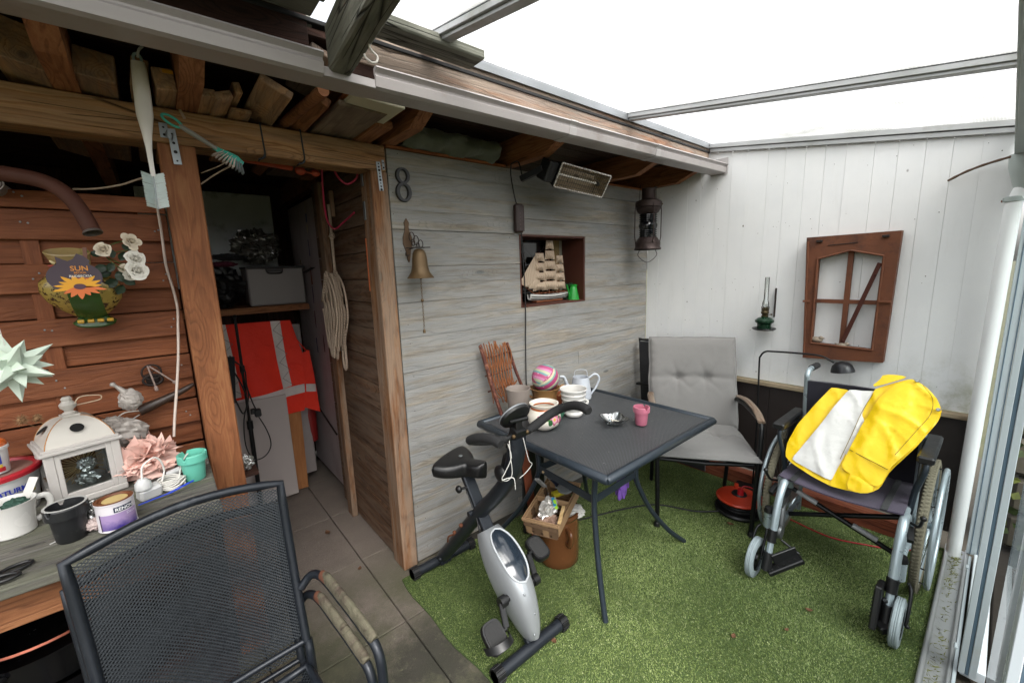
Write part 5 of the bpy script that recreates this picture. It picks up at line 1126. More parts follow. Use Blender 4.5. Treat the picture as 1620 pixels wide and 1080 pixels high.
# glass ashtray, pink pot ashtray
at_ = thing('glass_ashtray', 'clear square glass ashtray with pointed corners on the table', 'ashtray', (-1.28, -.63, TZ))
M_thick = NT('clear_cut_glass').fin((.93, .95, .95), .03, 0, None, Transmission_Weight=1.0, IOR=1.5)
N = 32; prof = []; b = MB(); vs = []; rings = [(.034, .0, 0), (.040, .004, .1), (.062, .034, 1), (.058, .034, 1), (.034, .010, .1), (0.0001, .009, 0)]
for (r_, z_, sq) in rings:
    for k in range(N):
        a = 2*math.pi*k/N; q = abs(math.cos(2*a)); rr2 = r_*(1+sq*(.35*q**3-.08)); vs.append((-1.28+rr2*math.cos(a+.3), -.63+rr2*math.sin(a+.3), TZ+.001+z_*(1+.12*sq*q)))
fs = [tuple(range(N))[::-1]]+[(i*N+k, i*N+(k+1) % N, (i+1)*N+(k+1) % N, (i+1)*N+k) for i in range(len(rings)-1) for k in range(N)]
b.add(vs, fs, 0, False); b.build('bowl', glassmat('ashtray_glass', (.80, .84, .85), .02, .22), at_)
b = MB(); b.tube([(-1.30, -.64, TZ+.018), (-1.27, -.605, TZ+.03)], .0035, 8); b.tube([(-1.265, -.65, TZ+.016), (-1.28, -.61, TZ+.02)], .0035, 8); b.build('cigarette_end', plain('cigarette_paper', '#c9c2b6', .8), at_)
def ashpot(name, label, x, y, z, s_, c, rimc, group=None, ang=0):
    t = thing(name, label, 'ashtray pot', (x, y, z), group); m = plain(name+'_paint', c, .42, 0, .04, 9, .08, '#8a8a86' if rimc else None, .12 if rimc else .3)
    MB().lathe([(0, 0), (.026*s_, 0), (.028*s_, .003), (.033*s_, .060*s_), (.0335*s_, .066*s_)], (x, y, z), n=32).build('body', m, t)
    # collar with cigarette notches
    b = MB(); n = 48; vs = []; fs = []
    for k in range(n):
        a = 2*math.pi*k/n; notch = any(abs(((a-ang-q+math.pi) % (2*math.pi))-math.pi) < .12 for q in (0, 2.09, 4.19)); top = (.080 if notch else .092)*s_
        for (r_, z_) in ((.0345, .064*s_), (.040, .066*s_), (.0405, top-.003), (.039, top), (.034, top), (.0325, .066*s_), (.028, .03*s_)):
            vs.append((x+r_*s_*math.cos(a), y+r_*s_*math.sin(a), z+z_))
    for k in range(n):
        for q in range(6): fs.append((k*7+q, ((k+1) % n)*7+q, ((k+1) % n)*7+q+1, k*7+q+1))
    b.add(vs, fs); b.disc((x, y, z+.03*s_), .028*s_, n=24); b.build('collar', m, t)
    if rimc: b = MB(); b.lathe([(.0345*s_, .0925*s_), (.0345*s_, .0935*s_), (.0395*s_, .0935*s_), (.0395*s_, .0925*s_)], (x, y, z), n=40); b.build('rim_ring', plain('worn_grey_rim', rimc, .6), t)
    return t
ashpot('pink_ash_pot', 'pink pot ashtray with notched collar near the table edge', -1.185, -.725, TZ, 1.0, '#b4687c', None, ang=2.3)
# wattle trellis
tr_ = thing('wattle_trellis', 'small wicker willow trellis leaning against the plank wall on the table', 'trellis', (-1.55, -.06, TZ))
M_wil = plain('willow_twig', '#86502c', .7, 0, .3, 20, .5); M_bark = plain('dark_red_bark', '#4c2016', .7, 0, .35, 90, .8, '#a8745a', .5)
MB().tube(crom([(-1.600, -.135, TZ), (-1.62, -.10, .85), (-1.652, -.045, 1.08), (-1.655, -.04, 1.10)], 4), .011, 8).build('post', M_bark, tr_)
MB().tube(crom([(-1.40, -.08, .83), (-1.43, -.06, .93), (-1.462, -.03, 1.09)], 4), .009, 8).build('post', M_bark, tr_)
for zz, dx_ in ((1.03, 0), (.93, .012), (.84, .025)): MB().tube(crom([(-1.648+dx_, -.045-.02*(1.05-zz), zz), (-1.56, -.055, zz+.005), (-1.455+dx_, -.045, zz+.012)], 4), .0045, 6).build('cross_twig', M_bark, tr_)
rng = random.Random(3)
for k in range(19):
    u = (k+.5)/19; x0 = -1.635+.18*u; zt = 1.09+rng.uniform(-.015, .03); zb = (.755 if u < .75 else .83)+rng.uniform(-.02, .05)+.02*u; w_ = .012*(1 if k % 2 else -1)
    MB().tube(crom([(x0-.01+rng.uniform(-.01, .01), -.045, zt), (x0+rng.uniform(-.004, .004), -.052+w_*.5, 1.03), (x0+.006, -.055-w_*.5, .93), (x0+.020+rng.uniform(-.006, .006), -.06+w_*.5, .84), (x0+.036+rng.uniform(-.012, .012), -.07, zb)], 3), rng.uniform(.0028, .0042), 5).build('willow_rod', M_wil, tr_)
# ------------------------------------------------------------------ stoneware crock with basket on it, gloves under the table
cr2 = thing('stoneware_crock', 'brown stoneware crock with side handle on the grass under the table', 'crock', (-1.515, -.46, 0))
M_crock = plain('brown_stoneware_glaze', '#5c3a22', .22, 0, .12, 6, .1, '#7b5837', .2)
MB().lathe([(0, .006), (.098, .006), (.104, .014), (.106, .05), (.106, .24), (.104, .255), (.112, .262), (.116, .275), (.112, .287), (.100, .287), (.096, .27), (.094, .05), (0, .03)], (-1.515, -.46, 0), n=48).build('body', M_crock, cr2)
b = MB(); d = V(-.35, -.94, 0).normalized(); o_ = V(-1.515, -.46, 0); b.tube(crom([o_+d*.104+V(0, 0, .225), o_+d*.135+V(0, 0, .222), o_+d*.142+V(0, 0, .195), o_+d*.13+V(0, 0, .16), o_+d*.104+V(0, 0, .15)], 5), .011, 8, flat=1.6); b.build('handle', M_crock, cr2)
b = crumple((-1.46, -.52, .27), .055, (1, 1, .5), 3, .25); b.build('contents', plain('white_paper', '#b9b7b2', .8), cr2)
bk_ = thing('woven_basket', 'shallow rectangular chip basket of bags and brushes resting on the crock', 'basket', (-1.58, -.50, .30))
M_chip = plain('chip_wood', '#8d7152', .75, 0, .25, 18, .4); M_chip2 = plain('dark_chip_wood', '#5d4733', .8, 0, .25, 18, .4)
cB = V(-1.592, -.505, .34); X2 = V(.80, .35, .10).normalized(); Y2 = V(.40, -.88, .02); Y2 = (Y2-X2*Y2.dot(X2)).normalized(); Z2 = X2.cross(Y2); Z2 = Z2 if Z2.z > 0 else -Z2
def BP(x, y, z): return cB+X2*x+Y2*y+Z2*z
HX, HY, HZ = .165, .085, .075
for k in range(8):
    x = -HX+2*HX*(k+.5)/8
    for s_ in (-1, 1): b = MB(); b.bar(BP(x, s_*HY*.86, -.04), BP(x, s_*HY, .035), .030, .0025, up=Y2); b.build('splint', M_chip if k % 2 else M_chip2, bk_)
    b = MB(); b.bar(BP(x, -HY*.86, -.04), BP(x, HY*.86, -.04), .030, .0025, up=Z2); b.build('splint', M_chip if k % 2 else M_chip2, bk_)
for k in range(4):
    y = -HY+2*HY*(k+.5)/4
    for s_ in (-1, 1): b = MB(); b.bar(BP(s_*HX*.94, y, -.04), BP(s_*HX, y, .035), .030, .0025, up=X2); b.build('splint', M_chip2 if k % 2 else M_chip, bk_)
for zz, e in ((-.015, .93), (.012, .98)):
    for s_ in (-1, 1):
        MB().bar(BP(-HX*e, s_*(HY*e+.003), zz), BP(HX*e, s_*(HY*e+.003), zz), .003, .018, up=Z2).build('weaver', M_chip, bk_); MB().bar(BP(s_*(HX*e+.003), -HY*e, zz), BP(s_*(HX*e+.003), HY*e, zz), .003, .018, up=Z2).build('weaver', M_chip2, bk_)
for s_ in (-1, 1):
    for q in (-1, 1):
        MB().bar(BP(-HX*1.03, s_*(HY+.005*q), .037), BP(HX*1.03, s_*(HY+.005*q), .037), .004, .012, up=Z2, ch=.001).build('rim_strip', M_chip, bk_); MB().bar(BP(s_*(HX+.005*q), -HY*1.05, .038), BP(s_*(HX+.005*q), HY*1.05, .038), .004, .012, up=Z2, ch=.001).build('rim_strip', M_chip, bk_)
MB().bar(BP(0, -HY, .036), BP(0, HY, .036), .004, .03, up=Z2).build('divider', M_chip, bk_)
b = MB(); b.bar(BP(-HX*.2, HY*.8, .048), BP(-HX*.95, HY*1.05, .05), .016, .004, up=Z2); tag(b.build('wooden_stick', M_bright), 'pale wooden stick lying on the rim of the chip basket', 'stick')
def crumple_t(name, label, cat, c, r, s3, seed, mat, amp=.3, rot=None, **k): return tag(crumple(c, r, s3, seed, amp, rot=rot, **k).build(name, mat), label, cat)
RB = Matrix((X2, Y2, Z2)).transposed()
crumple_t('pink_white_bag', 'clear plastic bag with pink cap in the front of the basket', 'bag', BP(-.06, .0, .045), .05, (1.3, .8, .75), 4, M_clearfoil, .4, RB)
crumple_t('onion_bag', 'bag of brownish bulbs in the left of the basket', 'bag', BP(-.11, .01, .005), .045, (1.0, 1.2, .7), 7, plain('brown_pink_bulbs', '#8d7262', .6, 0, .35, 40), .35, RB)
b = MB(); b.bar(BP(-.05, .03, .085), BP(-.09, .055, .07), .014, .003, up=Z2, m=0); b.bar(BP(-.04, .018, .088), BP(-.08, .045, .075), .014, .003, up=Z2, m=1); tag(b.build('coloured_wrapper', [plain('lime_green_print', '#8ec22f', .4), plain('blue_print', '#2c7fa6', .4)]), 'lime green and blue printed wrapper in the basket', 'wrapper')
b = MB(); b.bar(BP(.05, -.02, .03), BP(.11, .03, .03), .03, .02, up=Z2); tag(b.build('yellow_black_pack', plain('yellow_pack', '#a89b26', .4, 0, .5, 60)), 'yellow and black packet in the middle of the basket', 'packet')
b = MB(); b.lathe([(0, 0), (.038, 0), (.040, .004), (.040, .012), (0, .012)], BP(.10, .03, .04), axis=Z2, n=28); tag(b.build('round_tin', plain('grey_tin', '#7f8384', .4, .3)), 'round grey tin lid at the right end of the basket', 'tin')
br_ = thing('paintbrush', 'paintbrush with pale bristles standing in the basket', 'paintbrush', BP(.1, -.05, .1))
b = MB(); b.bar(BP(.13, -.02, .03), BP(.085, -.035, .10), .018, .010, up=X2); b.build('handle', plain('dark_blue_paint', '#1a2236', .4), br_); b = MB(); b.bar(BP(.085, -.035, .10), BP(.07, -.04, .125), .028, .012, up=X2); b.build('ferrule', M_galv, br_); b = MB(); b.bar(BP(.07, -.04, .125), BP(.045, -.05, .165), .032, .012, up=X2, ch=.003); b.build('bristles', plain('pale_bristles', '#b59d78', .9, 0, .2, 200, .8), br_)
b = MB(); b.bar(BP(.08, -.07, .05), BP(.02, -.085, .13), .024, .010, up=X2); tag(b.build('black_white_tube', plain('black_white_print', '#8a8a88', .4, 0, .9, 45)), 'black and white striped tube leaning in the basket', 'tube')
b = MB(); b.bar((-1.52, -.30, .02), (-1.60, -.30, .62), .05, .01, up=(0, 1, 0), m=0); b.box((-1.46, -.22, .28), (.16, .02, .50), None, .004, 1); tag(b.build('leaning_boards', [plain('terracotta_strip', '#7b3f26', .8), M_blkplast]), 'black panel and orange brown strip standing behind the basket under the table', 'panel')
# purple gloves hanging under the table
gv = thing('purple_gloves', 'pair of purple rubber gloves hanging from the table rail', 'gloves', (-1.26, -.62, .36))
M_purp = plain('purple_rubber', '#6a4a96', .4, 0, .1, 12, .2)
for k, (gx, gy) in enumerate(((-1.30, -.70), (-1.27, -.665))):
    b = MB(); b.grid(lambda u, v: (gx+.028*math.cos(2*math.pi*u)*(1-.1*v)+.006*math.sin(9*v+u*8), gy+.014*math.sin(2*math.pi*u)-.005*v, .505-.10*v), 16, 6)
    for j in range(4):
        x0 = gx-.022+.0145*j; b.tube(crom([(x0, gy, .41), (x0-.001+.003*j, gy+.003, .385), (x0-.003+.004*j, gy+.008*(j % 2), .355-.006*(1 if j in (1, 2) else 0))], 4), [.0095]*4+[.0085]*4+[.006], 8)
    b.tube(crom([(gx+.028, gy, .44), (gx+.042, gy, .42), (gx+.046, gy, .395)], 4), [.010]*4+[.008]*4+[.006], 8); b.build('glove', M_purp, gv)
# fallen leaves
rng = random.Random(17); M_leaf = plain('dry_leaf', '#5a3c26', .8, 0, .3, 30, .4)
for (lx, ly, lab, s_) in ((-1.35, -1.27, 'dry leaf on the grass in front of the wheelchair, left one', .013), (-.98, -1.43, 'dry curled leaf on the grass near the right footrest', .014), (-1.16, -1.40, 'dry leaf on the grass between the casters', .010), (-.60, -.95, 'small leaf scrap by the chair leg', .018), (-2.36, .60, 'orange brown leaf on the paving in the doorway', .022), (-1.90, -.80, 'orange scrap beside the exercise bike foot', .016), (-2.33, .17, 'tiny brown leaf on the paving near the post', .014)):
    a = rng.uniform(0, 6.28)
    b = MB(); b.grid(lambda u, v: V(lx, ly, .014 if lx > -2.2 else .004)+Matrix.Rotation(a, 3, 'Z') @ V((u-.5)*s_*2, (v-.5)*s_*math.sin(math.pi*min(max(u, .04), .96))*1.3, .25*s_*((u-.5)**2*4+(v-.5)**2*3)+.001), 8, 4, thick=.0006); tag(b.build('fallen_leaf', M_leaf), lab, 'leaf', 'fallen leaves')

# ------------------------------------------------------------------ exercise bike (folding X frame)
bi = thing('exercise_bike', 'folding exercise bike with silver flywheel housing and black saddle', 'exercise bike', (-1.99, -.43, 0))
BX = -1.99
M_bikeframe = plain('dark_grey_powder_coat', '#23272d', .38, .3, .08, 12, .08, '#4b4f52', .12)
def foot(y, xa, xb):
    f_ = MB().tube([(xa, y, .034), (xb, y, .034)], .024, 14).build('floor_tube', M_bikeframe, bi)
    for x0, x1 in ((xa, xa+.035), (xb, xb-.035)):
        b = MB(); b.tube([(x0, y, .034), (x1, y, .034)], .0285, 14)
        for k in range(10): a = 2*math.pi*k/10; b.tube([(x0, y+math.cos(a)*.0285, .034+math.sin(a)*.0285), (x1, y+math.cos(a)*.0285, .034+math.sin(a)*.0285)], .004, 5)
        b.build('end_cap', M_blkplast, f_)
foot(-.088, -2.165, -1.80); foot(-.775, -2.185, -1.81)
# handlebar mast: from wall side foot up to the handlebar
mast = crom([(BX, -.10, .055), (BX, -.26, .24), (BX, -.44, .45), (BX, -.58, .60), (BX, -.665, .71), (BX, -.705, .81), (BX, -.715, .89)], 6)
MB().tube(mast, .031, 12, flat=1.25, up=(1, 0, 0)).build('mast', M_bikeframe, bi)
b = MB(); b.bar((BX-.03, -.10, .04), (BX+.03, -.10, .04), .05, .03); b.sphere((BX-.036, -.13, .07), .010, 8, 5, m=0); b.build('mast_bracket', M_bikeframe, bi)
b = MB(); b.tube([(BX-.05, -.435, .465), (BX+.05, -.435, .465)], .012, 10); b.sphere((BX-.045, -.36, .375), .010, 8, 6, m=1); b.sphere((BX-.045, -.30, .31), .009, 8, 6, m=1); b.tube(crom([(BX-.045, -.30, .30), (BX-.06, -.27, .28), (BX-.055, -.25, .24)], 4), .004, 6, m=1); b.build('pivot_bolt', [M_bikeframe, M_rust], bi)
# saddle post: from the rear foot through the housing up to the saddle
MB().bar((BX, -.765, .05), (BX, -.36, .605), .030, .052, up=(1, 0, 0), ch=.005).build('saddle_post', M_bikeframe, bi)
b = MB(); b.tube([(BX-.025, -.395, .565), (BX-.055, -.39, .568)], .006, 8); b.sphere((BX-.062, -.388, .568), .017, 12, 8, sc3=(.8, 1, 1)); b.build('adjusting_knob', M_blkplast, bi)
b = MB(); b.tube([(BX-.03, -.40, .55), (BX-.03, -.46, .47), (BX-.03, -.50, .36)], .004, 6); b.build('cable', M_wire, bi)
# saddle: wide at the wall side, nose to -y
def saddle(u, v):
    # u along length from rear (wall) to nose, v around
    L = .25; y = -.235-L*u+.005; w_ = .098*(1-u)**.42*1.0+.034 if u > .02 else .11
    w_ = (.105*(1-min(1, (u/.62))**2.2)+.040) if u < .62 else .040*(1-((u-.62)/.38)**3*.2)+.008*math.sin(math.pi*(u-.62)/.38)
    w_ *= min(1, (1-(1-min(1, u/.09))**2)**.5*.6+.4) if u < .09 else 1
    if u > .93: w_ *= (1-((u-.93)/.07)**2*.55)
    a = 2*math.pi*v; x = math.cos(a)*w_; h = .032 if math.sin(a) > 0 else .044
    s_ = math.copysign(abs(math.sin(a))**.55, math.sin(a)); z = s_*h*(1 if u > .06 else .6+.4*u/.06); z += .012*(1-u)**2 if z > 0 else 0
    return V(BX+.0+x, y+.0, .652+z-.008*math.sin(math.pi*u))
sd_ = MB(); sd_.grid(saddle, 26, 28); sd_.add([saddle(0, k/28) for k in range(28)], [tuple(range(28))]); sd_.add([saddle(1, k/28) for k in range(28)], [tuple(range(28))[::-1]])
Ms = Matrix.Translation((BX, -.36, .65)) @ Matrix.Rotation(R_(22), 4, 'Z') @ Matrix.Diagonal((.84, .84, .95, 1)) @ Matrix.Translation((-BX, .36, -.65)); 
so_ = sd_.xf(Ms).build('saddle', plain('black_saddle_vinyl', '#161617', .33, 0, .1, 30, .15, '#58585a', .1), bi)
b = MB(); b.sphere((BX-.01, -.335, .688), .010, 10, 6, sc3=(1, 1, .3)); b.build('saddle_emblem', M_galv, so_)
b = MB(); b.grid(lambda u, v: (lambda p: V(BX+(p.x-BX)*1.02, p.y+.003, .650+(p.z-.65)*1.0))(saddle(.035*u+.01, .52+.2*v-.02)), 3, 10); b.xf(Ms).build('saddle_trim', M_silver, so_)
# flywheel housing
def hous(u, v):
    # u from top (wall side, high) to bottom along the post; v round
    p0, p1 = V(BX, -.50, .405), V(BX, -.775, .065); d = (p1-p0).normalized(); nrm = V(0, -d.z, d.y); nrm = nrm if nrm.y < 0 else -nrm
    L = (p1-p0).length*1.0
    w_ = .014+.056*math.sin(math.pi*min(1, (u*.93+.07))**.72)**.6
    f = .012+.105*math.sin(math.pi*(u*.9+.06))**.7; bk = .02+.035*math.sin(math.pi*(u*.9+.05))**.8
    a = 2*math.pi*v; c, s_ = math.cos(a), math.sin(a)
    cc = math.copysign(abs(c)**.75, c); ss = math.copysign(abs(s_)**.75, s_)
    return p0+d*(L*u)+V(1, 0, 0)*(w_*ss)+nrm*(cc*(f if c > 0 else bk))
hb = MB(); hb.grid(hous, 40, 40); hb.add([hous(0, k/40) for k in range(40)], [tuple(range(40))]); hb.add([hous(1, k/40) for k in range(40)], [tuple(range(40))[::-1]])
ho = hb.build('flywheel_housing', M_silver, bi)
# dark smoked window on the upper front face with a pale rim
def win(u, v, s_=1, off=.003):
    p = hous(.03+.50*u, 0); a = v*2-1; uu = u*2-1; w_ = (1-abs(uu)**2.6)**.5*.050*s_
    q = hous(.03+.50*(.5+.5*uu*s_), .0); 
    pn = V(0, -.78, .62).normalized(); 
    return V(BX+a*w_, q.y, q.z)+pn*(off-.012*a*a*w_/.05)
wb_ = MB(); wb_.grid(lambda u, v: win(u, v), 24, 8, thick=.004); wb_.build('smoked_window', NT('smoked_plastic').fin('#222a33', .12, 0, None, Specular_IOR_Level=.8), ho)
rim = [win(u, 0, 1.02, .004) for u in np.linspace(0, 1, 24)]+[win(u, 1, 1.02, .004) for u in np.linspace(1, 0, 24)][1:-1]; MB().tube(rim, .0045, 6, closed=True).build('window_rim', plain('white_grey_rim', '#a9adb0', .3), ho)
b = MB()
for (u, v) in ((.62, -.04), (.80, .0), (.95, -.07)): p = hous(u, v % 1); b.sphere(p, .005, 8, 5)
b.build('housing_screw', M_galv, ho)
ax_ = V(BX, -.70, .235); b = MB(); b.tube([ax_+V(-.095, 0, 0), ax_+V(.095, 0, 0)], .014, 14); b.tube([ax_+V(-.10, 0, 0), ax_+V(-.072, 0, 0)], .022, 14); b.tube([ax_+V(.10, 0, 0), ax_+V(.072, 0, 0)], .022, 14); b.build('crank_axle', M_blkplast, bi)
def crank(sx, end):
    c0 = ax_+V(sx*.092, 0, 0); e = Vector(end); cr_o = MB().bar(c0, e, .016, .024, up=(1, 0, 0), ch=.004).build('crank_arm', M_blkplast, bi)
    b = MB(); pc = e+V(sx*.055, 0, .0); tilt = Matrix.Rotation(R_(38 if sx < 0 else 25), 3, 'X')
    # rounded D shaped pedal
    pts = []; 
    for k in range(28):
        a = 2*math.pi*k/28; c, s_ = math.cos(a), math.sin(a); pts.append(V(math.copysign(abs(c)**.6, c)*.042, math.copysign(abs(s_)**.6, s_)*.056, 0))
    for z0, z1, q, m_ in ((-.011, .009, 1, 0), (.009, .0115, .84, 1)):
        A = [pc+tilt @ (p*q+V(0, 0, z0)) for p in pts]; B = [pc+tilt @ (p*q*.97+V(0, 0, z1)) for p in pts]; n = 28
        b.add(A+B, [(i, (i+1) % n, n+(i+1) % n, n+i) for i in range(n)]+[tuple(range(n))[::-1], tuple(range(n, 2*n))], m_, False)
    b.tube([e, pc], .009, 8); pe = b.build('pedal', [M_blkplast, plain('rough_rubber_tread', '#2a2a2a', .95, 0, .3, 250, 1.0)], cr_o)
    s2 = MB(); s2.grid(lambda u, v: pc+tilt @ V(.056*math.cos(math.pi*u), -.020-.026*(v-.5)-.035*math.sin(math.pi*u)*.6, (-.004 if sx < 0 else 0)+.062*math.sin(math.pi*u)*(-1 if sx > 0 else 1)*(.9)), 14, 3, thick=.002)
    if sx < 0: s2.build('toe_strap', M_blkplast, pe)
crank(-1, (BX-.115, -.755, .175)); crank(1, (BX+.115, -.63, .30))
# handlebars, console
hc = V(BX, -.715, .895)
b = MB(); b.tube([hc+V(-.06, 0, 0), hc+V(.06, 0, 0)], .013, 12); b.bar(hc+V(0, .02, -.06), hc+V(0, -.01, .03), .05, .04); b.build('stem_clamp', M_blkplast, bi)
b = MB(); b.sphere(hc+V(-.03, -.018, .008), .008, 8, 5); b.sphere(hc+V(.035, -.018, .008), .008, 8, 5); b.build('clamp_screw', M_brass, bi)
def grip(sx):
    pts = crom([hc+V(sx*.055, 0, 0), hc+V(sx*.12, .012, .01), hc+V(sx*.18, .012, .028), hc+V(sx*.218, -.018, .052), hc+V(sx*.222, -.075, .078), hc+V(sx*.214, -.13, .088), hc+V(sx*.208, -.17, .082)], 6)
    MB().tube(pts, [.014]*3+[.0155 if sx < 0 else .0180]*(len(pts)-4)+[.014], 12).build('handle_grip', M_foam, bi)
grip(-1); grip(1)
cm = MB(); cc_ = hc+V(0, .01, .075); nn = V(0, .90, .55).normalized()
cm.lathe([(0, -.022), (.04, -.022), (.062, -.012), (.066, 0), (.064, .006)], cc_, axis=nn, n=32, sx=1, sy=.85); co_ = cm.build('console', M_blkplast, bi)
b = MB(); b.lathe([(.0, .007), (.060, .007), (.066, .004), (.0665, -.002)], cc_, axis=nn, n=32, sx=1, sy=.85); b.build('console_face', M_silver, co_)
b = MB(); b.bar(hc+V(0, -.01, .01), cc_-nn*.02, .02, .03); b.tube([cc_-nn*.022+V(-.04, 0, 0), cc_-nn*.03+V(.04, -.0, 0)], .008, 8); b.build('console_bracket', M_blkplast, bi)
b = MB(); b.sphere(V(BX-.040, -.66, .735), .034, 16, 10, sc3=(.5, 1, 1)); b.box((BX, -.665, .76), (.06, .05, .11), Matrix.Rotation(.35, 3, 'X'), .01); b.build('tension_knob', M_blkplast, bi)
b = MB(); b.tube(crom([hc+V(-.06, -.02, -.01), hc+V(-.055, -.03, -.06), hc+V(-.075, -.02, -.11), hc+V(-.085, -.01, -.14), hc+V(-.06, -.01, -.155), hc+V(-.045, -.02, -.13), hc+V(-.05, -.02, -.06), hc+V(-.045, -.01, 0)], 5), .0018, 5); b.tube(crom([hc+V(-.085, -.01, -.145), hc+V(-.065, -.02, -.14), hc+V(-.045, -.03, -.145), hc+V(-.04, -.03, -.19)], 4), .0018, 5); b.tube(crom([hc+V(.0, -.035, 0), hc+V(.02, -.04, -.09), hc+V(.045, -.03, -.12), hc+V(.02, -.02, -.15), hc+V(-.01, -.02, -.16)], 5), .0016, 5)
b.build('pulse_cable', plain('white_thin_cable', '#c9c8c2', .5), bi)
# ------------------------------------------------------------------ workbench
BZ = .86
wbn = thing('workbench', 'weathered grey wooden workbench with brown apron against the fence', 'workbench', (-3.6, -.2, 0))
for k in range(4):
    y0 = .088-k*.150; plank('top_board', (-4.3, y0-.0735, BZ-.0125), (-2.872, y0-.0735, BZ-.0125+random.uniform(-.001, .001)), .147, .025, W_bench, wbn, ch=.003, cache=False)
plank('apron', (-4.3, -.455, BZ-.075), (-2.90, -.455, BZ-.075), .09, .022, W_raft, wbn, up=(0, -1, 0))
for x in (-4.2, -2.93):
    for y in (-.42, .04): plank('leg', (x, y, 0), (x, y, BZ-.03), .07, .07, W_darkbrown, wbn, up=(0, 1, 0))
for k in range(3): plank('shelf_board', (-4.3, .0-k*.17, .42), (-2.92, .0-k*.17, .42), .165, .02, W_darkbrown, wbn)
# pans under the bench
M_pan = plain('black_enamel_pan', '#0e0e10', .22, .2, .1, 20, .15)
def pan(label, x, y, z, r, h, hang, mat=M_pan):
    t = thing('pan', label, 'pan', (x, y, z), 'pans stored under the workbench')
    MB().lathe([(0, 0), (r*.82, 0), (r*.9, .01), (r, h), (r+.006, h+.002), (r+.004, h-.003), (r*.97, h-.006), (r*.86, .012), (0, .008)], (x, y, z), n=44).build('bowl', mat, t)
    d = V(math.cos(hang), math.sin(hang), 0); b = MB(); b.bar(V(x, y, z+h*.8)+d*r*.98, V(x, y, z+h*.8+.02)+d*(r+.15), .026, .016, ch=.005); b.build('handle', M_blkplast, t)
pan('large black pan, topmost of the stack under the bench', -3.27, -.28, .545, .19, .10, R_(255))
pan('black frying pan in the middle of the stack under the bench', -3.26, -.27, .485, .165, .05, R_(200))
pan('wide shallow pan at the bottom of the stack under the bench', -3.23, -.29, .432, .20, .045, R_(262), plain('dull_grey_pan', '#2a2a2b', .5, .4, .2, 20, .2))
b = MB(); b.lathe([(.172, 0), (.176, .004), (.172, .008)], (-3.27, -.27, .655), n=40); tag(b.build('copper_ring', plain('copper_rim', '#6b3524', .35, .6)), 'thin copper coloured rim lying in the top pan', 'rim')
# ------------------------------------------------------------------ items on the bench
# white lantern
ln_ = thing('white_lantern', 'white shabby metal and wood lantern with domed roof on the bench', 'lantern', (-3.165, -.04, BZ))
M_shab = plain('chalky_white_paint', '#b3aeaa', .6, 0, .07, 14, .3, '#8d8277', .22); M_shab2 = plain('white_enamel_roof', '#bdb8b0', .4, 0, .04, 8, .1, '#b58a5c', .12)
ang_l = R_(16); RL = Matrix.Rotation(ang_l, 4, 'Z'); ML = Matrix.Translation((-3.182, -.045, BZ)) @ RL @ Matrix.Diagonal((.92, .92, .96, 1))
W2 = .076; HB = .165
def lb(fn, name, mat, par): b = MB(); fn(b); b.xf(ML); return b.build(name, mat, par)
lb(lambda b: b.box((0, 0, .010), (.176, .176, .02), None, .003), 'base', M_shab, ln_)
for sx in (-1, 1):
    for sy in (-1, 1): lb(lambda b: b.box((sx*W2, sy*W2, .095), (.022, .022, .15), None, .002), 'corner_post', M_shab, ln_)
for a in range(4):
    Q = Matrix.Rotation(a*math.pi/2, 4, 'Z')
    def rails(b): b.box((0, -W2, .16), (.13, .016, .02), None, .002); b.box((0, -W2, .030), (.13, .016, .02), None, .002); b.box((-.059, -W2-.002, .095), (.014, .014, .15), None, .002); b.box((.059, -W2-.002, .095), (.014, .014, .15), None, .002); b.xf(Q)
    lb(rails, 'door_frame', M_shab, ln_)
    def pane(b): b.add([(-.055, -W2, .038), (.055, -W2, .038), (.055, -W2, .152), (-.055, -W2, .152)], [(0, 1, 2, 3)]); b.xf(Q)
    lb(pane, 'glass_pane', M_glass, ln_)
lb(lambda b: (b.box((0, 0, .175), (.19, .19, .010), None, .002), b.box((0, 0, .183), (.176, .176, .008), None, .002)), 'roof_plate', M_shab, ln_)
def roofp(b):
    # four curved faces with round holes shown as dark inset discs
    for a in range(4):
        Q = Matrix.Rotation(a*math.pi/2, 4, 'Z'); s0 = len(b.v)
        def f(u, v):
            k = 1-u; w_ = .080*(1-.78*u**1.25); h = .187+.072*(1-(1-u)**1.9); return ((v*2-1)*w_, -w_, h)
        b.grid(f, 10, 6); b.xf(Q, s0)
    b.box((0, 0, .262), (.044, .044, .006), None, .002)
rp = lb(roofp, 'domed_roof', M_shab2, ln_)
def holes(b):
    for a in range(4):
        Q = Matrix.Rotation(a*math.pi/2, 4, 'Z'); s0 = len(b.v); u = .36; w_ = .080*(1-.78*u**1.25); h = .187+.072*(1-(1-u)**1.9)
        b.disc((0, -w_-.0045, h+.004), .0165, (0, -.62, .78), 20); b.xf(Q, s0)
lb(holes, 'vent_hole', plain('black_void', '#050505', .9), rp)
def seams(b):
    for a in range(4):
        Q = Matrix.Rotation(a*math.pi/2, 4, 'Z'); s0 = len(b.v); b.tube([(-.080*(1-.78*u**1.25), -.080*(1-.78*u**1.25), .187+.072*(1-(1-u)**1.9)) for u in np.linspace(0, 1, 9)], .0014, 5); b.xf(Q, s0)
lb(seams, 'rusty_seam', plain('rust_line', '#a8743f', .8), rp)
lb(lambda b: b.lathe([(.016, .264), (.018, .268), (.010, .274), (.012, .279), (.019, .287), (.021, .296), (.014, .304), (.012, .308), (.014, .313), (.009, .320), (0, .321)], n=24), 'finial', M_shab2, ln_)
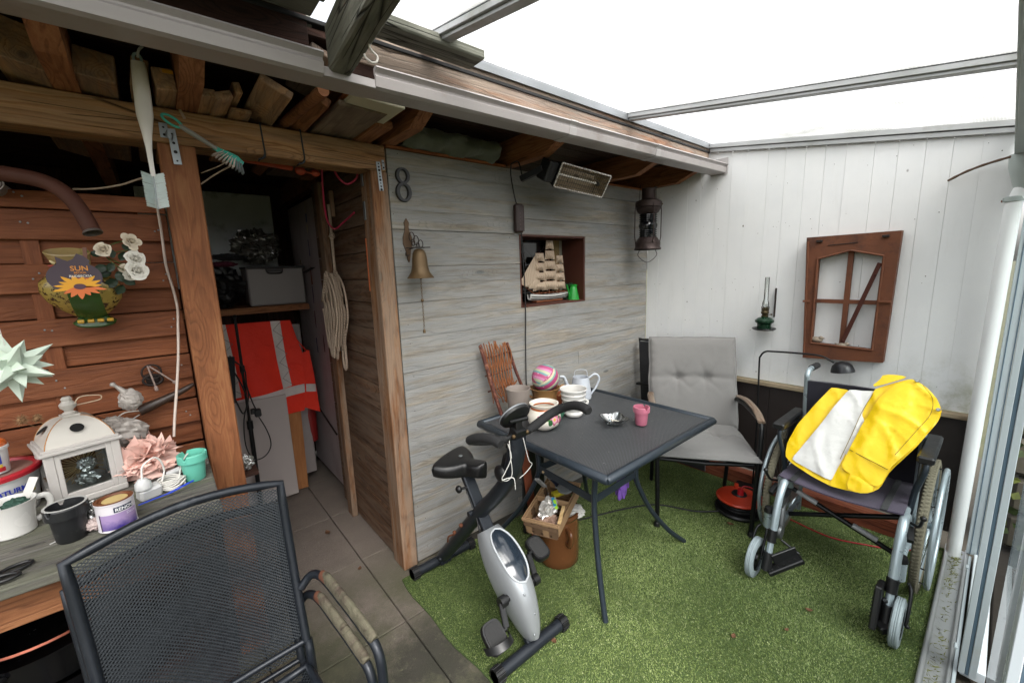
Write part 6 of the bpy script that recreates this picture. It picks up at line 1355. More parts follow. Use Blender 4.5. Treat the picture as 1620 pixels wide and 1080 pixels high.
lb(lambda b: b.tube(crom([(.012, -.012, .292), (.03, -.01, .313), (.075, .0, .306), (.082, .004, .295), (.072, .01, .288), (.02, .012, .285)], 5), .0018, 6), 'hanging_loop', plain('white_rusty_wire', '#c9b39a', .6), ln_)
# dried wood shaving fan and foil in the lantern
tf = thing('shaving_star', 'star of thin wood splints inside the white lantern', 'ornament', (-3.15, -.03, BZ+.05))
rng = random.Random(9)
for k in range(46):
    a = 2*math.pi*k/46+rng.uniform(-.04, .04); p0 = V(-3.18, -.04, BZ+.085); d = V(math.cos(a)*.9, math.cos(a)*.25+rng.uniform(-.1, .1), math.sin(a)); MB().bar(p0+d*.012, p0+d*rng.uniform(.050, .066), .005, .0012, ch=.0003).build('splint', M_bright, tf)
crumple_t('foil_wrapped_ball', 'silver foil ball on top of the stack inside the white lantern', 'foil', (-3.165, -.075, BZ+.098), .022, (1, 1, .9), 1, M_foil, .35, None)
crumple_t('foil_wrapped_lump', 'lower silver foil lump inside the white lantern', 'foil', (-3.167, -.07, BZ+.055), .027, (1.1, 1, .8), 2, M_foil, .35, None)
# black ash pot, teal ash pot
ashpot('black_ash_pot', 'black pot ashtray with worn grey rim at the front of the bench', -3.18, -.355, BZ, 1.02, '#1b1c1e', '#a5a5a2', ang=1.9)
ashpot('turquoise_ash_pot', 'turquoise pot ashtray beside the timber post on the bench', -2.918, -.185, BZ, .98, '#63b5a0', None, ang=2.0)
# paint can
pc_ = thing('paint_can', 'purple and white paint can with rusty brown lid on the bench', 'paint can', (-3.093, -.37, BZ))
o_ = V(-3.093, -.362, BZ); r_ = .0385; h_ = .078
MB().lathe([(0, .001), (r_-.001, .001), (r_+.0012, .003), (r_, .006), (r_, h_-.005), (r_+.0015, h_-.003), (r_+.0015, h_), (r_-.002, h_)], o_, n=48).build('body', plain('off_white_label', '#cdc8cc', .35, 0, .03, 9), pc_)
MB().lathe([(r_+.001, h_+.0005), (r_-.006, h_+.0012), (r_-.008, h_-.003), (.0, h_-.003)], o_, n=40).build('lid', plain('brown_crusty_lid', '#5e3318', .6, 0, .4, 30, .8, '#a87838', .35), pc_)
MB().lathe([(.026, h_-.0025), (.0, h_-.0022)], o_+V(0.002, 0, 0), n=28).build('dried_paint', plain('cream_dried_paint', '#b7a06c', .5, 0, .12, 30, .3), pc_)
def cyl_wrap(vs, fs, o, r, a0, z0, sgn=1):
    """flat lettering (x along, y up) bent round a vertical cylinder"""
    b = MB(); b.add([(o.x+r*math.cos(a0+x/r), o.y+r*math.sin(a0+x/r), z0+y) for x, y, z in vs], fs); return b
def patch(o, r, a0, a1, z0, z1, slope=0, n=16):
    b = MB(); b.grid(lambda u, v: (o.x+r*math.cos(a0+(a1-a0)*u), o.y+r*math.sin(a0+(a1-a0)*u), o.z+z0+(z1-z0)*v+slope*u), n, 2); return b
aC = math.atan2(-1.824-o_.y, -2.929-o_.x)
lbp = patch(o_, r_+.0006, aC-.95, aC+1.2, .008, .050); 
tm = NT('purple_gradient_print'); zz = tm.sep(tm.obj0); nn_ = tm.noise(tm.obj, 60, 4, .6); lbm = tm.fin(tm.mix(tm.ramp(tm.math('ADD', tm.math('MULTIPLY', zz[2], 14), tm.math('MULTIPLY', nn_, .5)), [(.35, 0.0), (.75, 1.0)]), '#3c2f7c', '#9d86b0'), .35)
lbp.build('purple_print', lbm, pc_)
patch(o_, r_+.0009, aC-.98, aC-.90, .006, .052).build('red_edge_print', plain('dark_print', '#3b2446', .4), pc_)
patch(o_, r_+.0009, aC-.12, aC+.95, .053, .067).build('name_plate', plain('navy_plate', '#16233f', .4), pc_)
vs, fs_ = text_mesh('RENOV', .0118, .0003); cyl_wrap(vs, fs_, o_, r_+.003, aC+.42, BZ+.0600).build('brand_lettering', plain('white_print', '#e2e2e2', .5), pc_)
vs, fs_ = text_mesh('Deckl', .010); cyl_wrap(vs, fs_, o_, r_+.0028, aC+.75, BZ+.044).build('small_lettering', plain('white_print2', '#d9d3e2', .5), pc_)
# big bucket, red lid
bu = thing('white_bucket', 'large white plastic bucket with red rimmed lid and blue lettering', 'bucket', (-3.375, -.02, BZ))
o_ = V(-3.372, -.03, BZ)
rB = lambda z: .090+.017*z/.13
MB().lathe([(0, 0), (.09, 0), (rB(.105), .105), (rB(.106)+.003, .107), (rB(.118)+.003, .118)], o_, n=56).build('body', M_whitepl, bu)
MB().lathe([(rB(.118)+.005, .112), (rB(.118)+.006, .122), (rB(.118)+.002, .127), (rB(.118)-.008, .127), (rB(.118)-.012, .120)], o_, n=56).build('lid_rim', plain('red_plastic', '#a8202c', .35, 0, .06, 9), bu)
MB().lathe([(rB(.118)-.011, .120), (0, .1195)], o_, n=40).build('lid', plain('dirty_lid_film', '#8a6a62', .5, 0, .3, 20, .3, '#c9b8ac', .4), bu)
aC = math.atan2(-1.824-o_.y, -2.929-o_.x)
vs, fs_ = text_mesh('RBTURM', .020, .0006); cyl_wrap([(x, y+x*.0, z) for x, y, z in vs], fs_, o_, rB(.07)+.004, aC+.36, BZ+.078).build('blue_lettering', plain('blue_print2', '#2434a0', .4), bu)
patch(o_, rB(.07)+.001, aC+.80, aC+.98, .055, .09).build('yellow_print', plain('yellow_print', '#b3a032', .4), bu)
# small tub with orange lid
tu = thing('small_tub', 'small white tub with orange lid standing on the bucket', 'tub', (-3.335, -.015, BZ+.13))
o_ = V(-3.352, -.045, BZ+.124)
MB().lathe([(0, 0), (.034, 0), (.037, .065), (.041, .067), (.041, .074), (.037, .076)], o_, n=36).build('body', M_whitepl, tu)
MB().lathe([(.038, .073), (.037, .086), (.033, .090), (.014, .089), (.012, .085), (0, .085)], o_, n=36).build('orange_lid', plain('orange_lid_plastic', '#c9622a', .4), tu)
aC = math.atan2(-1.824-o_.y, -2.929-o_.x)
patch(o_, .0365, aC+.15, aC+.60, .028, .058).build('blue_print', plain('blue_print3', '#2d3fa0', .4), tu); patch(o_, .0362, aC+.35, aC+.75, .006, .018).build('red_print', plain('red_print', '#a82430', .4), tu); patch(o_, .0363, aC+.0, aC+.6, .018, .026).build('yellow_print', plain('yellow_print3', '#c9b040', .4), tu)
# white mug with spatula
mu = thing('white_mug', 'large white enamel mug holding a spatula at the left edge', 'mug', (-3.315, -.225, BZ))
o_ = V(-3.300, -.215, BZ)
MB().lathe([(0, 0), (.036, 0), (.040, .004), (.041, .03), (.048, .082), (.0505, .088), (.048, .088), (.045, .08), (.038, .02), (0, .008)], o_, n=44).build('body', M_white, mu)
d = V(.90, .43, 0).normalized(); MB().tube(crom([o_+d*.046+V(0, 0, .075), o_+d*.068+V(0, 0, .073), o_+d*.074+V(0, 0, .05), o_+d*.062+V(0, 0, .025), o_+d*.042+V(0, 0, .015)], 5), .0052, 8, flat=1.5).build('handle', M_white, mu)
b = MB(); b.bar(o_+V(.005, .01, .03), o_+V(.045, .045, .125), .017, .003, up=(0, -1, 0)); tag(b.build('spatula', plain('milky_plastic', '#c2bfba', .3, 0, .15, 30, .4)), 'milky white plastic spatula standing in the mug', 'spatula')
crumple_t('green_sponge', 'dark green cloth stuffed in the white mug', 'cloth', o_+V(.012, .0, .075), .022, (1.2, 1, .8), 5, plain('dark_green_cloth', '#1f3f33', .7), .25, None)
# thistles
th = thing('dried_thistles', 'dried brown thistle heads on thin stems behind the lantern', 'dried flowers', (-3.27, .05, 1.0))
M_th = plain('dry_straw', '#8a6a4a', .9, 0, .25, 60)
rng = random.Random(4)
for (x, y, z, r) in ((-3.290, .02, 1.105, .019), (-3.262, .035, 1.100, .015), (-3.25, -.03, .925, .018)):
    b = MB(); c = V(x, y, z); b.sphere(c, r*.5, 10, 6)
    for k in range(90):
        d = V(rng.gauss(0, 1), rng.gauss(0, 1), rng.gauss(0, 1)).normalized(); b.tube([c+d*r*.4, c+d*r*rng.uniform(.85, 1.1)], [.0011, .0002], 3, caps=False)
    b.build('thistle_head', M_th, th)
b = MB(); b.tube(crom([(-3.262, .035, 1.095), (-3.24, .04, 1.06), (-3.215, .06, 1.0), (-3.20, .07, .95)], 4), .0016, 5); b.tube(crom([(-3.29, .02, 1.10), (-3.25, .06, 1.045), (-3.22, .07, .99)], 4), .0014, 5); b.tube(crom([(-3.25, -.03, .92), (-3.24, .0, .90), (-3.23, .05, .875)], 4), .0014, 5); b.build('stem', M_th, th)
# foil wrapped things behind the lantern
crumple_t('silver_wrapped_bulb', 'upper silver grey foil wrapped pear shape behind the lantern', 'foil parcel', (-3.046, -.01, 1.118), .031, (1, .8, 1.15), 11, plain('grey_silver_wrap', '#a39c96', .5, .25, .2, 40, .5), .18, None)
b = MB(); b.tube(crom([(-3.056, -.01, 1.145), (-3.070, -.01, 1.165), (-3.085, -.01, 1.182)], 4), [.012, .009, .008, .007, .006, .005, .006, .009, .003], 7); tag(b.build('foil_twist', bpy.data.materials['grey_silver_wrap']), 'twisted foil tip above the silver pear shape', 'foil')
crumple_t('silver_wrapped_parcel', 'larger crumpled silver parcel to the right behind the lantern', 'foil parcel', (-3.075, .0, 1.010), .050, (1.2, .8, .9), 12, bpy.data.materials['grey_silver_wrap'], .2, None)
crumple_t('silver_wrapped_scrap', 'small foil scrap behind the lantern roof', 'foil', (-3.105, .02, 1.045), .03, (1.2, .8, .7), 14, bpy.data.materials['grey_silver_wrap'], .25, None)
crumple_t('foil_cork', 'foil wrapped lump between the black pot and paint can', 'foil parcel', (-3.135, -.33, BZ+.045), .024, (.8, .8, 1.2), 15, M_foil, .35, None)
crumple_t('tissue_bundle', 'whitish tissue bundle at the foot of the paint can', 'tissue', (-3.137, -.35, BZ+.020), .022, (1, 1, .7), 16, plain('pale_pink_tissue', '#b9a8a4', .8, 0, .1, 40, .8), .3, None)
# pink tissue pompom
pp = thing('tissue_pompom', 'large pink tissue paper pompom leaning at the back of the bench', 'paper pompom', (-3.01, -.10, BZ))
M_pink = plain('pink_tissue_paper', '#e3bcb0', .75, 0, .05, 12, .1); rng = random.Random(8); c = V(-3.030, -.065, BZ+.066)
for k in range(40):
    n = V(rng.gauss(0, .55), rng.gauss(-.6, .5), rng.gauss(.1, .6)).normalized(); u_ = n.orthogonal().normalized(); u_ = Matrix.Rotation(rng.uniform(0, 6.28), 3, n) @ u_; w_ = n.cross(u_); s_ = rng.uniform(.055, .085); sd2 = rng.uniform(0, 50)
    b = MB(); b.grid(lambda u, v: c+n*(.022+.056*v*(1-.15*v)+.008*nz(u*5, v*3, sd2))+u_*((u-.5)*s_*(.5+1.2*v)+.014*nz(u*6, v*5, sd2+3))+w_*(.010*math.sin(u*6+sd2)*v+.008*nz(u*6, v*4, sd2+8)), 10, 5)
    b.xf(Matrix.Translation(c) @ Matrix.Diagonal((1.05, .75, .95, 1)) @ Matrix.Translation(-c)); b.build('paper_petal', M_pink, pp)
# extension lead
el = thing('extension_lead', 'coiled white extension lead with white adapter block on the bench', 'extension lead', (-3.0, -.23, BZ))
M_wc = plain('white_cable', '#d3d0ca', .4); b = MB()
b.box((-3.030, -.235, BZ+.020), (.055, .036, .038), Matrix.Rotation(.4, 3, 'Z') @ Matrix.Rotation(.2, 3, 'X'), .006); b.build('adapter_block', M_whitepl, el)
b = MB(); b.lathe([(0, .03), (.010, .03), (.019, .018), (.020, 0)], (-3.040, -.245, BZ+.038), n=16); b.build('plug', M_whitepl, el)
b = MB(); pts = []
for k in range(70):
    a = k*.62; pts.append((-2.978+.030*math.cos(a)*(1+.18*math.sin(k*.9)), -.205+.026*math.sin(a)*(1+.15*math.cos(k*.7)), BZ+.004+.0045*(k//10)+.003*math.sin(k*1.3)))
b.tube(crom(pts, 3), .0027, 6); b.tube(crom([(-3.040, -.245, BZ+.065), (-3.035, -.235, BZ+.10), (-3.01, -.22, BZ+.115), (-2.995, -.21, BZ+.10), (-2.99, -.20, BZ+.06), (-3.0, -.21, BZ+.03)], 5), .0027, 6); b.tube(crom([(-2.96, -.20, BZ+.02), (-2.945, -.17, BZ+.06), (-2.925, -.15, BZ+.08), (-2.92, -.14, BZ+.06)], 5), .0025, 6)
b.build('cable_coil', M_wc, el)
b = MB(); b.tube([(-2.985, -.13, BZ+.018), (-2.95, -.14, BZ+.030)], .011, 12); tag(b.build('white_tube', M_whitepl), 'short white tube between the pompom and the turquoise pot', 'tube')
b = MB(); b.tube(crom([(-3.055, -.29, BZ+.01), (-3.02, -.282, BZ+.012), (-2.985, -.27, BZ+.012), (-2.955, -.262, BZ+.018), (-2.925, -.25, BZ+.022)], 5), [.0035]*10+[.005]*8+[.004]*3, 8, flat=.6); tag(b.build('blue_scraper', plain('blue_plastic', '#1f3fb0', .35)), 'long blue plastic handle lying at the front of the bench', 'scraper')
# scissors
sc_ = thing('scissors', 'black handled scissors lying at the front left of the bench', 'scissors', (-3.27, -.45, BZ))
for (cx, cy_, a, nm) in ((-3.262, -.437, .35, 0), (-3.275, -.474, -.1, 1)):
    b = MB(); b.tube([(cx+math.cos(t_)*.026*math.cos(a)-math.sin(t_)*.014*math.sin(a), cy_+math.cos(t_)*.026*math.sin(a)+math.sin(t_)*.014*math.cos(a), BZ+.007+.002*nm) for t_ in np.linspace(0, 2*math.pi, 25)[:-1]], .0042, 8, closed=True); b.tube([(cx-.026*math.cos(a), cy_-.026*math.sin(a), BZ+.007), (-3.325, -.452, BZ+.006)], .004, 8); b.build('finger_loop', M_blkplast, sc_)
b = MB(); b.bar((-3.315, -.450, BZ+.005), (-3.39, -.445, BZ+.004), .010, .002); b.bar((-3.315, -.454, BZ+.008), (-3.39, -.463, BZ+.007), .010, .002); b.build('blade', M_galv, sc_)
b = MB(); b.bar((-3.312, -.446, BZ+.010), (-3.295, -.445, BZ+.011), .008, .004); b.build('orange_inlay', plain('orange_plastic', '#c98a1c', .4), sc_)
b = MB(); b.bar((-3.22, -.355, BZ+.002), (-3.205, -.345, BZ+.002), .004, .001); tag(b.build('paper_scrap', M_whitepl), 'tiny white scrap beside the black pot', 'scrap')
# ------------------------------------------------------------------ hanging on the fence: vase pot, tag, roses
vs_ = thing('wall_vase', 'green and yellow speckled ceramic wall vase hung on the fence', 'vase', (-3.11, .04, 1.40))
def vase_mat():
    t = NT('speckled_vase_glaze'); p = t.sep(t.obj0)
    c = t.mix(t.noise(t.obj0, 14, 5, .6), '#857434', '#a68d4a')
    sp = t.ramp(t.noise(t.map(t.obj0, (60, 60, 60)), 1, 5, .75, .6), [(.53, 0.0), (.57, 1.0)]); zz = t.math('LESS_THAN', p[2], .15); c = t.mix(t.math('MULTIPLY', sp, zz), c, '#3a2418')
    xx = t.math('ABSOLUTE', t.math('ADD', p[0], t.math('MULTIPLY', p[2], .05))); mid = t.math('LESS_THAN', xx, .034); low = t.math('MULTIPLY', mid, t.math('LESS_THAN', p[2], .12)); c = t.mix(low, c, t.mix(t.noise(t.obj0, 10, 4), '#24401a', '#45622a'))
    nk = t.math('GREATER_THAN', p[2], .175); c = t.mix(nk, c, t.mix(t.noise(t.obj0, 12, 4), '#8f7a4c', '#ab9468'))
    g = t.math('MULTIPLY', nk, t.ramp(t.noise(t.obj0, 16, 3), [(.56, 0.0), (.66, 1.0)])); c = t.mix(g, c, '#3c5c22')
    dk = t.math('LESS_THAN', p[2], .026); c = t.mix(dk, c, '#2c4a20')
    return t.fin(c, .22, 0, t.bump(sp, .2, .002), Specular_IOR_Level=.6)
o_ = V(-3.094, .045, 1.372)
b = MB(); b.lathe([(0, 0), (.048, 0), (.050, .006), (.040, .014), (.034, .026), (.038, .034), (.060, .055), (.084, .09), (.090, .12), (.084, .145), (.064, .165), (.042, .178), (.038, .19), (.044, .218), (.049, .238), (.047, .240), (.040, .215), (.034, .19), (0, .17)], (0, 0, 0), n=48, sx=1, sy=.62)
TV = Matrix.Translation(o_) @ Matrix.Rotation(R_(24), 4, 'X') @ Matrix(((1, 0, -.09, 0), (0, 1, 0, 0), (0, 0, 1, 0), (0, 0, 0, 1)))
b.xf(TV); b.build('body', vase_mat(), vs_, origin=o_)
b = MB()
for k in range(4): b.tube([o_+V(-.036+.022*k, -.032, .010), o_+V(-.022+.022*k, -.033, .010)], .006, 8)
b.build('foot_relief', plain('yellow_relief', '#b98f2c', .3, 0, .3, 60), vs_)
b = MB(); fc = o_+V(-.042, -.118, .178)
for k in range(8): a = 2*math.pi*k/8; b.sphere(fc+V(math.cos(a)*.014, -.001, math.sin(a)*.014), .0065, 8, 5, m=k % 2, sc3=(1.2, .25, .5), rot=Matrix.Rotation(-a, 3, 'Y'))
b.sphere(fc+V(0, -.001, 0), .008, 10, 6, m=2, sc3=(1, .4, 1)); b.build('painted_flower', [plain('red_glaze', '#8f2a1c', .3), plain('cream_glaze', '#cbb98a', .3), plain('black_glaze', '#151310', .3)], vs_)
# plant label, flat printed card
pl_ = thing('plant_label', 'dark purple plant label card with yellow flower hanging in front of the vase', 'plant label', (-3.11, -.03, 1.47))
po = V(-3.103, -.118, 1.516)
def card(pts, dy, mat, name, par): b = MB(); b.prism([po+V(x, dy, z) for x, z in pts], (0, -.0006, 0)); return b.build(name, mat, par)
oc = [(.056*math.cos(a), -.012+.040*math.sin(a)) for a in np.linspace(-.35, -math.pi+.35, 14)]
outl = [(.056*math.cos(a), .0+.044*math.sin(a)) for a in np.linspace(.95, -math.pi-.95+0*1, 30)]
outl = outl+[(-.030, .040), (-.031, .058), (-.018, .050), (-.008, .045), (.004, .052), (.012, .066), (.024, .060), (.036, .046)]
cb_ = card(outl, 0, plain('dark_purple_card', '#3b2c38', .5, 0, .05), 'card', pl_)
def petal_t(c, a, L, w_): d = (math.cos(a), math.sin(a)); n_ = (-d[1], d[0]); return [(c[0]+d[0]*L*t_+n_[0]*w_*s_*math.sin(math.pi*min(t_*1.02, 1))**.7, c[1]+(d[1]*L*t_+n_[1]*w_*s_*math.sin(math.pi*min(t_*1.02, 1))**.7)*.62) for t_, s_ in [(.1, 1), (.35, 1), (.65, 1), (.88, 1), (1, 0), (.88, -1), (.65, -1), (.35, -1), (.1, -1)]]
fcx = (.006, -.026)
for k in range(15):
    a = 2*math.pi*k/15+.1; card(petal_t(fcx, a, .046+.006*(k % 3), .0075), -.0008-.0002*(k % 2), plain('yellow_orange_petal', '#d99a1e', .5, 0, .12, 30) if k == 0 else bpy.data.materials['yellow_orange_petal' if k % 15 < 9 else 'orange_print_petal'] if k != 9 else plain('orange_print_petal', '#cf6a30', .5, 0, .15, 30), 'printed_petal', cb_)
card([(fcx[0]+.0125*math.cos(a), fcx[1]+.008*math.sin(a)) for a in np.linspace(0, 2*math.pi, 17)[:-1]], -.0022, plain('brown_print', '#4c2c3c', .5), 'printed_centre', cb_)
for txt, sz, x, z_, c_, bo in (('SUN', .019, .012, .024, '#c8822c', .0003), ('BECKIA', .0075, .012, .0125, '#b8742a', .0002), ('RUDBECKIA', .0085, .012, .003, '#d8d2cc', .0001)):
    vs2, fs2 = text_mesh(txt, sz, bo); b = MB(); b.add([po+V(x+vx, -.0016, z_+vy) for vx, vy, vz in vs2], fs2); b.build('printed_lettering', plain('print_'+txt.lower(), c_, .5), cb_)
b = MB(); b.box(po+V(.016, -.0012, -.004), (.022, .0005, .003)); b.build('orange_rule', bpy.data.materials['orange_print_petal'], cb_)
b = MB(); b.bar((-3.077, -.116, 1.535), (-3.074, -.095, 1.60), .009, .004, up=(0, 1, 0)); b.build('card_hanger', plain('brown_stake', '#6b4534', .6), pl_)
# artificial roses
M_rose = plain('cream_rose_petal', '#d6c9b4', .6, 0, .06, 20, .1); M_rose2 = plain('white_rose_petal', '#dcd8cf', .6, 0, .05, 20, .1); M_rleaf = plain('dark_green_leaf', '#1c2f1d', .45, 0, .25, 18, .2); M_stem = plain('green_stem', '#4c5a24', .6)
rs = thing('artificial_roses', 'bunch of cream artificial roses with dark green leaves in the wall vase', 'roses', (-3.03, -.02, 1.5))
def rose(c, r, n, mat, seed, spread=1.0):
    rg = random.Random(seed); n = Vector(n).normalized(); u_ = n.orthogonal().normalized(); w_ = n.cross(u_); c = Vector(c); b = MB()
    for k in range(17):
        t_ = k/16; a = k*2.4+rg.uniform(-.2, .2); rad = r*(.12+.62*t_*spread); op = .15+.6*t_*spread; wd = r*(.60+.42*t_); ht = r*(.95-.25*t_)
        d = u_*math.cos(a)+w_*math.sin(a); tn = n.cross(d)
        def f(u, v):
            s_ = (u-.5)*2; curl = rad+math.sin(v*1.5)*rad*.35*op; lip = max(0, v-.72)/.28
            return c+d*(curl*math.cos(s_*.8)*(.55+.45*v)+lip*lip*r*.28*op*(1 if t_ > .3 else 0))+tn*(math.sin(s_*1.0)*wd*(.35+.65*math.sin(min(1, v*1.15)*1.57)))+n*(ht*v*(1-.10*s_*s_)-.22*r*t_*(1-v)-lip*lip*r*.25*t_-r*.30+.05*r*nz(u*4, v*4, seed+k))
        b.grid(f, 6, 6, thick=.0004)
    b.sphere(c+n*r*.15, r*.26, 10, 7)
    for k in range(5): a = k*1.257; d = u_*math.cos(a)+w_*math.sin(a); tn = n.cross(d); b.grid(lambda u, v: c+n*(r*(.25+.45*v))+d*(r*(.20+.12*v+.06*math.sin(u*3.1)))*(1-.3*v)+tn*((u-.5)*r*.62), 4, 4, thick=.0003)
    return b.build('rose_head', mat, rs)
rose((-3.058, -.055, 1.585), .019, (-.1, -1, .15), M_rose, 1); rose((-2.992, -.06, 1.610), .014, (.5, -1, .3), M_rose, 2, 1.9); rose((-2.990, -.065, 1.556), .024, (.2, -1, .2), M_rose2, 3); rose((-2.990, -.07, 1.522), .022, (.3, -1, .1), M_rose2, 4, 1.3); rose((-3.008, -.06, 1.508), .015, (0, -1, -.5), M_rose2, 5, 1.1); rose((-3.018, -.045, 1.525), .016, (-.5, -1, 0), M_rose, 6)
def leaf(c, d, L, w_, nrm=(0, -1, .2), seed=0):
    d = Vector(d).normalized(); nrm = Vector(nrm); nrm = (nrm-d*nrm.dot(d)).normalized(); s_ = d.cross(nrm); c = Vector(c); b = MB()
    b.grid(lambda u, v: c+d*(L*u)+s_*((v-.5)*2*w_*math.sin(math.pi*min(1, u*.97+.02))**.8)+nrm*(.22*w_*abs(v-.5)*2-.15*L*u*u+.08*w_*math.sin(u*20)), 8, 4, thick=.0005); b.build('leaf', M_rleaf, rs)
rg = random.Random(3)
for (x, z_, a, L) in ((-3.055, 1.535, 200, .035), (-3.05, 1.515, 190, .034), (-3.045, 1.545, 250, .03), (-3.04, 1.495, 215, .038), (-3.028, 1.50, 320, .036), (-3.04, 1.56, 100, .03), (-3.025, 1.552, 60, .03), (-3.01, 1.56, 20, .032), (-3.00, 1.575, 60, .03), (-2.998, 1.585, 140, .024), (-3.02, 1.53, 330, .028), (-3.035, 1.52, 280, .034), (-3.065, 1.565, 150, .028), (-3.01, 1.535, 200, .026), (-3.03, 1.478, 240, .034), (-3.0, 1.525, 290, .02)):
    leaf((x, -.05+rg.uniform(-.012, .01), z_), (math.cos(R_(a)), rg.uniform(-.3, .1), math.sin(R_(a))), L, L*.36, (rg.uniform(-.4, .4), -1, rg.uniform(-.3, .4)))
b = MB()
for p in (((-3.075, .03, 1.60), (-3.05, -.04, 1.555), (-3.03, -.05, 1.53), (-2.995, -.055, 1.50)), ((-3.08, .03, 1.60), (-3.06, -.02, 1.575), (-3.02, -.04, 1.58), (-2.98, -.05, 1.59)), ((-3.05, -.03, 1.56), (-3.02, -.045, 1.54), (-2.99, -.055, 1.54)), ((-3.06, .0, 1.57), (-3.04, -.03, 1.60), (-3.0, -.04, 1.612), (-2.985, -.045, 1.60))): b.tube(crom(p, 4), .0018, 5)
b.build('stem', M_stem, rs)
rs.location = Vector(rs.location)+V(.020, 0, .012)
# rusty bent pipe
MPipe = plain('rust_brown_pipe', '#4e2a1d', .7, .1, .3, 18, .4, '#8b8178', .18)
rp_ = thing('rusty_pipe', 'rust brown bent pipe with open end above the vase', 'pipe', (-3.15, .0, 1.78))
pts = crom([(-3.42, .02, 1.80), (-3.30, .01, 1.806), (-3.20, -.005, 1.802), (-3.13, -.02, 1.785), (-3.088, -.04, 1.745), (-3.064, -.06, 1.69), (-3.052, -.075, 1.645)], 6)
MB().tube(pts, .0205, 18, caps=False).build('pipe', MPipe, rp_)
e = pts[-1]; dd = (pts[-1]-pts[-3]).normalized(); b = MB(); b.lathe([(.0205, -.004), (.0230, .0), (.0230, .003), (.0195, .003), (.0180, -.03), (0, -.03)], e, axis=dd, n=24); b.build('mouth', plain('grey_rusty_rim', '#6a625c', .5, .4, .2, 40), rp_)
# roll of cloth at the far left
b = MB(); 
for k in range(4): b.tube([(-3.245+math.cos(a)*(.010+.0045*k)*1.3, .0, 1.778+math.sin(a)*(.010+.0045*k)) for a in np.linspace(0, 2*math.pi, 22)[:-1]], .0019, 5, closed=True)
b.tube([(-3.247, .004, 1.777), (-3.247, .25, 1.777)], .022, 16); tag(b.build('rolled_mat', plain('grey_rolled_mat', '#8a817a', .8, 0, .15, 30)), 'end of a rolled grey mat wedged under the rusty pipe', 'rolled mat')
# iron hook ornament with two tassel rods
ih = thing('iron_hook', 'round iron coat hook with two hanging braided cords on the fence', 'hook', (-2.99, .07, 1.2))
b = MB(); oc_ = V(-2.985, .075, 1.185)
b.tube([oc_+V(math.cos(a)*.026, 0, math.sin(a)*.026) for a in np.linspace(0, 2*math.pi, 25)[:-1]], .0035, 6, closed=True); b.tube([oc_+V(math.cos(a)*.026, 0, -.028+math.sin(a)*.018) for a in np.linspace(0, 2*math.pi, 25)[:-1]], .0045, 6, closed=True); b.lathe([(0, .004), (.016, .003), (.02, 0)], oc_+V(0, .01, -.028), axis=(0, -1, 0), n=20)
for k in range(4): a = k*math.pi/2+.4; b.bar(oc_, oc_+V(math.cos(a)*.025, 0, math.sin(a)*.025), .003, .003)
b.build('ring_plate', M_iron, ih)
for (p, q) in (((-2.992, .055, 1.212), (-2.980, .04, 1.135)), ((-2.988, .055, 1.210), (-2.928, .04, 1.145))):
    P, Q_ = Vector(p), Vector(q); b = MB(); b.tube([P.lerp(Q_, t_) for t_ in np.linspace(0, 1, 24)], [.0024+.0006*(k % 2) for k in range(24)], 6); b.sphere(Q_, .006, 8, 6); b.lathe([(.005, 0), (.006, .008), (.003, .012)], Q_, axis=(Q_-P), n=10); b.build('braided_cord', plain('grey_pink_cord', '#8d7a72', .7, 0, .2, 200, .6), ih)
# horn
hn = thing('dark_horn', 'dark brown drinking horn hung on the fence by the post', 'horn', (-2.95, .06, 1.08))
hp = crom([(-3.035, .055, 1.062), (-2.99, .06, 1.075), (-2.94, .062, 1.093), (-2.895, .065, 1.112), (-2.875, .068, 1.122)], 5); n_ = len(hp)
MB().tube(hp, [.017*(1-.80*(i/(n_-1)))**1+.0025 for i in range(n_)], 16).build('horn_body', plain('dark_horn', '#3b2c25', .4, 0, .2, 14, .2), hn)
b = MB(); b.tube(crom([(-3.035, .045, 1.050), (-3.05, .04, 1.043), (-3.062, .04, 1.036)], 3), .002, 5); b.tube(crom([(-3.10, .05, 1.045), (-3.07, .05, 1.065), (-3.03, .05, 1.062)], 4), .0022, 5); b.build('strap', M_wc, hn)
# white cable down the fence
b = MB(); b.tube(crom([(-2.893, .06, 1.74), (-2.893, .07, 1.66), (-2.896, .075, 1.55), (-2.888, .075, 1.47), (-2.885, .07, 1.40), (-2.893, .06, 1.33), (-2.905, .04, 1.24), (-2.925, .01, 1.13), (-2.945, -.02, 1.03), (-2.955, -.03, .97)], 6), .0042, 8); tag(b.build('white_cable', plain('white_pink_cable', '#c9b9ae', .45)), 'white cable hanging down the fence behind the bottle brush', 'cable')
b = MB(); b.tube(crom([(-3.085, .05, 1.782), (-3.03, .03, 1.786), (-2.97, .02, 1.802), (-2.92, .02, 1.826), (-2.87, .03, 1.835)], 5), .003, 7); b.tube(crom([(-2.76, .03, 1.862), (-2.70, .03, 1.895), (-2.66, .04, 1.93)], 4), .0022, 6); b.tube(crom([(-2.765, .03, 1.825), (-2.72, .03, 1.862), (-2.665, .03, 1.90)], 4), .0028, 6); tag(b.build('twisted_cord', plain('beige_cord', '#a08c78', .8, 0, .2, 90, .6)), 'beige twisted cord strung across behind the post', 'cord')
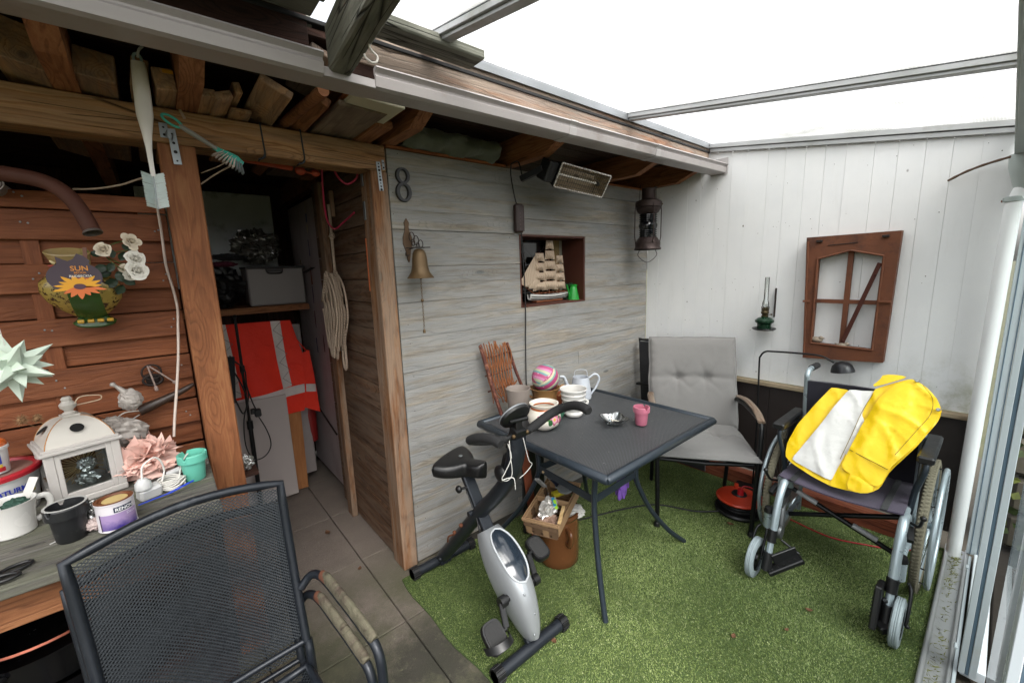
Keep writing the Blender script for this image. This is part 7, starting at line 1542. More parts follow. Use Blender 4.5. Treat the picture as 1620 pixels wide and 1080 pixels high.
# paper star, mint
st = thing('paper_star', 'pale mint folded paper star hanging at the left edge', 'paper star', (-3.24, -.25, 1.25))
M_mint = plain('mint_paper', '#c3d0c2', .7, 0, .05, 20, .05); c = V(-3.235, -.245, 1.300)
phi = (1+5**.5)/2; ico = [V(*p).normalized() for p in ((-1, phi, 0), (1, phi, 0), (-1, -phi, 0), (1, -phi, 0), (0, -1, phi), (0, 1, phi), (0, -1, -phi), (0, 1, -phi), (phi, 0, -1), (phi, 0, 1), (-phi, 0, -1), (-phi, 0, 1))]
fi = [(0, 11, 5), (0, 5, 1), (0, 1, 7), (0, 7, 10), (0, 10, 11), (1, 5, 9), (5, 11, 4), (11, 10, 2), (10, 7, 6), (7, 1, 8), (3, 9, 4), (3, 4, 2), (3, 2, 6), (3, 6, 8), (3, 8, 9), (4, 9, 5), (2, 4, 11), (6, 2, 10), (8, 6, 7), (9, 8, 1)]
RS = Matrix.Rotation(.5, 3, 'Z') @ Matrix.Rotation(.35, 3, 'X')
for f in fi:
    A = [RS @ ico[i]*.036 for i in f]; n = (A[0]+A[1]+A[2]).normalized(); t_ = n*.074; b = MB()
    mids = [(A[i]+A[(i+1) % 3])/2*.93 for i in range(3)]
    ring = [A[0], mids[0], A[1], mids[1], A[2], mids[2]]
    b.add([c+p for p in ring]+[c+t_], [(i, (i+1) % 6, 6) for i in range(6)]); b.build('paper_point', M_mint, st)
for p_ in ico:
    n = (RS @ p_).normalized(); o1 = n.orthogonal().normalized(); o2 = n.cross(o1); b = MB(); ring = [c+n*.030+(o1*math.cos(k*1.2566)+o2*math.sin(k*1.2566))*(.021 if 1 else 0) for k in range(5)]; b.add(ring+[c+n*.092], [(i, (i+1) % 5, 5) for i in range(5)]); b.build('paper_point', M_mint, st)
b = MB(); b.tube([c+V(0, 0, .05), c+V(-.02, .02, .40), c+V(-.02, .03, .62)], .0008, 4); b.build('thread', M_wc, st)
# ------------------------------------------------------------------ brushes and metal brackets on the lintel
bb_ = thing('bottle_brush', 'white bottle brush with pale blue bristles hanging from the lintel', 'brush', (-2.89, -.12, 1.9))
hp = [V(-2.884, -.12, 2.146), V(-2.884, -.12, 2.10), V(-2.886, -.12, 2.05), V(-2.888, -.12, 2.0), V(-2.890, -.12, 1.95), V(-2.892, -.12, 1.90), V(-2.893, -.12, 1.85), V(-2.893, -.12, 1.81)]
pts = crom(hp, 5); rr2 = np.interp(np.linspace(0, 1, len(pts)), [0, .04, .12, .3, .48, .62, .75, .9, 1], [.007, .015, .018, .020, .020, .0125, .0075, .006, .0065])
MB().tube(pts[2:], list(rr2)[2:], 14, flat=.45, up=(0, -1, 0)).build('handle', plain('white_pinkish_plastic', '#ece6e1', .35, 0, .03), bb_)
b = MB(); b.tube([V(-2.884, -.12, 2.135)+V(math.cos(a)*.009, 0, math.sin(a)*.014) for a in np.linspace(0, 2*math.pi, 20)[:-1]], .004, 6, closed=True); b.build('hanging_eye', plain('pale_blue_rubber', '#9fb5ba', .5), bb_)
b = MB(); b.tube(crom([(-2.884, -.06, 2.12), (-2.884, -.11, 2.135), (-2.878, -.13, 2.155), (-2.868, -.13, 2.168)], 4), .0035, 7); b.build('hook', M_whitepl, bb_)
rg = random.Random(6); b = MB(); b2 = MB(); b2.tube([(-2.893, -.12, 1.815), (-2.895, -.12, 1.715)], .0022, 6)
for k in range(30):
    z_ = 1.812-.0033*k
    for s_ in (-1, 1):
        for q in range(5):
            L = .0255+rg.uniform(-.001, .002); dy = (q-2)*.004
            b.tube([(-2.8935-.0006*k*.05, -.12, z_), (-2.8935+s_*L, -.12+dy, z_+.008+rg.uniform(-.001, .001))], [.0013, .0010], 3, caps=False)
tag(b.build('bristles', plain('pale_blue_bristles', '#dfeaea', .6), bb_), kind='stuff'); b2.build('twisted_wire', M_galv, bb_)
# turquoise dish brush
db = thing('dish_brush', 'turquoise and grey dish brush hanging at a slant from the lintel', 'brush', (-2.74, -.08, 1.94))
P0, P1 = V(-2.846, -.07, 2.006), V(-2.648, -.075, 1.882); D = (P1-P0).normalized(); Wn = D.cross(V(0, -1, 0)).normalized()
def dp(t_, w_=0, f=0): return P0.lerp(P1, t_)+Wn*w_+V(0, -1, 0)*f
M_turq = plain('turquoise_plastic', '#3fae9c', .4, 0, .04)
b = MB(); b.tube([dp(.11, math.sin(a)*.011*(1 if 1 else 0))+D*(math.cos(a)*.026) for a in np.linspace(0, 2*math.pi, 24)[:-1]], .0042, 7, closed=True); b.build('hanging_ring', M_turq, db); b = MB(); b.tube([dp(.62), dp(.70), dp(.78), dp(.9), dp(1.0)], [.007, .009, .015, .018, .011], 12, flat=.35, up=(0, -1, 0)); b.build('turquoise_head', M_turq, db)
b = MB(); b.tube([dp(.20), dp(.34), dp(.5), dp(.66)], [.009, .0115, .010, .008], 12, flat=.7); b.build('grey_handle', plain('grey_plastic', '#8f8f8b', .4), db)
rg = random.Random(2); b = MB(); b2 = MB(); dn = -Wn if Wn.z > 0 else Wn
for i in range(10):
    for j in range(5):
        p = dp(.72+.028*i, 0, -.010+.005*j); tgt = b if i < 7 else b2
        q = p+dn*.026+D*(.004*(i-4))+V(0, -.002*(j-2), 0)
        for m_ in range(4): tgt.tube([p+V(rg.uniform(-.001, .001), 0, 0), q+V(rg.uniform(-.002, .002), rg.uniform(-.002, .002), 0)], [.0019, .0014], 3, caps=False)
        if i % 2 == 0: tgt.tube([p, p-dn*.008+D*.002], [.001, .0008], 3, caps=False)
tag(b.build('white_bristles', plain('white_bristles', '#c9bdb8', .7), db), kind='stuff'); tag(b2.build('grey_bristles', plain('grey_bristles', '#6e7376', .7), db), kind='stuff')
def bracket(label, p0, p1, w_, holes):
    t = thing('perforated_bracket', label, 'bracket', p0, 'galvanised brackets at the post tops'); P, Q_ = Vector(p0), Vector(p1)
    MB().bar(P, Q_, w_, .002, up=(0, -1, 0), ch=.0006).build('plate', M_galv, t)
    b = MB()
    for k in range(holes): c_ = P.lerp(Q_, (k+.6)/holes); b.disc(c_+V(0, -.0016, 0), .003+.0012*(k % 3), (0, -1, 0), 10)
    b.build('hole', plain('dark_hole', '#1a1512', .8) if 'dark_hole' not in bpy.data.materials else bpy.data.materials['dark_hole'], t)
bracket('galvanised hasp on the left post below the turquoise brush', (-2.826, -.008, 1.985), (-2.822, -.008, 1.875), .022, 4)
bracket('short galvanised plate on the lintel behind the turquoise brush', (-2.845, -.005, 2.0), (-2.845, -.005, 1.955), .022, 2)
bracket('long perforated galvanised bracket at the top of the right post', (-2.128, -.006, 1.975), (-2.122, -.006, 1.855), .019, 9)
bracket('short perforated plate beside the long bracket at the right post', (-2.106, -.006, 1.985), (-2.104, -.006, 1.945), .011, 2)
b = MB(); b.tube(crom([(-2.838, -.02, 1.975), (-2.842, -.03, 1.955), (-2.83, -.03, 1.945), (-2.824, -.02, 1.965)], 4), .0018, 5); tag(b.build('wire_loop', M_galv), 'thin silver wire loop on the hasp', 'wire')
for (x, lab) in ((-2.565, 'dark blue grey strap tied round the lintel above the doorway, left one'), (-2.43, 'black strap tied round the lintel above the doorway, right one')):
    b = MB(); b.tube(crom([(x, -.004, 2.053), (x+.002, -.006, 2.0), (x+.004, -.006, 1.94), (x-.004, .02, 1.935), (x-.002, .09, 1.94)], 4), .003, 6); b.tube(crom([(x+.004, -.006, 1.945), (x-.006, -.01, 1.928), (x-.02, -.01, 1.924)], 3), .003, 6); tag(b.build('strap', plain('blue_black_strap', '#23262c', .6) if 'blue_black_strap' not in bpy.data.materials else bpy.data.materials['blue_black_strap']), lab, 'strap')
b = MB(); b.bar((-2.795, -.006, 2.052), (-2.785, -.008, 2.022), .008, .001, up=(0, -1, 0)); tag(b.build('masking_tape', plain('pale_tape', '#b09a84', .8)), 'curled bit of pale tape on the top of the lintel', 'tape')
# ------------------------------------------------------------------ inside the doorway
M_dusty = plain('dusty_grey_panel', '#a79d99', .7, 0, .05, 4, .1, '#6f645e', .2)
b = MB(); b.bar((-2.545, 1.20, .02), (-2.545, 1.215, .725), .345, .016, up=(0, -1, 0), ch=.002); tag(b.build('grey_sheet', M_dusty), 'plain pale grey panel leaning inside the doorway', 'panel')
tag(plank('plywood_board', (-2.36, 1.265, .01), (-2.335, 1.275, 1.16), .13, .018, wood('orange_plywood', '#7a4c2c', '#9c683f', '#b07c50', .7, False, 5, bw=.1), None, up=(0, -1, 0), cache=False), 'orange brown board standing behind the grey panel', 'board')
vt = thing('safety_vest', 'red orange safety vest with silver reflective stripes hanging in the doorway', 'vest', (-2.45, 1.28, .6))
def vest_mat():
    t = NT('red_orange_vest'); n = t.noise(t.obj, 8, 4); return t.fin(t.mix(n, '#d82408', '#ea300e'), .7, 0, t.bump(t.noise(t.obj, 7, 5, .6, .5), .5, .03))
M_vest = vest_mat()
def refl_mat():
    t = NT('reflective_tape'); p = t.sep(t.obj0); z = t.math('MULTIPLY', t.math('ADD', p[2], p[0]), 16); tri = t.math('ABSOLUTE', t.math('SUBTRACT', t.math('FRACT', z), .5)); zig = t.math('LESS_THAN', t.math('ABSOLUTE', t.math('SUBTRACT', tri, .25)), .02)
    return t.fin(t.mix(t.noise(t.obj, 30, 4), '#b5aca8', '#cfc6c2'), .35, .1, None)
M_refl = refl_mat()
def vf(x, z, off=0): return V(x, 1.245+.012*math.sin(x*17+z*4)+.014*nz(x*5, z*3, 2)-off, z)
def vpoly(pts, off, mat, name, par, thick=.004, nu=10, nv=14):
    # pts: left edge list and right edge list from top to bottom
    Lx, Rx = pts
    def f(u, v):
        k = v*(len(Lx)-1); i = min(int(k), len(Lx)-2); q = k-i; a = Vector(Lx[i]).lerp(Vector(Lx[i+1]), q); c = Vector(Rx[i]).lerp(Vector(Rx[i+1]), q); p = a.lerp(c, u); return vf(p.x, p.y, off)
    b = MB(); b.grid(f, nu, nv, thick=thick); return b.build(name, mat, par)
body = vpoly(([(-2.70, 1.222), (-2.70, .95), (-2.72, .745), (-2.72, .58)], [(-2.285, 1.212), (-2.235, .985), (-2.20, .78), (-2.262, .575)]), 0, M_vest, 'front', vt, nu=20, nv=20)
vpoly(([(-2.235, .985), (-2.235, .80), (-2.262, .60)], [(-2.195, 1.0), (-2.178, .80), (-2.165, .545)]), .012, M_vest, 'side_flap', vt)
vpoly(([(-2.70, 1.222), (-2.675, .95), (-2.655, .75)], [(-2.645, 1.222), (-2.625, .95), (-2.615, .75)]), .004, M_refl, 'reflective_stripe', body)
vpoly(([(-2.400, 1.215), (-2.39, .95), (-2.375, .755)], [(-2.345, 1.213), (-2.335, .95), (-2.320, .765)]), .004, M_refl, 'reflective_stripe', body)
vpoly(([(-2.70, .728), (-2.70, .672)], [(-2.245, .765), (-2.245, .705)]), .0075, M_refl, 'reflective_stripe', body)
vpoly(([(-2.237, .765), (-2.240, .710)], [(-2.178, .755), (-2.178, .700)]), .018, M_refl, 'reflective_stripe', body)
b = MB()  # zigzag stitching
for (x0, x1, z0, z1, n_) in ((-2.69, -2.63, 1.21, .76, 8), (-2.395, -2.34, 1.21, .77, 8)):
    dx_ = .03; prev = None
    for k in range(n_+1):
        q = k/n_; z_ = z0+(z1-z0)*q; xx = (x0 if k % 2 else x1)+dx_*q; p = vf(xx, z_, .009)
        if prev is not None: b.tube([prev, p], .0012, 4)
        prev = p
tag(b.build('stitching', plain('grey_stitch', '#5c5654', .7), body), kind='stuff')
b = MB(); b.tube([vf(-2.29, 1.2, .004), vf(-2.262, 1.08, .004), vf(-2.215, 1.0, .004), vf(-2.19, .985, .006)], .004, 6); b.build('armhole_edge', M_vest, vt)
# black telescopic stand
bs_ = thing('telescopic_stand', 'black telescopic stand with hanging cable in the doorway', 'stand', (-2.6, 1.1, 0))
b = MB(); b.tube([(-2.612, 1.10, .02), (-2.608, 1.10, .62)], .0125, 12); b.build('lower_tube', M_blkmetal, bs_)
b = MB(); b.tube([(-2.608, 1.10, .60), (-2.605, 1.10, 1.27)], .008, 10); b.tube([(-2.608, 1.10, .58), (-2.608, 1.10, .63)], .017, 12); b.tube([(-2.606, 1.10, .94), (-2.606, 1.10, .98)], .014, 10); b.sphere((-2.605, 1.10, 1.275), .012, 8, 6); b.build('upper_tube', M_blkmetal, bs_)
b = MB(); b.tube(crom([(-2.66, 1.08, 1.05), (-2.645, 1.06, 1.02), (-2.60, 1.06, .96), (-2.60, 1.06, .86), (-2.585, 1.06, .76), (-2.57, 1.05, .70)], 5), .004, 6); b.tube(crom([(-2.575, 1.05, .69), (-2.53, 1.05, .56), (-2.52, 1.05, .46), (-2.56, 1.05, .40), (-2.62, 1.05, .40), (-2.65, 1.05, .50), (-2.64, 1.05, .66), (-2.60, 1.05, .80), (-2.62, 1.05, .95)], 6), .0035, 6); b.tube(crom([(-2.67, 1.05, .80), (-2.64, 1.04, .70), (-2.61, 1.05, .78), (-2.64, 1.05, .92), (-2.68, 1.04, 1.0)], 5), .0045, 6); b.box((-2.565, 1.05, .685), (.035, .03, .05), None, .006); b.box((-2.59, 1.045, .70), (.025, .02, .035), None, .004); b.build('looped_cable', M_wire, bs_)
b = MB(); b.bar((-2.70, 1.03, .78), (-2.67, 1.06, 1.05), .06, .03, up=(0, -1, 0)); tag(b.build('umbrella_case', M_blkcloth), 'black folded fabric case beside the stand', 'case')
crumple_t('foil_rose', 'bright silver foil rose on the bench corner behind the post', 'foil', (-2.748, .16, .735), .030, (1, 1, .95), 31, M_foil, .38, None, nu=34, nv=22)
b = MB(); b.tube(crom([(-2.77, .16, .74), (-2.785, .16, .80), (-2.79, .16, .83)], 4), [.008]*4+[.004]*4+[.002], 6); tag(b.build('foil_stalk', M_foil), 'thin twisted foil stalk left of the foil rose', 'foil')
tag(plank('foil_rest', (-2.80, .16, .697), (-2.71, .16, .697), .10, .015, W_darkbrown, None), 'small dark ledge behind the left post', 'ledge')
# shelf, box, bundles
sh = thing('wall_shelf', 'rough brown shelf across the back of the shed', 'shelf', (-2.6, 1.45, 1.3))
plank('shelf_board', (-3.3, 1.42, 1.292), (-2.15, 1.42, 1.298), .30, .028, W_raft, sh); plank('front_batten', (-3.3, 1.268, 1.285), (-2.15, 1.268, 1.291), .035, .02, W_raft, sh, up=(0, -1, 0)); plank('bracket', (-2.62, 1.42, .3), (-2.62, 1.42, 1.28), .05, .05, W_darkbrown, sh)
bx = thing('storage_box', 'grey plastic storage box with dark handle on the shelf', 'storage box', (-2.32, 1.42, 1.312))
MB().box((-2.318, 1.42, 1.437), (.335, .22, .245), None, .008).build('body', plain('grey_box_plastic', '#8d8785', .5, 0, .05, 8), bx); MB().box((-2.318, 1.41, 1.562), (.35, .25, .012), None, .004).build('lid', plain('dark_box_lid', '#2a2a2d', .5), bx)
b = MB(); b.tube(crom([(-2.375, 1.303, 1.552), (-2.37, 1.30, 1.53), (-2.355, 1.298, 1.523), (-2.30, 1.298, 1.523), (-2.285, 1.30, 1.53), (-2.28, 1.303, 1.552)], 4), .005, 6); b.box((-2.328, 1.305, 1.542), (.08, .006, .022), None, .003); b.build('handle', plain('dark_handle', '#3a3537', .5), bx)
crumple_t('bubble_wrap_bundle', 'shiny translucent plastic bag bundle on top of the shelf things', 'plastic bag', (-2.40, 1.40, 1.70), .12, (1.15, .8, .85), 40, NT('shiny_dark_plastic').fin('#55534f', .18, .2, None, Specular_IOR_Level=1.0), .34, None, nu=56, nv=36, freq=4)
b = MB(); rg = random.Random(8); b = crumple((-2.62, 1.38, 1.45), .13, (.9, .8, 1.0), 44, .3, 30, 20, 3.5); tag(b.build('black_bags', plain('black_bag', '#0c0c0d', .4, 0, .3, 20, .6)), 'heap of dark bags at the left end of the shelf', 'bags')
crumple_t('pink_cloth', 'flat dark pink cloth on the dark bags', 'cloth', (-2.60, 1.33, 1.585), .06, (1.3, .8, .28), 46, plain('dark_pink_cloth', '#5e1f35', .8), .3, None)
crumple_t('grey_cloth', 'grey folded cloth above the pink cloth on the shelf', 'cloth', (-2.56, 1.36, 1.63), .07, (1.5, .8, .3), 47, plain('dark_grey_cloth', '#26262a', .8), .35, None)
b = MB(); b.box((-2.27, 1.36, .62), (.13, .04, 1.1), None, .006); tag(b.build('white_sheet', plain('off_white_panel', '#8b8280', .6)), 'off white panel edge behind the vest', 'panel')
b = MB(); b.lathe([(0, 0), (.04, 0), (.045, .20), (.042, .27), (.0, .28)], (-2.205, 1.38, .30), n=20); tag(b.build('red_canister', plain('red_canister_paint', '#7d1a18', .4)), 'small red canister in the dark behind the white door', 'canister')
# white fridge-like door leaning along the right side
dr = thing('white_cupboard', 'old white cupboard door with torn stickers along the right inside', 'cupboard door', (-2.13, 1.3, 0))
def cup_mat():
    t = NT('dirty_white_door'); c = t.mix(t.noise(t.obj, 4, 6, .65), '#958b8d', '#aea4a5'); s_ = t.ramp(t.noise(t.map(t.pos, (3, 3, 1)), 3, 6, .7), [(.5, 0.0), (.75, 1.0)]); c = t.mix(t.math('MULTIPLY', s_, .4), c, '#6b4a4c'); return t.fin(c, .5, 0, t.bump(t.noise(t.obj, 30, 3), .1, .002))
M_cup = cup_mat()
MB().box((-2.105, 1.285, 1.02), (.05, .70, 1.92), Matrix.Rotation(R_(0), 3, 'Z'), .006).build('door_leaf', M_cup, dr)
b = MB(); b.bar((-2.133, 1.62, .60), (-2.133, 1.0, .43), .003, .016, up=(1, 0, 0)); b.build('cracked_trim', plain('dark_crack', '#241c1a', .7), dr)
rg = random.Random(5)
for k, (y, z_, hh, c_) in enumerate(((1.16, 1.93, .07, '#a8a090'), (1.165, 1.87, .05, '#3a5a8a'), (1.17, 1.80, .05, '#c4b99a'), (1.18, 1.68, .11, '#2a3a6a'), (1.20, 1.50, .12, '#7a3a1c'), (1.21, 1.37, .12, '#3a2a50'), (1.22, 1.20, .12, '#57202a'), (1.25, 1.02, .10, '#2c2c50'), (1.08, 1.05, .12, '#3a1c1c'))):
    b = MB(); pts = [(-2.1315, y+rg.uniform(-.006, .006)+(.008 if s_ > 0 else -.008)*1, z_+hh*(q-.5)+rg.uniform(-.004, .004)) for s_, q in ((-1, 0), (-1, .5), (-1, 1), (1, 1), (1, .5), (1, 0))]; b.prism(pts, (-.001, 0, 0)); b.build('torn_sticker', plain('sticker_%s' % 'abcdefghi'[k], c_, .6), dr)
b = MB(); b.bar((-2.132, 1.32, 1.52), (-2.132, 1.09, 1.55), .002, .05, up=(1, 0, 0)); b.build('dark_smudge', plain('dark_label', '#191516', .7), dr)
b = MB(); b.box((-2.132, 1.42, 1.56), (.006, .008, .10)); b.build('brass_edge', M_brass, dr)
# rope coil on the side wall
ro = thing('rope_coil', 'coiled beige rope hanging on the inside wall by the doorway', 'rope', (-2.17, .5, 1.2))
def rope_mat():
    t = NT('beige_braided_rope'); w_ = t.n.new('ShaderNodeTexWave'); w_.inputs['Scale'].default_value = 90; w_.inputs['Distortion'].default_value = 1; w_.bands_direction = 'DIAGONAL'; t.L(t.obj0, w_.inputs[0]); return t.fin(t.mix(w_.outputs['Fac'], '#94806f', '#cdb8a4'), .85, 0, t.bump(w_.outputs['Fac'], .6, .003))
M_rope = rope_mat(); rg = random.Random(14)
rx = -2.185
for k in range(15):
    y0 = .40+.016*k*.9+rg.uniform(-.01, .01); xo = rx-.008-.016*(k*7 % 4); zt = 1.50+rg.uniform(-.02, .02)-.004*abs(k-6); zb = 1.06+rg.uniform(-.03, .04)+.006*abs(k-7); yb2 = .44+.010*k+rg.uniform(-.01, .01)
    MB().tube(crom([(xo, y0+.04, zt-.10), (xo-.004, .50+.3*(y0-.5), zt+.015), (xo, y0, zt-.06), (xo+.002, y0-.008, 1.28), (xo, yb2, zb+.05), (xo, yb2+.02, zb), (xo, yb2+.035, zb+.05), (xo+.002, y0+.03, 1.28), (xo, y0+.035, zt-.14)], 4), .0056, 7).build('rope_turn', M_rope, ro)
MB().tube(crom([(rx-.01, .50, 1.50), (rx-.01, .50, 1.62), (rx-.008, .50, 1.76), (rx-.006, .51, 1.86)], 5), .0075, 7).build('hanging_rope', M_rope, ro)
MB().tube(crom([(rx-.01, .46, 1.12), (rx-.01, .465, 1.02), (rx-.01, .48, .985), (rx-.01, .50, .99), (rx-.01, .51, 1.04), (rx-.01, .50, 1.12)], 5), .007, 7).build('end_loop', M_rope, ro)
b = crumple((rx-.008, .50, 1.70), .018, (.8, 1, 1), 3, .3, 14, 9); b.build('knot', M_rope, ro)
tag(plank('wooden_peg', (-2.175, .505, 1.80), (-2.175, .505, 1.93), .022, .02, W_postgrey, None, up=(1, 0, 0)), 'short grey wooden peg strip above the rope knot', 'peg')
b = MB(); b.tube(crom([(-2.285, .25, 1.985), (-2.28, .28, 1.92), (-2.27, .32, 1.83), (-2.25, .36, 1.76), (-2.215, .38, 1.725), (-2.19, .32, 1.75), (-2.175, .2, 1.785)], 6), .0042, 8); b.tube(crom([(-2.27, .15, 1.965), (-2.24, .17, 1.925), (-2.205, .17, 1.905), (-2.175, .14, 1.925), (-2.17, .12, 1.965)], 6), .0042, 8); tag(b.build('pink_hose', plain('pink_red_hose', '#b83050', .4)), 'thin pink hose looped under the lintel', 'hose')
b = MB(); b.bar((-2.62, .16, 1.957), (-2.43, .16, 1.943), .022, .020, ch=.004); b.sphere((-2.405, .15, 1.935), .022, 12, 8, sc3=(1, .8, .8)); b.sphere((-2.345, .15, 1.932), .018, 12, 8, sc3=(1, .8, .8)); b.tube([(-2.40, .15, 1.935), (-2.33, .15, 1.925)], .004, 6); tag(b.build('orange_tool', plain('orange_tool_plastic', '#a8442a', .45)), 'orange handled tool hanging under the lintel', 'tool')
for (y, z0, z1, lab) in ((.14, 1.885, 1.965, 'upper grey hinge leaf on the inner post face'), (.14, 1.74, 1.82, 'lower grey hinge leaf on the inner post face')):
    b = MB(); b.box((-2.168, y-.05, (z0+z1)/2), (.004, .022, z1-z0), None, .001); tag(b.build('hinge', M_galv), lab, 'hinge')
b = MB(); b.bar((-2.166, .11, 1.66), (-2.166, .115, 1.42), .003, .007, up=(1, 0, 0)); tag(b.build('painted_glow_strip', plain('painted_orange_glow', '#93481c', .6)), 'narrow orange strip painting a glow on the inner post edge', 'strip')  # orange glow on the post edge, painted as a thin strip
# ------------------------------------------------------------------ niche contents
sp_ = thing('model_ship', 'model sailing ship with many cream sails in the wall niche', 'model ship', (-1.0, .10, NZ0+.012))
M_sail = NT('striped_sail_cloth'); _p = M_sail.sep(M_sail.obj0); _s = M_sail.ramp(M_sail.math('FRACT', M_sail.math('MULTIPLY', _p[0], 75)), [(0, '#8f7862'), (.3, '#b39f8a'), (1, '#baa894')]); M_sail = M_sail.fin(_s, .8)
M_hull = plain('white_hull', '#c9c9c6', .4); M_hullb = plain('black_hull', '#14161a', .4); M_mast = plain('brown_mast', '#6e3c20', .6)
hz = NZ0+.030
SCL = 1.0
def hull_pt(u, v):
    x = -1.165+.385*u; w_ = .034*math.sin(math.pi*min(1, u*.9+.08))**.6; a = math.pi*v; return (x, .10-math.cos(a)*w_, hz+.028-math.sin(a)*.040+.012*(2*u-1)**2)
b = MB(); b.grid(hull_pt, 24, 10); b.grid(lambda u, v: (-1.165+.385*u, .10-(1-2*v)*.034*math.sin(math.pi*min(1, u*.9+.08))**.6, hz+.028+.012*(2*u-1)**2), 24, 2); hu = b.build('hull', M_hull, sp_)
for zz in (.024, .012):
    b = MB(); b.tube([V(*hull_pt(u, .5-(zz/.04)*.5*.99 if 0 else (.12 if zz > .02 else .25)))+V(0, -.0008, 0) for u in np.linspace(.02, .98, 20)], .0028, 5); b.build('hull_stripe', M_hullb, hu)
b = MB(); b.tube([(-1.12, .10, hz+.04), (-1.26, .08, hz+.115)], [.004, .002], 6); b.build('bowsprit', M_mast, sp_)
b = MB()
for k in range(9): b.box((-1.10+.035*k, .10, hz+.040), (.014, .03, .010))
tag(b.build('deck_house', M_mast, sp_), kind='stuff')
for mx, top, ws in ((-1.075, .315, 1.0), (-.985, .395, 1.12), (-.895, .300, .85)):
    ma = MB().tube([(mx, .10, hz+.03), (mx+.004, .10, hz+top-.02)], [.0035, .0015], 6).build('mast', M_mast, sp_)
    n_ = 5 if ws > 1 else 4
    for k in range(n_):
        z0 = hz+.055+(top-.075)*k/n_; z1 = hz+.055+(top-.075)*(k+.90)/n_; w0 = .064*ws*(1-.12*k); w1 = .064*ws*(1-.12*(k+.9))
        b = MB(); b.grid(lambda u, v: (mx-.018*math.sin(math.pi*v)*math.sin(math.pi*u)-.004+(u*2-1)*(w0+(w1-w0)*v), .085-.024*math.sin(math.pi*v)*math.sin(math.pi*u)+.004*math.sin(u*30)*(1-v), z0+(z1-z0)*v+.006*math.sin(math.pi*u)*(1-v)), 12, 8, thick=.0008); b.build('sail', M_sail, ma)
        MB().tube([(mx-w1-.004, .088, z1), (mx+w1+.004, .088, z1)], .0016, 5).build('yard', M_mast, ma)
for k, (xa, za, xb, zb2) in enumerate(((-1.255, .115, -1.10, .29), (-1.22, .10, -1.09, .25), (-1.19, .085, -1.085, .20))):
    b = MB(); A, B, C_ = V(xa, .085-.006*k, hz+za-.01), V(xb, .09, hz+zb2), V(xb+.01-.002*k, .08, hz+.07); b.grid(lambda u, v: A.lerp(B.lerp(C_, v), u)+V(-.006*math.sin(math.pi*u), -.010*math.sin(math.pi*u)*math.sin(math.pi*v), 0), 8, 8, thick=.0008); b.build('jib_sail', M_sail, sp_)
b = MB()
for p, q in (((-1.26, hz+.115), (-1.072, hz+.29)), ((-1.26, hz+.115), (-.98, hz+.37)), ((-1.071, hz+.29), (-.981, hz+.35)), ((-.981, hz+.37), (-.891, hz+.28)), ((-.891, hz+.27), (-.79, hz+.05)), ((-.981, hz+.3), (-.94, hz+.03)), ((-.981, hz+.3), (-1.03, hz+.03))): b.tube([(p[0], .10, p[1]), (q[0], .10, q[1])], .0007, 4)
b.build('rigging', M_iron, sp_)
b = MB(); b.box((-1.0, .10, NZ0+.019), (.24, .05, .012), None, .002); b.build('stand', M_mast, sp_)
gw_ = thing('green_watering_can', 'small bright green metal watering can in the niche', 'watering can', (-.82, .10, NZ0+.012))
o_ = V(-.795, .06, NZ0+.012); M_gr = plain('bright_green_enamel', '#1f8f34', .35, 0, .05)
MB().lathe([(0, 0), (.040, 0), (.040, .004), (.024, .08), (.022, .085), (.026, .10), (.022, .10), (0, .085)], o_, n=28).build('body', M_gr, gw_)
b = MB(); b.tube(crom([o_+V(.036, 0, .02), o_+V(.052, 0, .05), o_+V(.05, 0, .085), o_+V(.028, 0, .095)], 5), .0035, 7); b.build('handle', M_gr, gw_)
b = MB(); b.tube(crom([o_+V(-.034, 0, .02), o_+V(-.052, 0, .07), o_+V(-.062, 0, .10)], 5), [.007, .006, .006, .005, .005, .005, .005, .005, .005, .006, .007][:11], 8); b.build('spout', M_gr, gw_)
bn = thing('small_binoculars', 'small dark green binoculars behind the watering can in the niche', 'binoculars', (-.77, .15, NZ0+.10))
for dx_ in (-.022, .022): MB().lathe([(0, 0), (.014, 0), (.015, .03), (.019, .05), (.019, .07), (.016, .07), (.014, .062), (0, .06)], (-.785+dx_*.9, .13, NZ0+.052), axis=(-.1, -.5, .86), n=18).build('barrel', plain('dark_green_leatherette', '#1b3322', .5) if dx_ < 0 else bpy.data.materials['dark_green_leatherette'], bn)
b = MB(); b.box((-.785, .12, NZ0+.032), (.09, .06, .04), None, .004); b.build('case_block', bpy.data.materials['dark_green_leatherette'], bn)
tag(plank('torn_cardboard', (-.835, .17, NZ0+.02), (-.84, .17, NZ1-.014), .055, .006, plain('brown_cardboard', '#7e6a45', .85), None, up=(0, -1, 0)), 'torn brown cardboard strip at the back right of the niche', 'cardboard')
tag(plank('pale_panel', (-.80, .20, NZ0+.02), (-.80, .20, NZ1-.014), .11, .006, plain('pale_grey_board', '#8f8c80', .7), None, up=(0, -1, 0)), 'pale panel standing at the right back of the niche', 'panel')
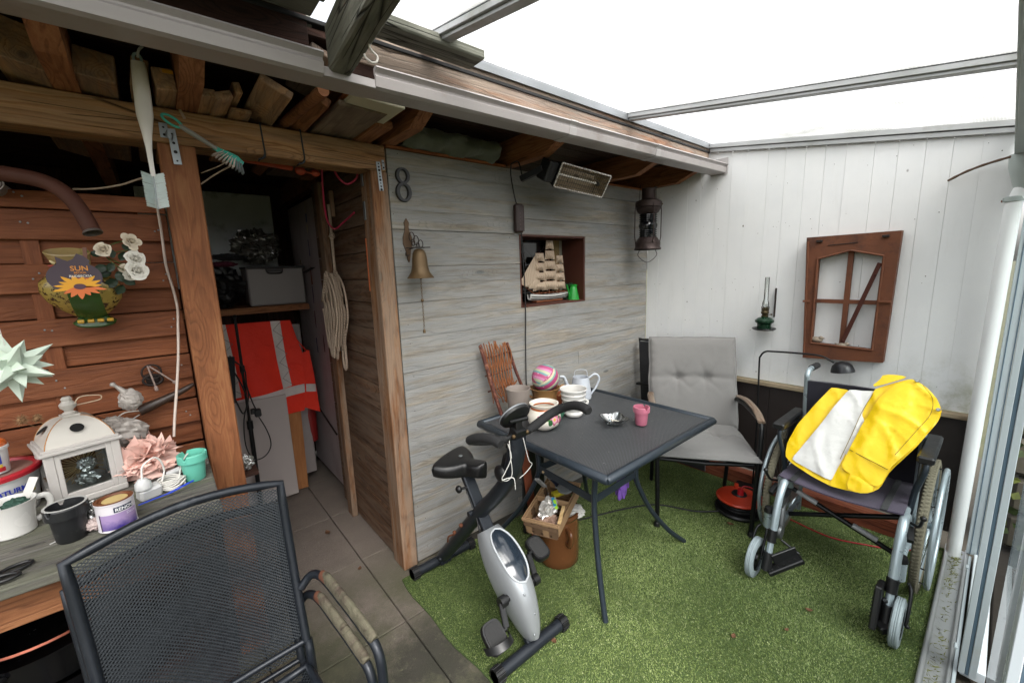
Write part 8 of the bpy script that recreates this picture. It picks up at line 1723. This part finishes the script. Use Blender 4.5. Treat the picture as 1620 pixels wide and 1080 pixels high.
# ------------------------------------------------------------------ stacked mesh armchairs in the foreground
def mesh_lattice(fn, nu, nv, r, mask=None):
    """expanded metal: two families of diagonal strands laid on the surface fn(u,v)"""
    vs = []; fs = []
    P = {}
    def pt(i, j):
        k = (i, j)
        if k not in P: P[k] = Vector(fn(i/nu, j/nv))
        return P[k]
    def strand(a, b_):
        d = (b_-a); 
        if d.length < 1e-6: return
        n = Vector((0, -1, .15)).normalized() if True else None
        d.normalize(); s_ = d.cross(nrm).normalized()*r; h = nrm*r*.9; o = len(vs)
        a2, b2 = a-d*r*.4, b_+d*r*.4
        vs.extend([a2+s_, a2+h, a2-s_, b2+s_, b2+h, b2-s_]); fs.extend([(o, o+1, o+4, o+3), (o+1, o+2, o+5, o+4), (o+2, o, o+3, o+5)])
    nrm = (Vector(fn(.6, .5))-Vector(fn(.4, .5))).cross(Vector(fn(.5, .6))-Vector(fn(.5, .4))).normalized()
    for i in range(nu):
        for j in range(nv):
            if (i+j) % 2 == 0:
                strand(pt(i, j), pt(i+1, j+1))
            else:
                strand(pt(i+1, j), pt(i, j+1))
    b = MB(); b.add(vs, fs, 0, False); return b
M_chair = plain('anthracite_chair_tube', '#20242a', .33, .35, .1, 20, .08, '#4b5055', .12); M_meshc = plain('anthracite_expanded_mesh', '#34383c', .28, .5, .1, 30, .05)
M_armw = wood('weathered_teak_arm', '#2b231d', '#4a3f36', '#675d53', .8, False, 5, '#6e6c58', .4, .7, hue=.05)
def make_chair(label, dx, dy, dz):
    t = thing('stacking_armchair', label, 'armchair', (-2.945, -.72, dz), 'stacked mesh armchairs in the foreground')
    # back corner points in the root frame (x right, y away from camera)
    TLp, TRp = V(-.213, .112, .92), V(.205, .162, .925); BLp, BRp = V(-.185, .005, .50), V(.200, .050, .50)
    def bk_(u, v):  # u across, v down
        a = TLp.lerp(TRp, u); c = BLp.lerp(BRp, u); p = a.lerp(c, v); p.z += .028*math.sin(math.pi*u)*(1-v)-.010*math.sin(math.pi*u)*v; p.y += .020*math.sin(math.pi*u)+.012*math.sin(math.pi*v); return p
    def bm(u, v): return bk_(.022+.956*u, .035+.93*v)
    lo = mesh_lattice(bm, 76, 98, .00135).build('back_mesh', M_meshc, t, local=True); tag(lo, kind='stuff')
    ol_ = [bk_(0, v) for v in np.linspace(1, 0, 9)]+[bk_(u, 0) for u in np.linspace(0, 1, 12)][1:-1]+[bk_(1, v) for v in np.linspace(0, 1, 9)]
    fr = MB().tube(ol_, .0115, 12).build('back_frame', M_chair, t, local=True)
    MB().tube([bk_(u, 1) for u in np.linspace(0, 1, 12)], .008, 10).build('lower_rail', M_chair, t, local=True)
    for sx, B, T in ((-1, BLp, TLp), (1, BRp, TRp)):
        off = V(sx*.004, 0, 0)
        MB().tube(crom([B+off, B+V(sx*.004, -.012, -.06), V(B.x+sx*.012, B.y+.03, .25), V(B.x+sx*.02, B.y+.085, .0)], 5), .0115, 10).build('rear_leg', M_chair, t, local=True)
        # arm: from the back frame forward then down to the front leg
        s_ = B.lerp(T, .32)+V(sx*.008, 0, 0); fx = sx*.045
        pts = crom([s_, s_+V(sx*.028, -.008, .030), s_+V(sx*.048, -.05, .036), s_+V(sx*.062+.0, -.16, .030), s_+V(sx*.078, -.27, .010), s_+V(sx*.088, -.325, -.02), s_+V(sx*.086, -.345, -.12), s_+V(sx*.070, -.36, -.35), V(s_.x+sx*.065, s_.y-.375, .0)], 6)
        MB().tube(pts, .0115, 10).build('arm_leg_tube', M_chair, t, local=True)
        aw = pts[13:29]; b = MB(); n_ = len(aw)
        b.tube([p+V(0, 0, .010) for p in aw], [.017]+[.0225]*(n_-2)+[.018], 12, flat=.5, up=(1, 0, 0)); b.build('armrest', M_armw, t, local=True)
        b = MB(); b.tube([pts[12]+V(0, 0, .006), pts[14]+V(0, 0, .008)], .0165, 12, flat=.7, up=(1, 0, 0)); b.build('arm_collar', plain('orange_brown_collar', '#5e3a2a', .6) if 'orange_brown_collar' not in bpy.data.materials else bpy.data.materials['orange_brown_collar'], t, local=True)
    # seat
    sl_, sr_, fl2, fr2 = V(-.175, -.005, .43), V(.192, .040, .43), V(-.20, -.43, .435), V(.235, -.37, .435)
    def st_(u, v): p = sl_.lerp(sr_, u).lerp(fl2.lerp(fr2, u), v); p.z -= .012*math.sin(math.pi*u)*math.sin(math.pi*v); return p
    lo = mesh_lattice(lambda u, v: st_(.02+.96*u, .03+.94*v), 66, 72, .0013).build('seat_mesh', M_meshc, t, local=True); tag(lo, kind='stuff')
    MB().tube([st_(u, 0) for u in np.linspace(0, 1, 8)]+[st_(1, v) for v in np.linspace(0, 1, 8)][1:]+[st_(u, 1) for u in np.linspace(1, 0, 8)][1:]+[st_(0, v) for v in np.linspace(1, 0, 8)][1:-1], .0105, 10, closed=True).build('seat_rim', M_chair, t, local=True)
    return t
c1 = make_chair('upper dark mesh armchair with mossy wooden arms, nearest the camera', 0, 0, .0)
c2 = copy_tree(c1); c2.location = Vector(c1.location)+V(-.012, .035, -.080); c2['label'] = 'lower mesh armchair nested under the nearest armchair'
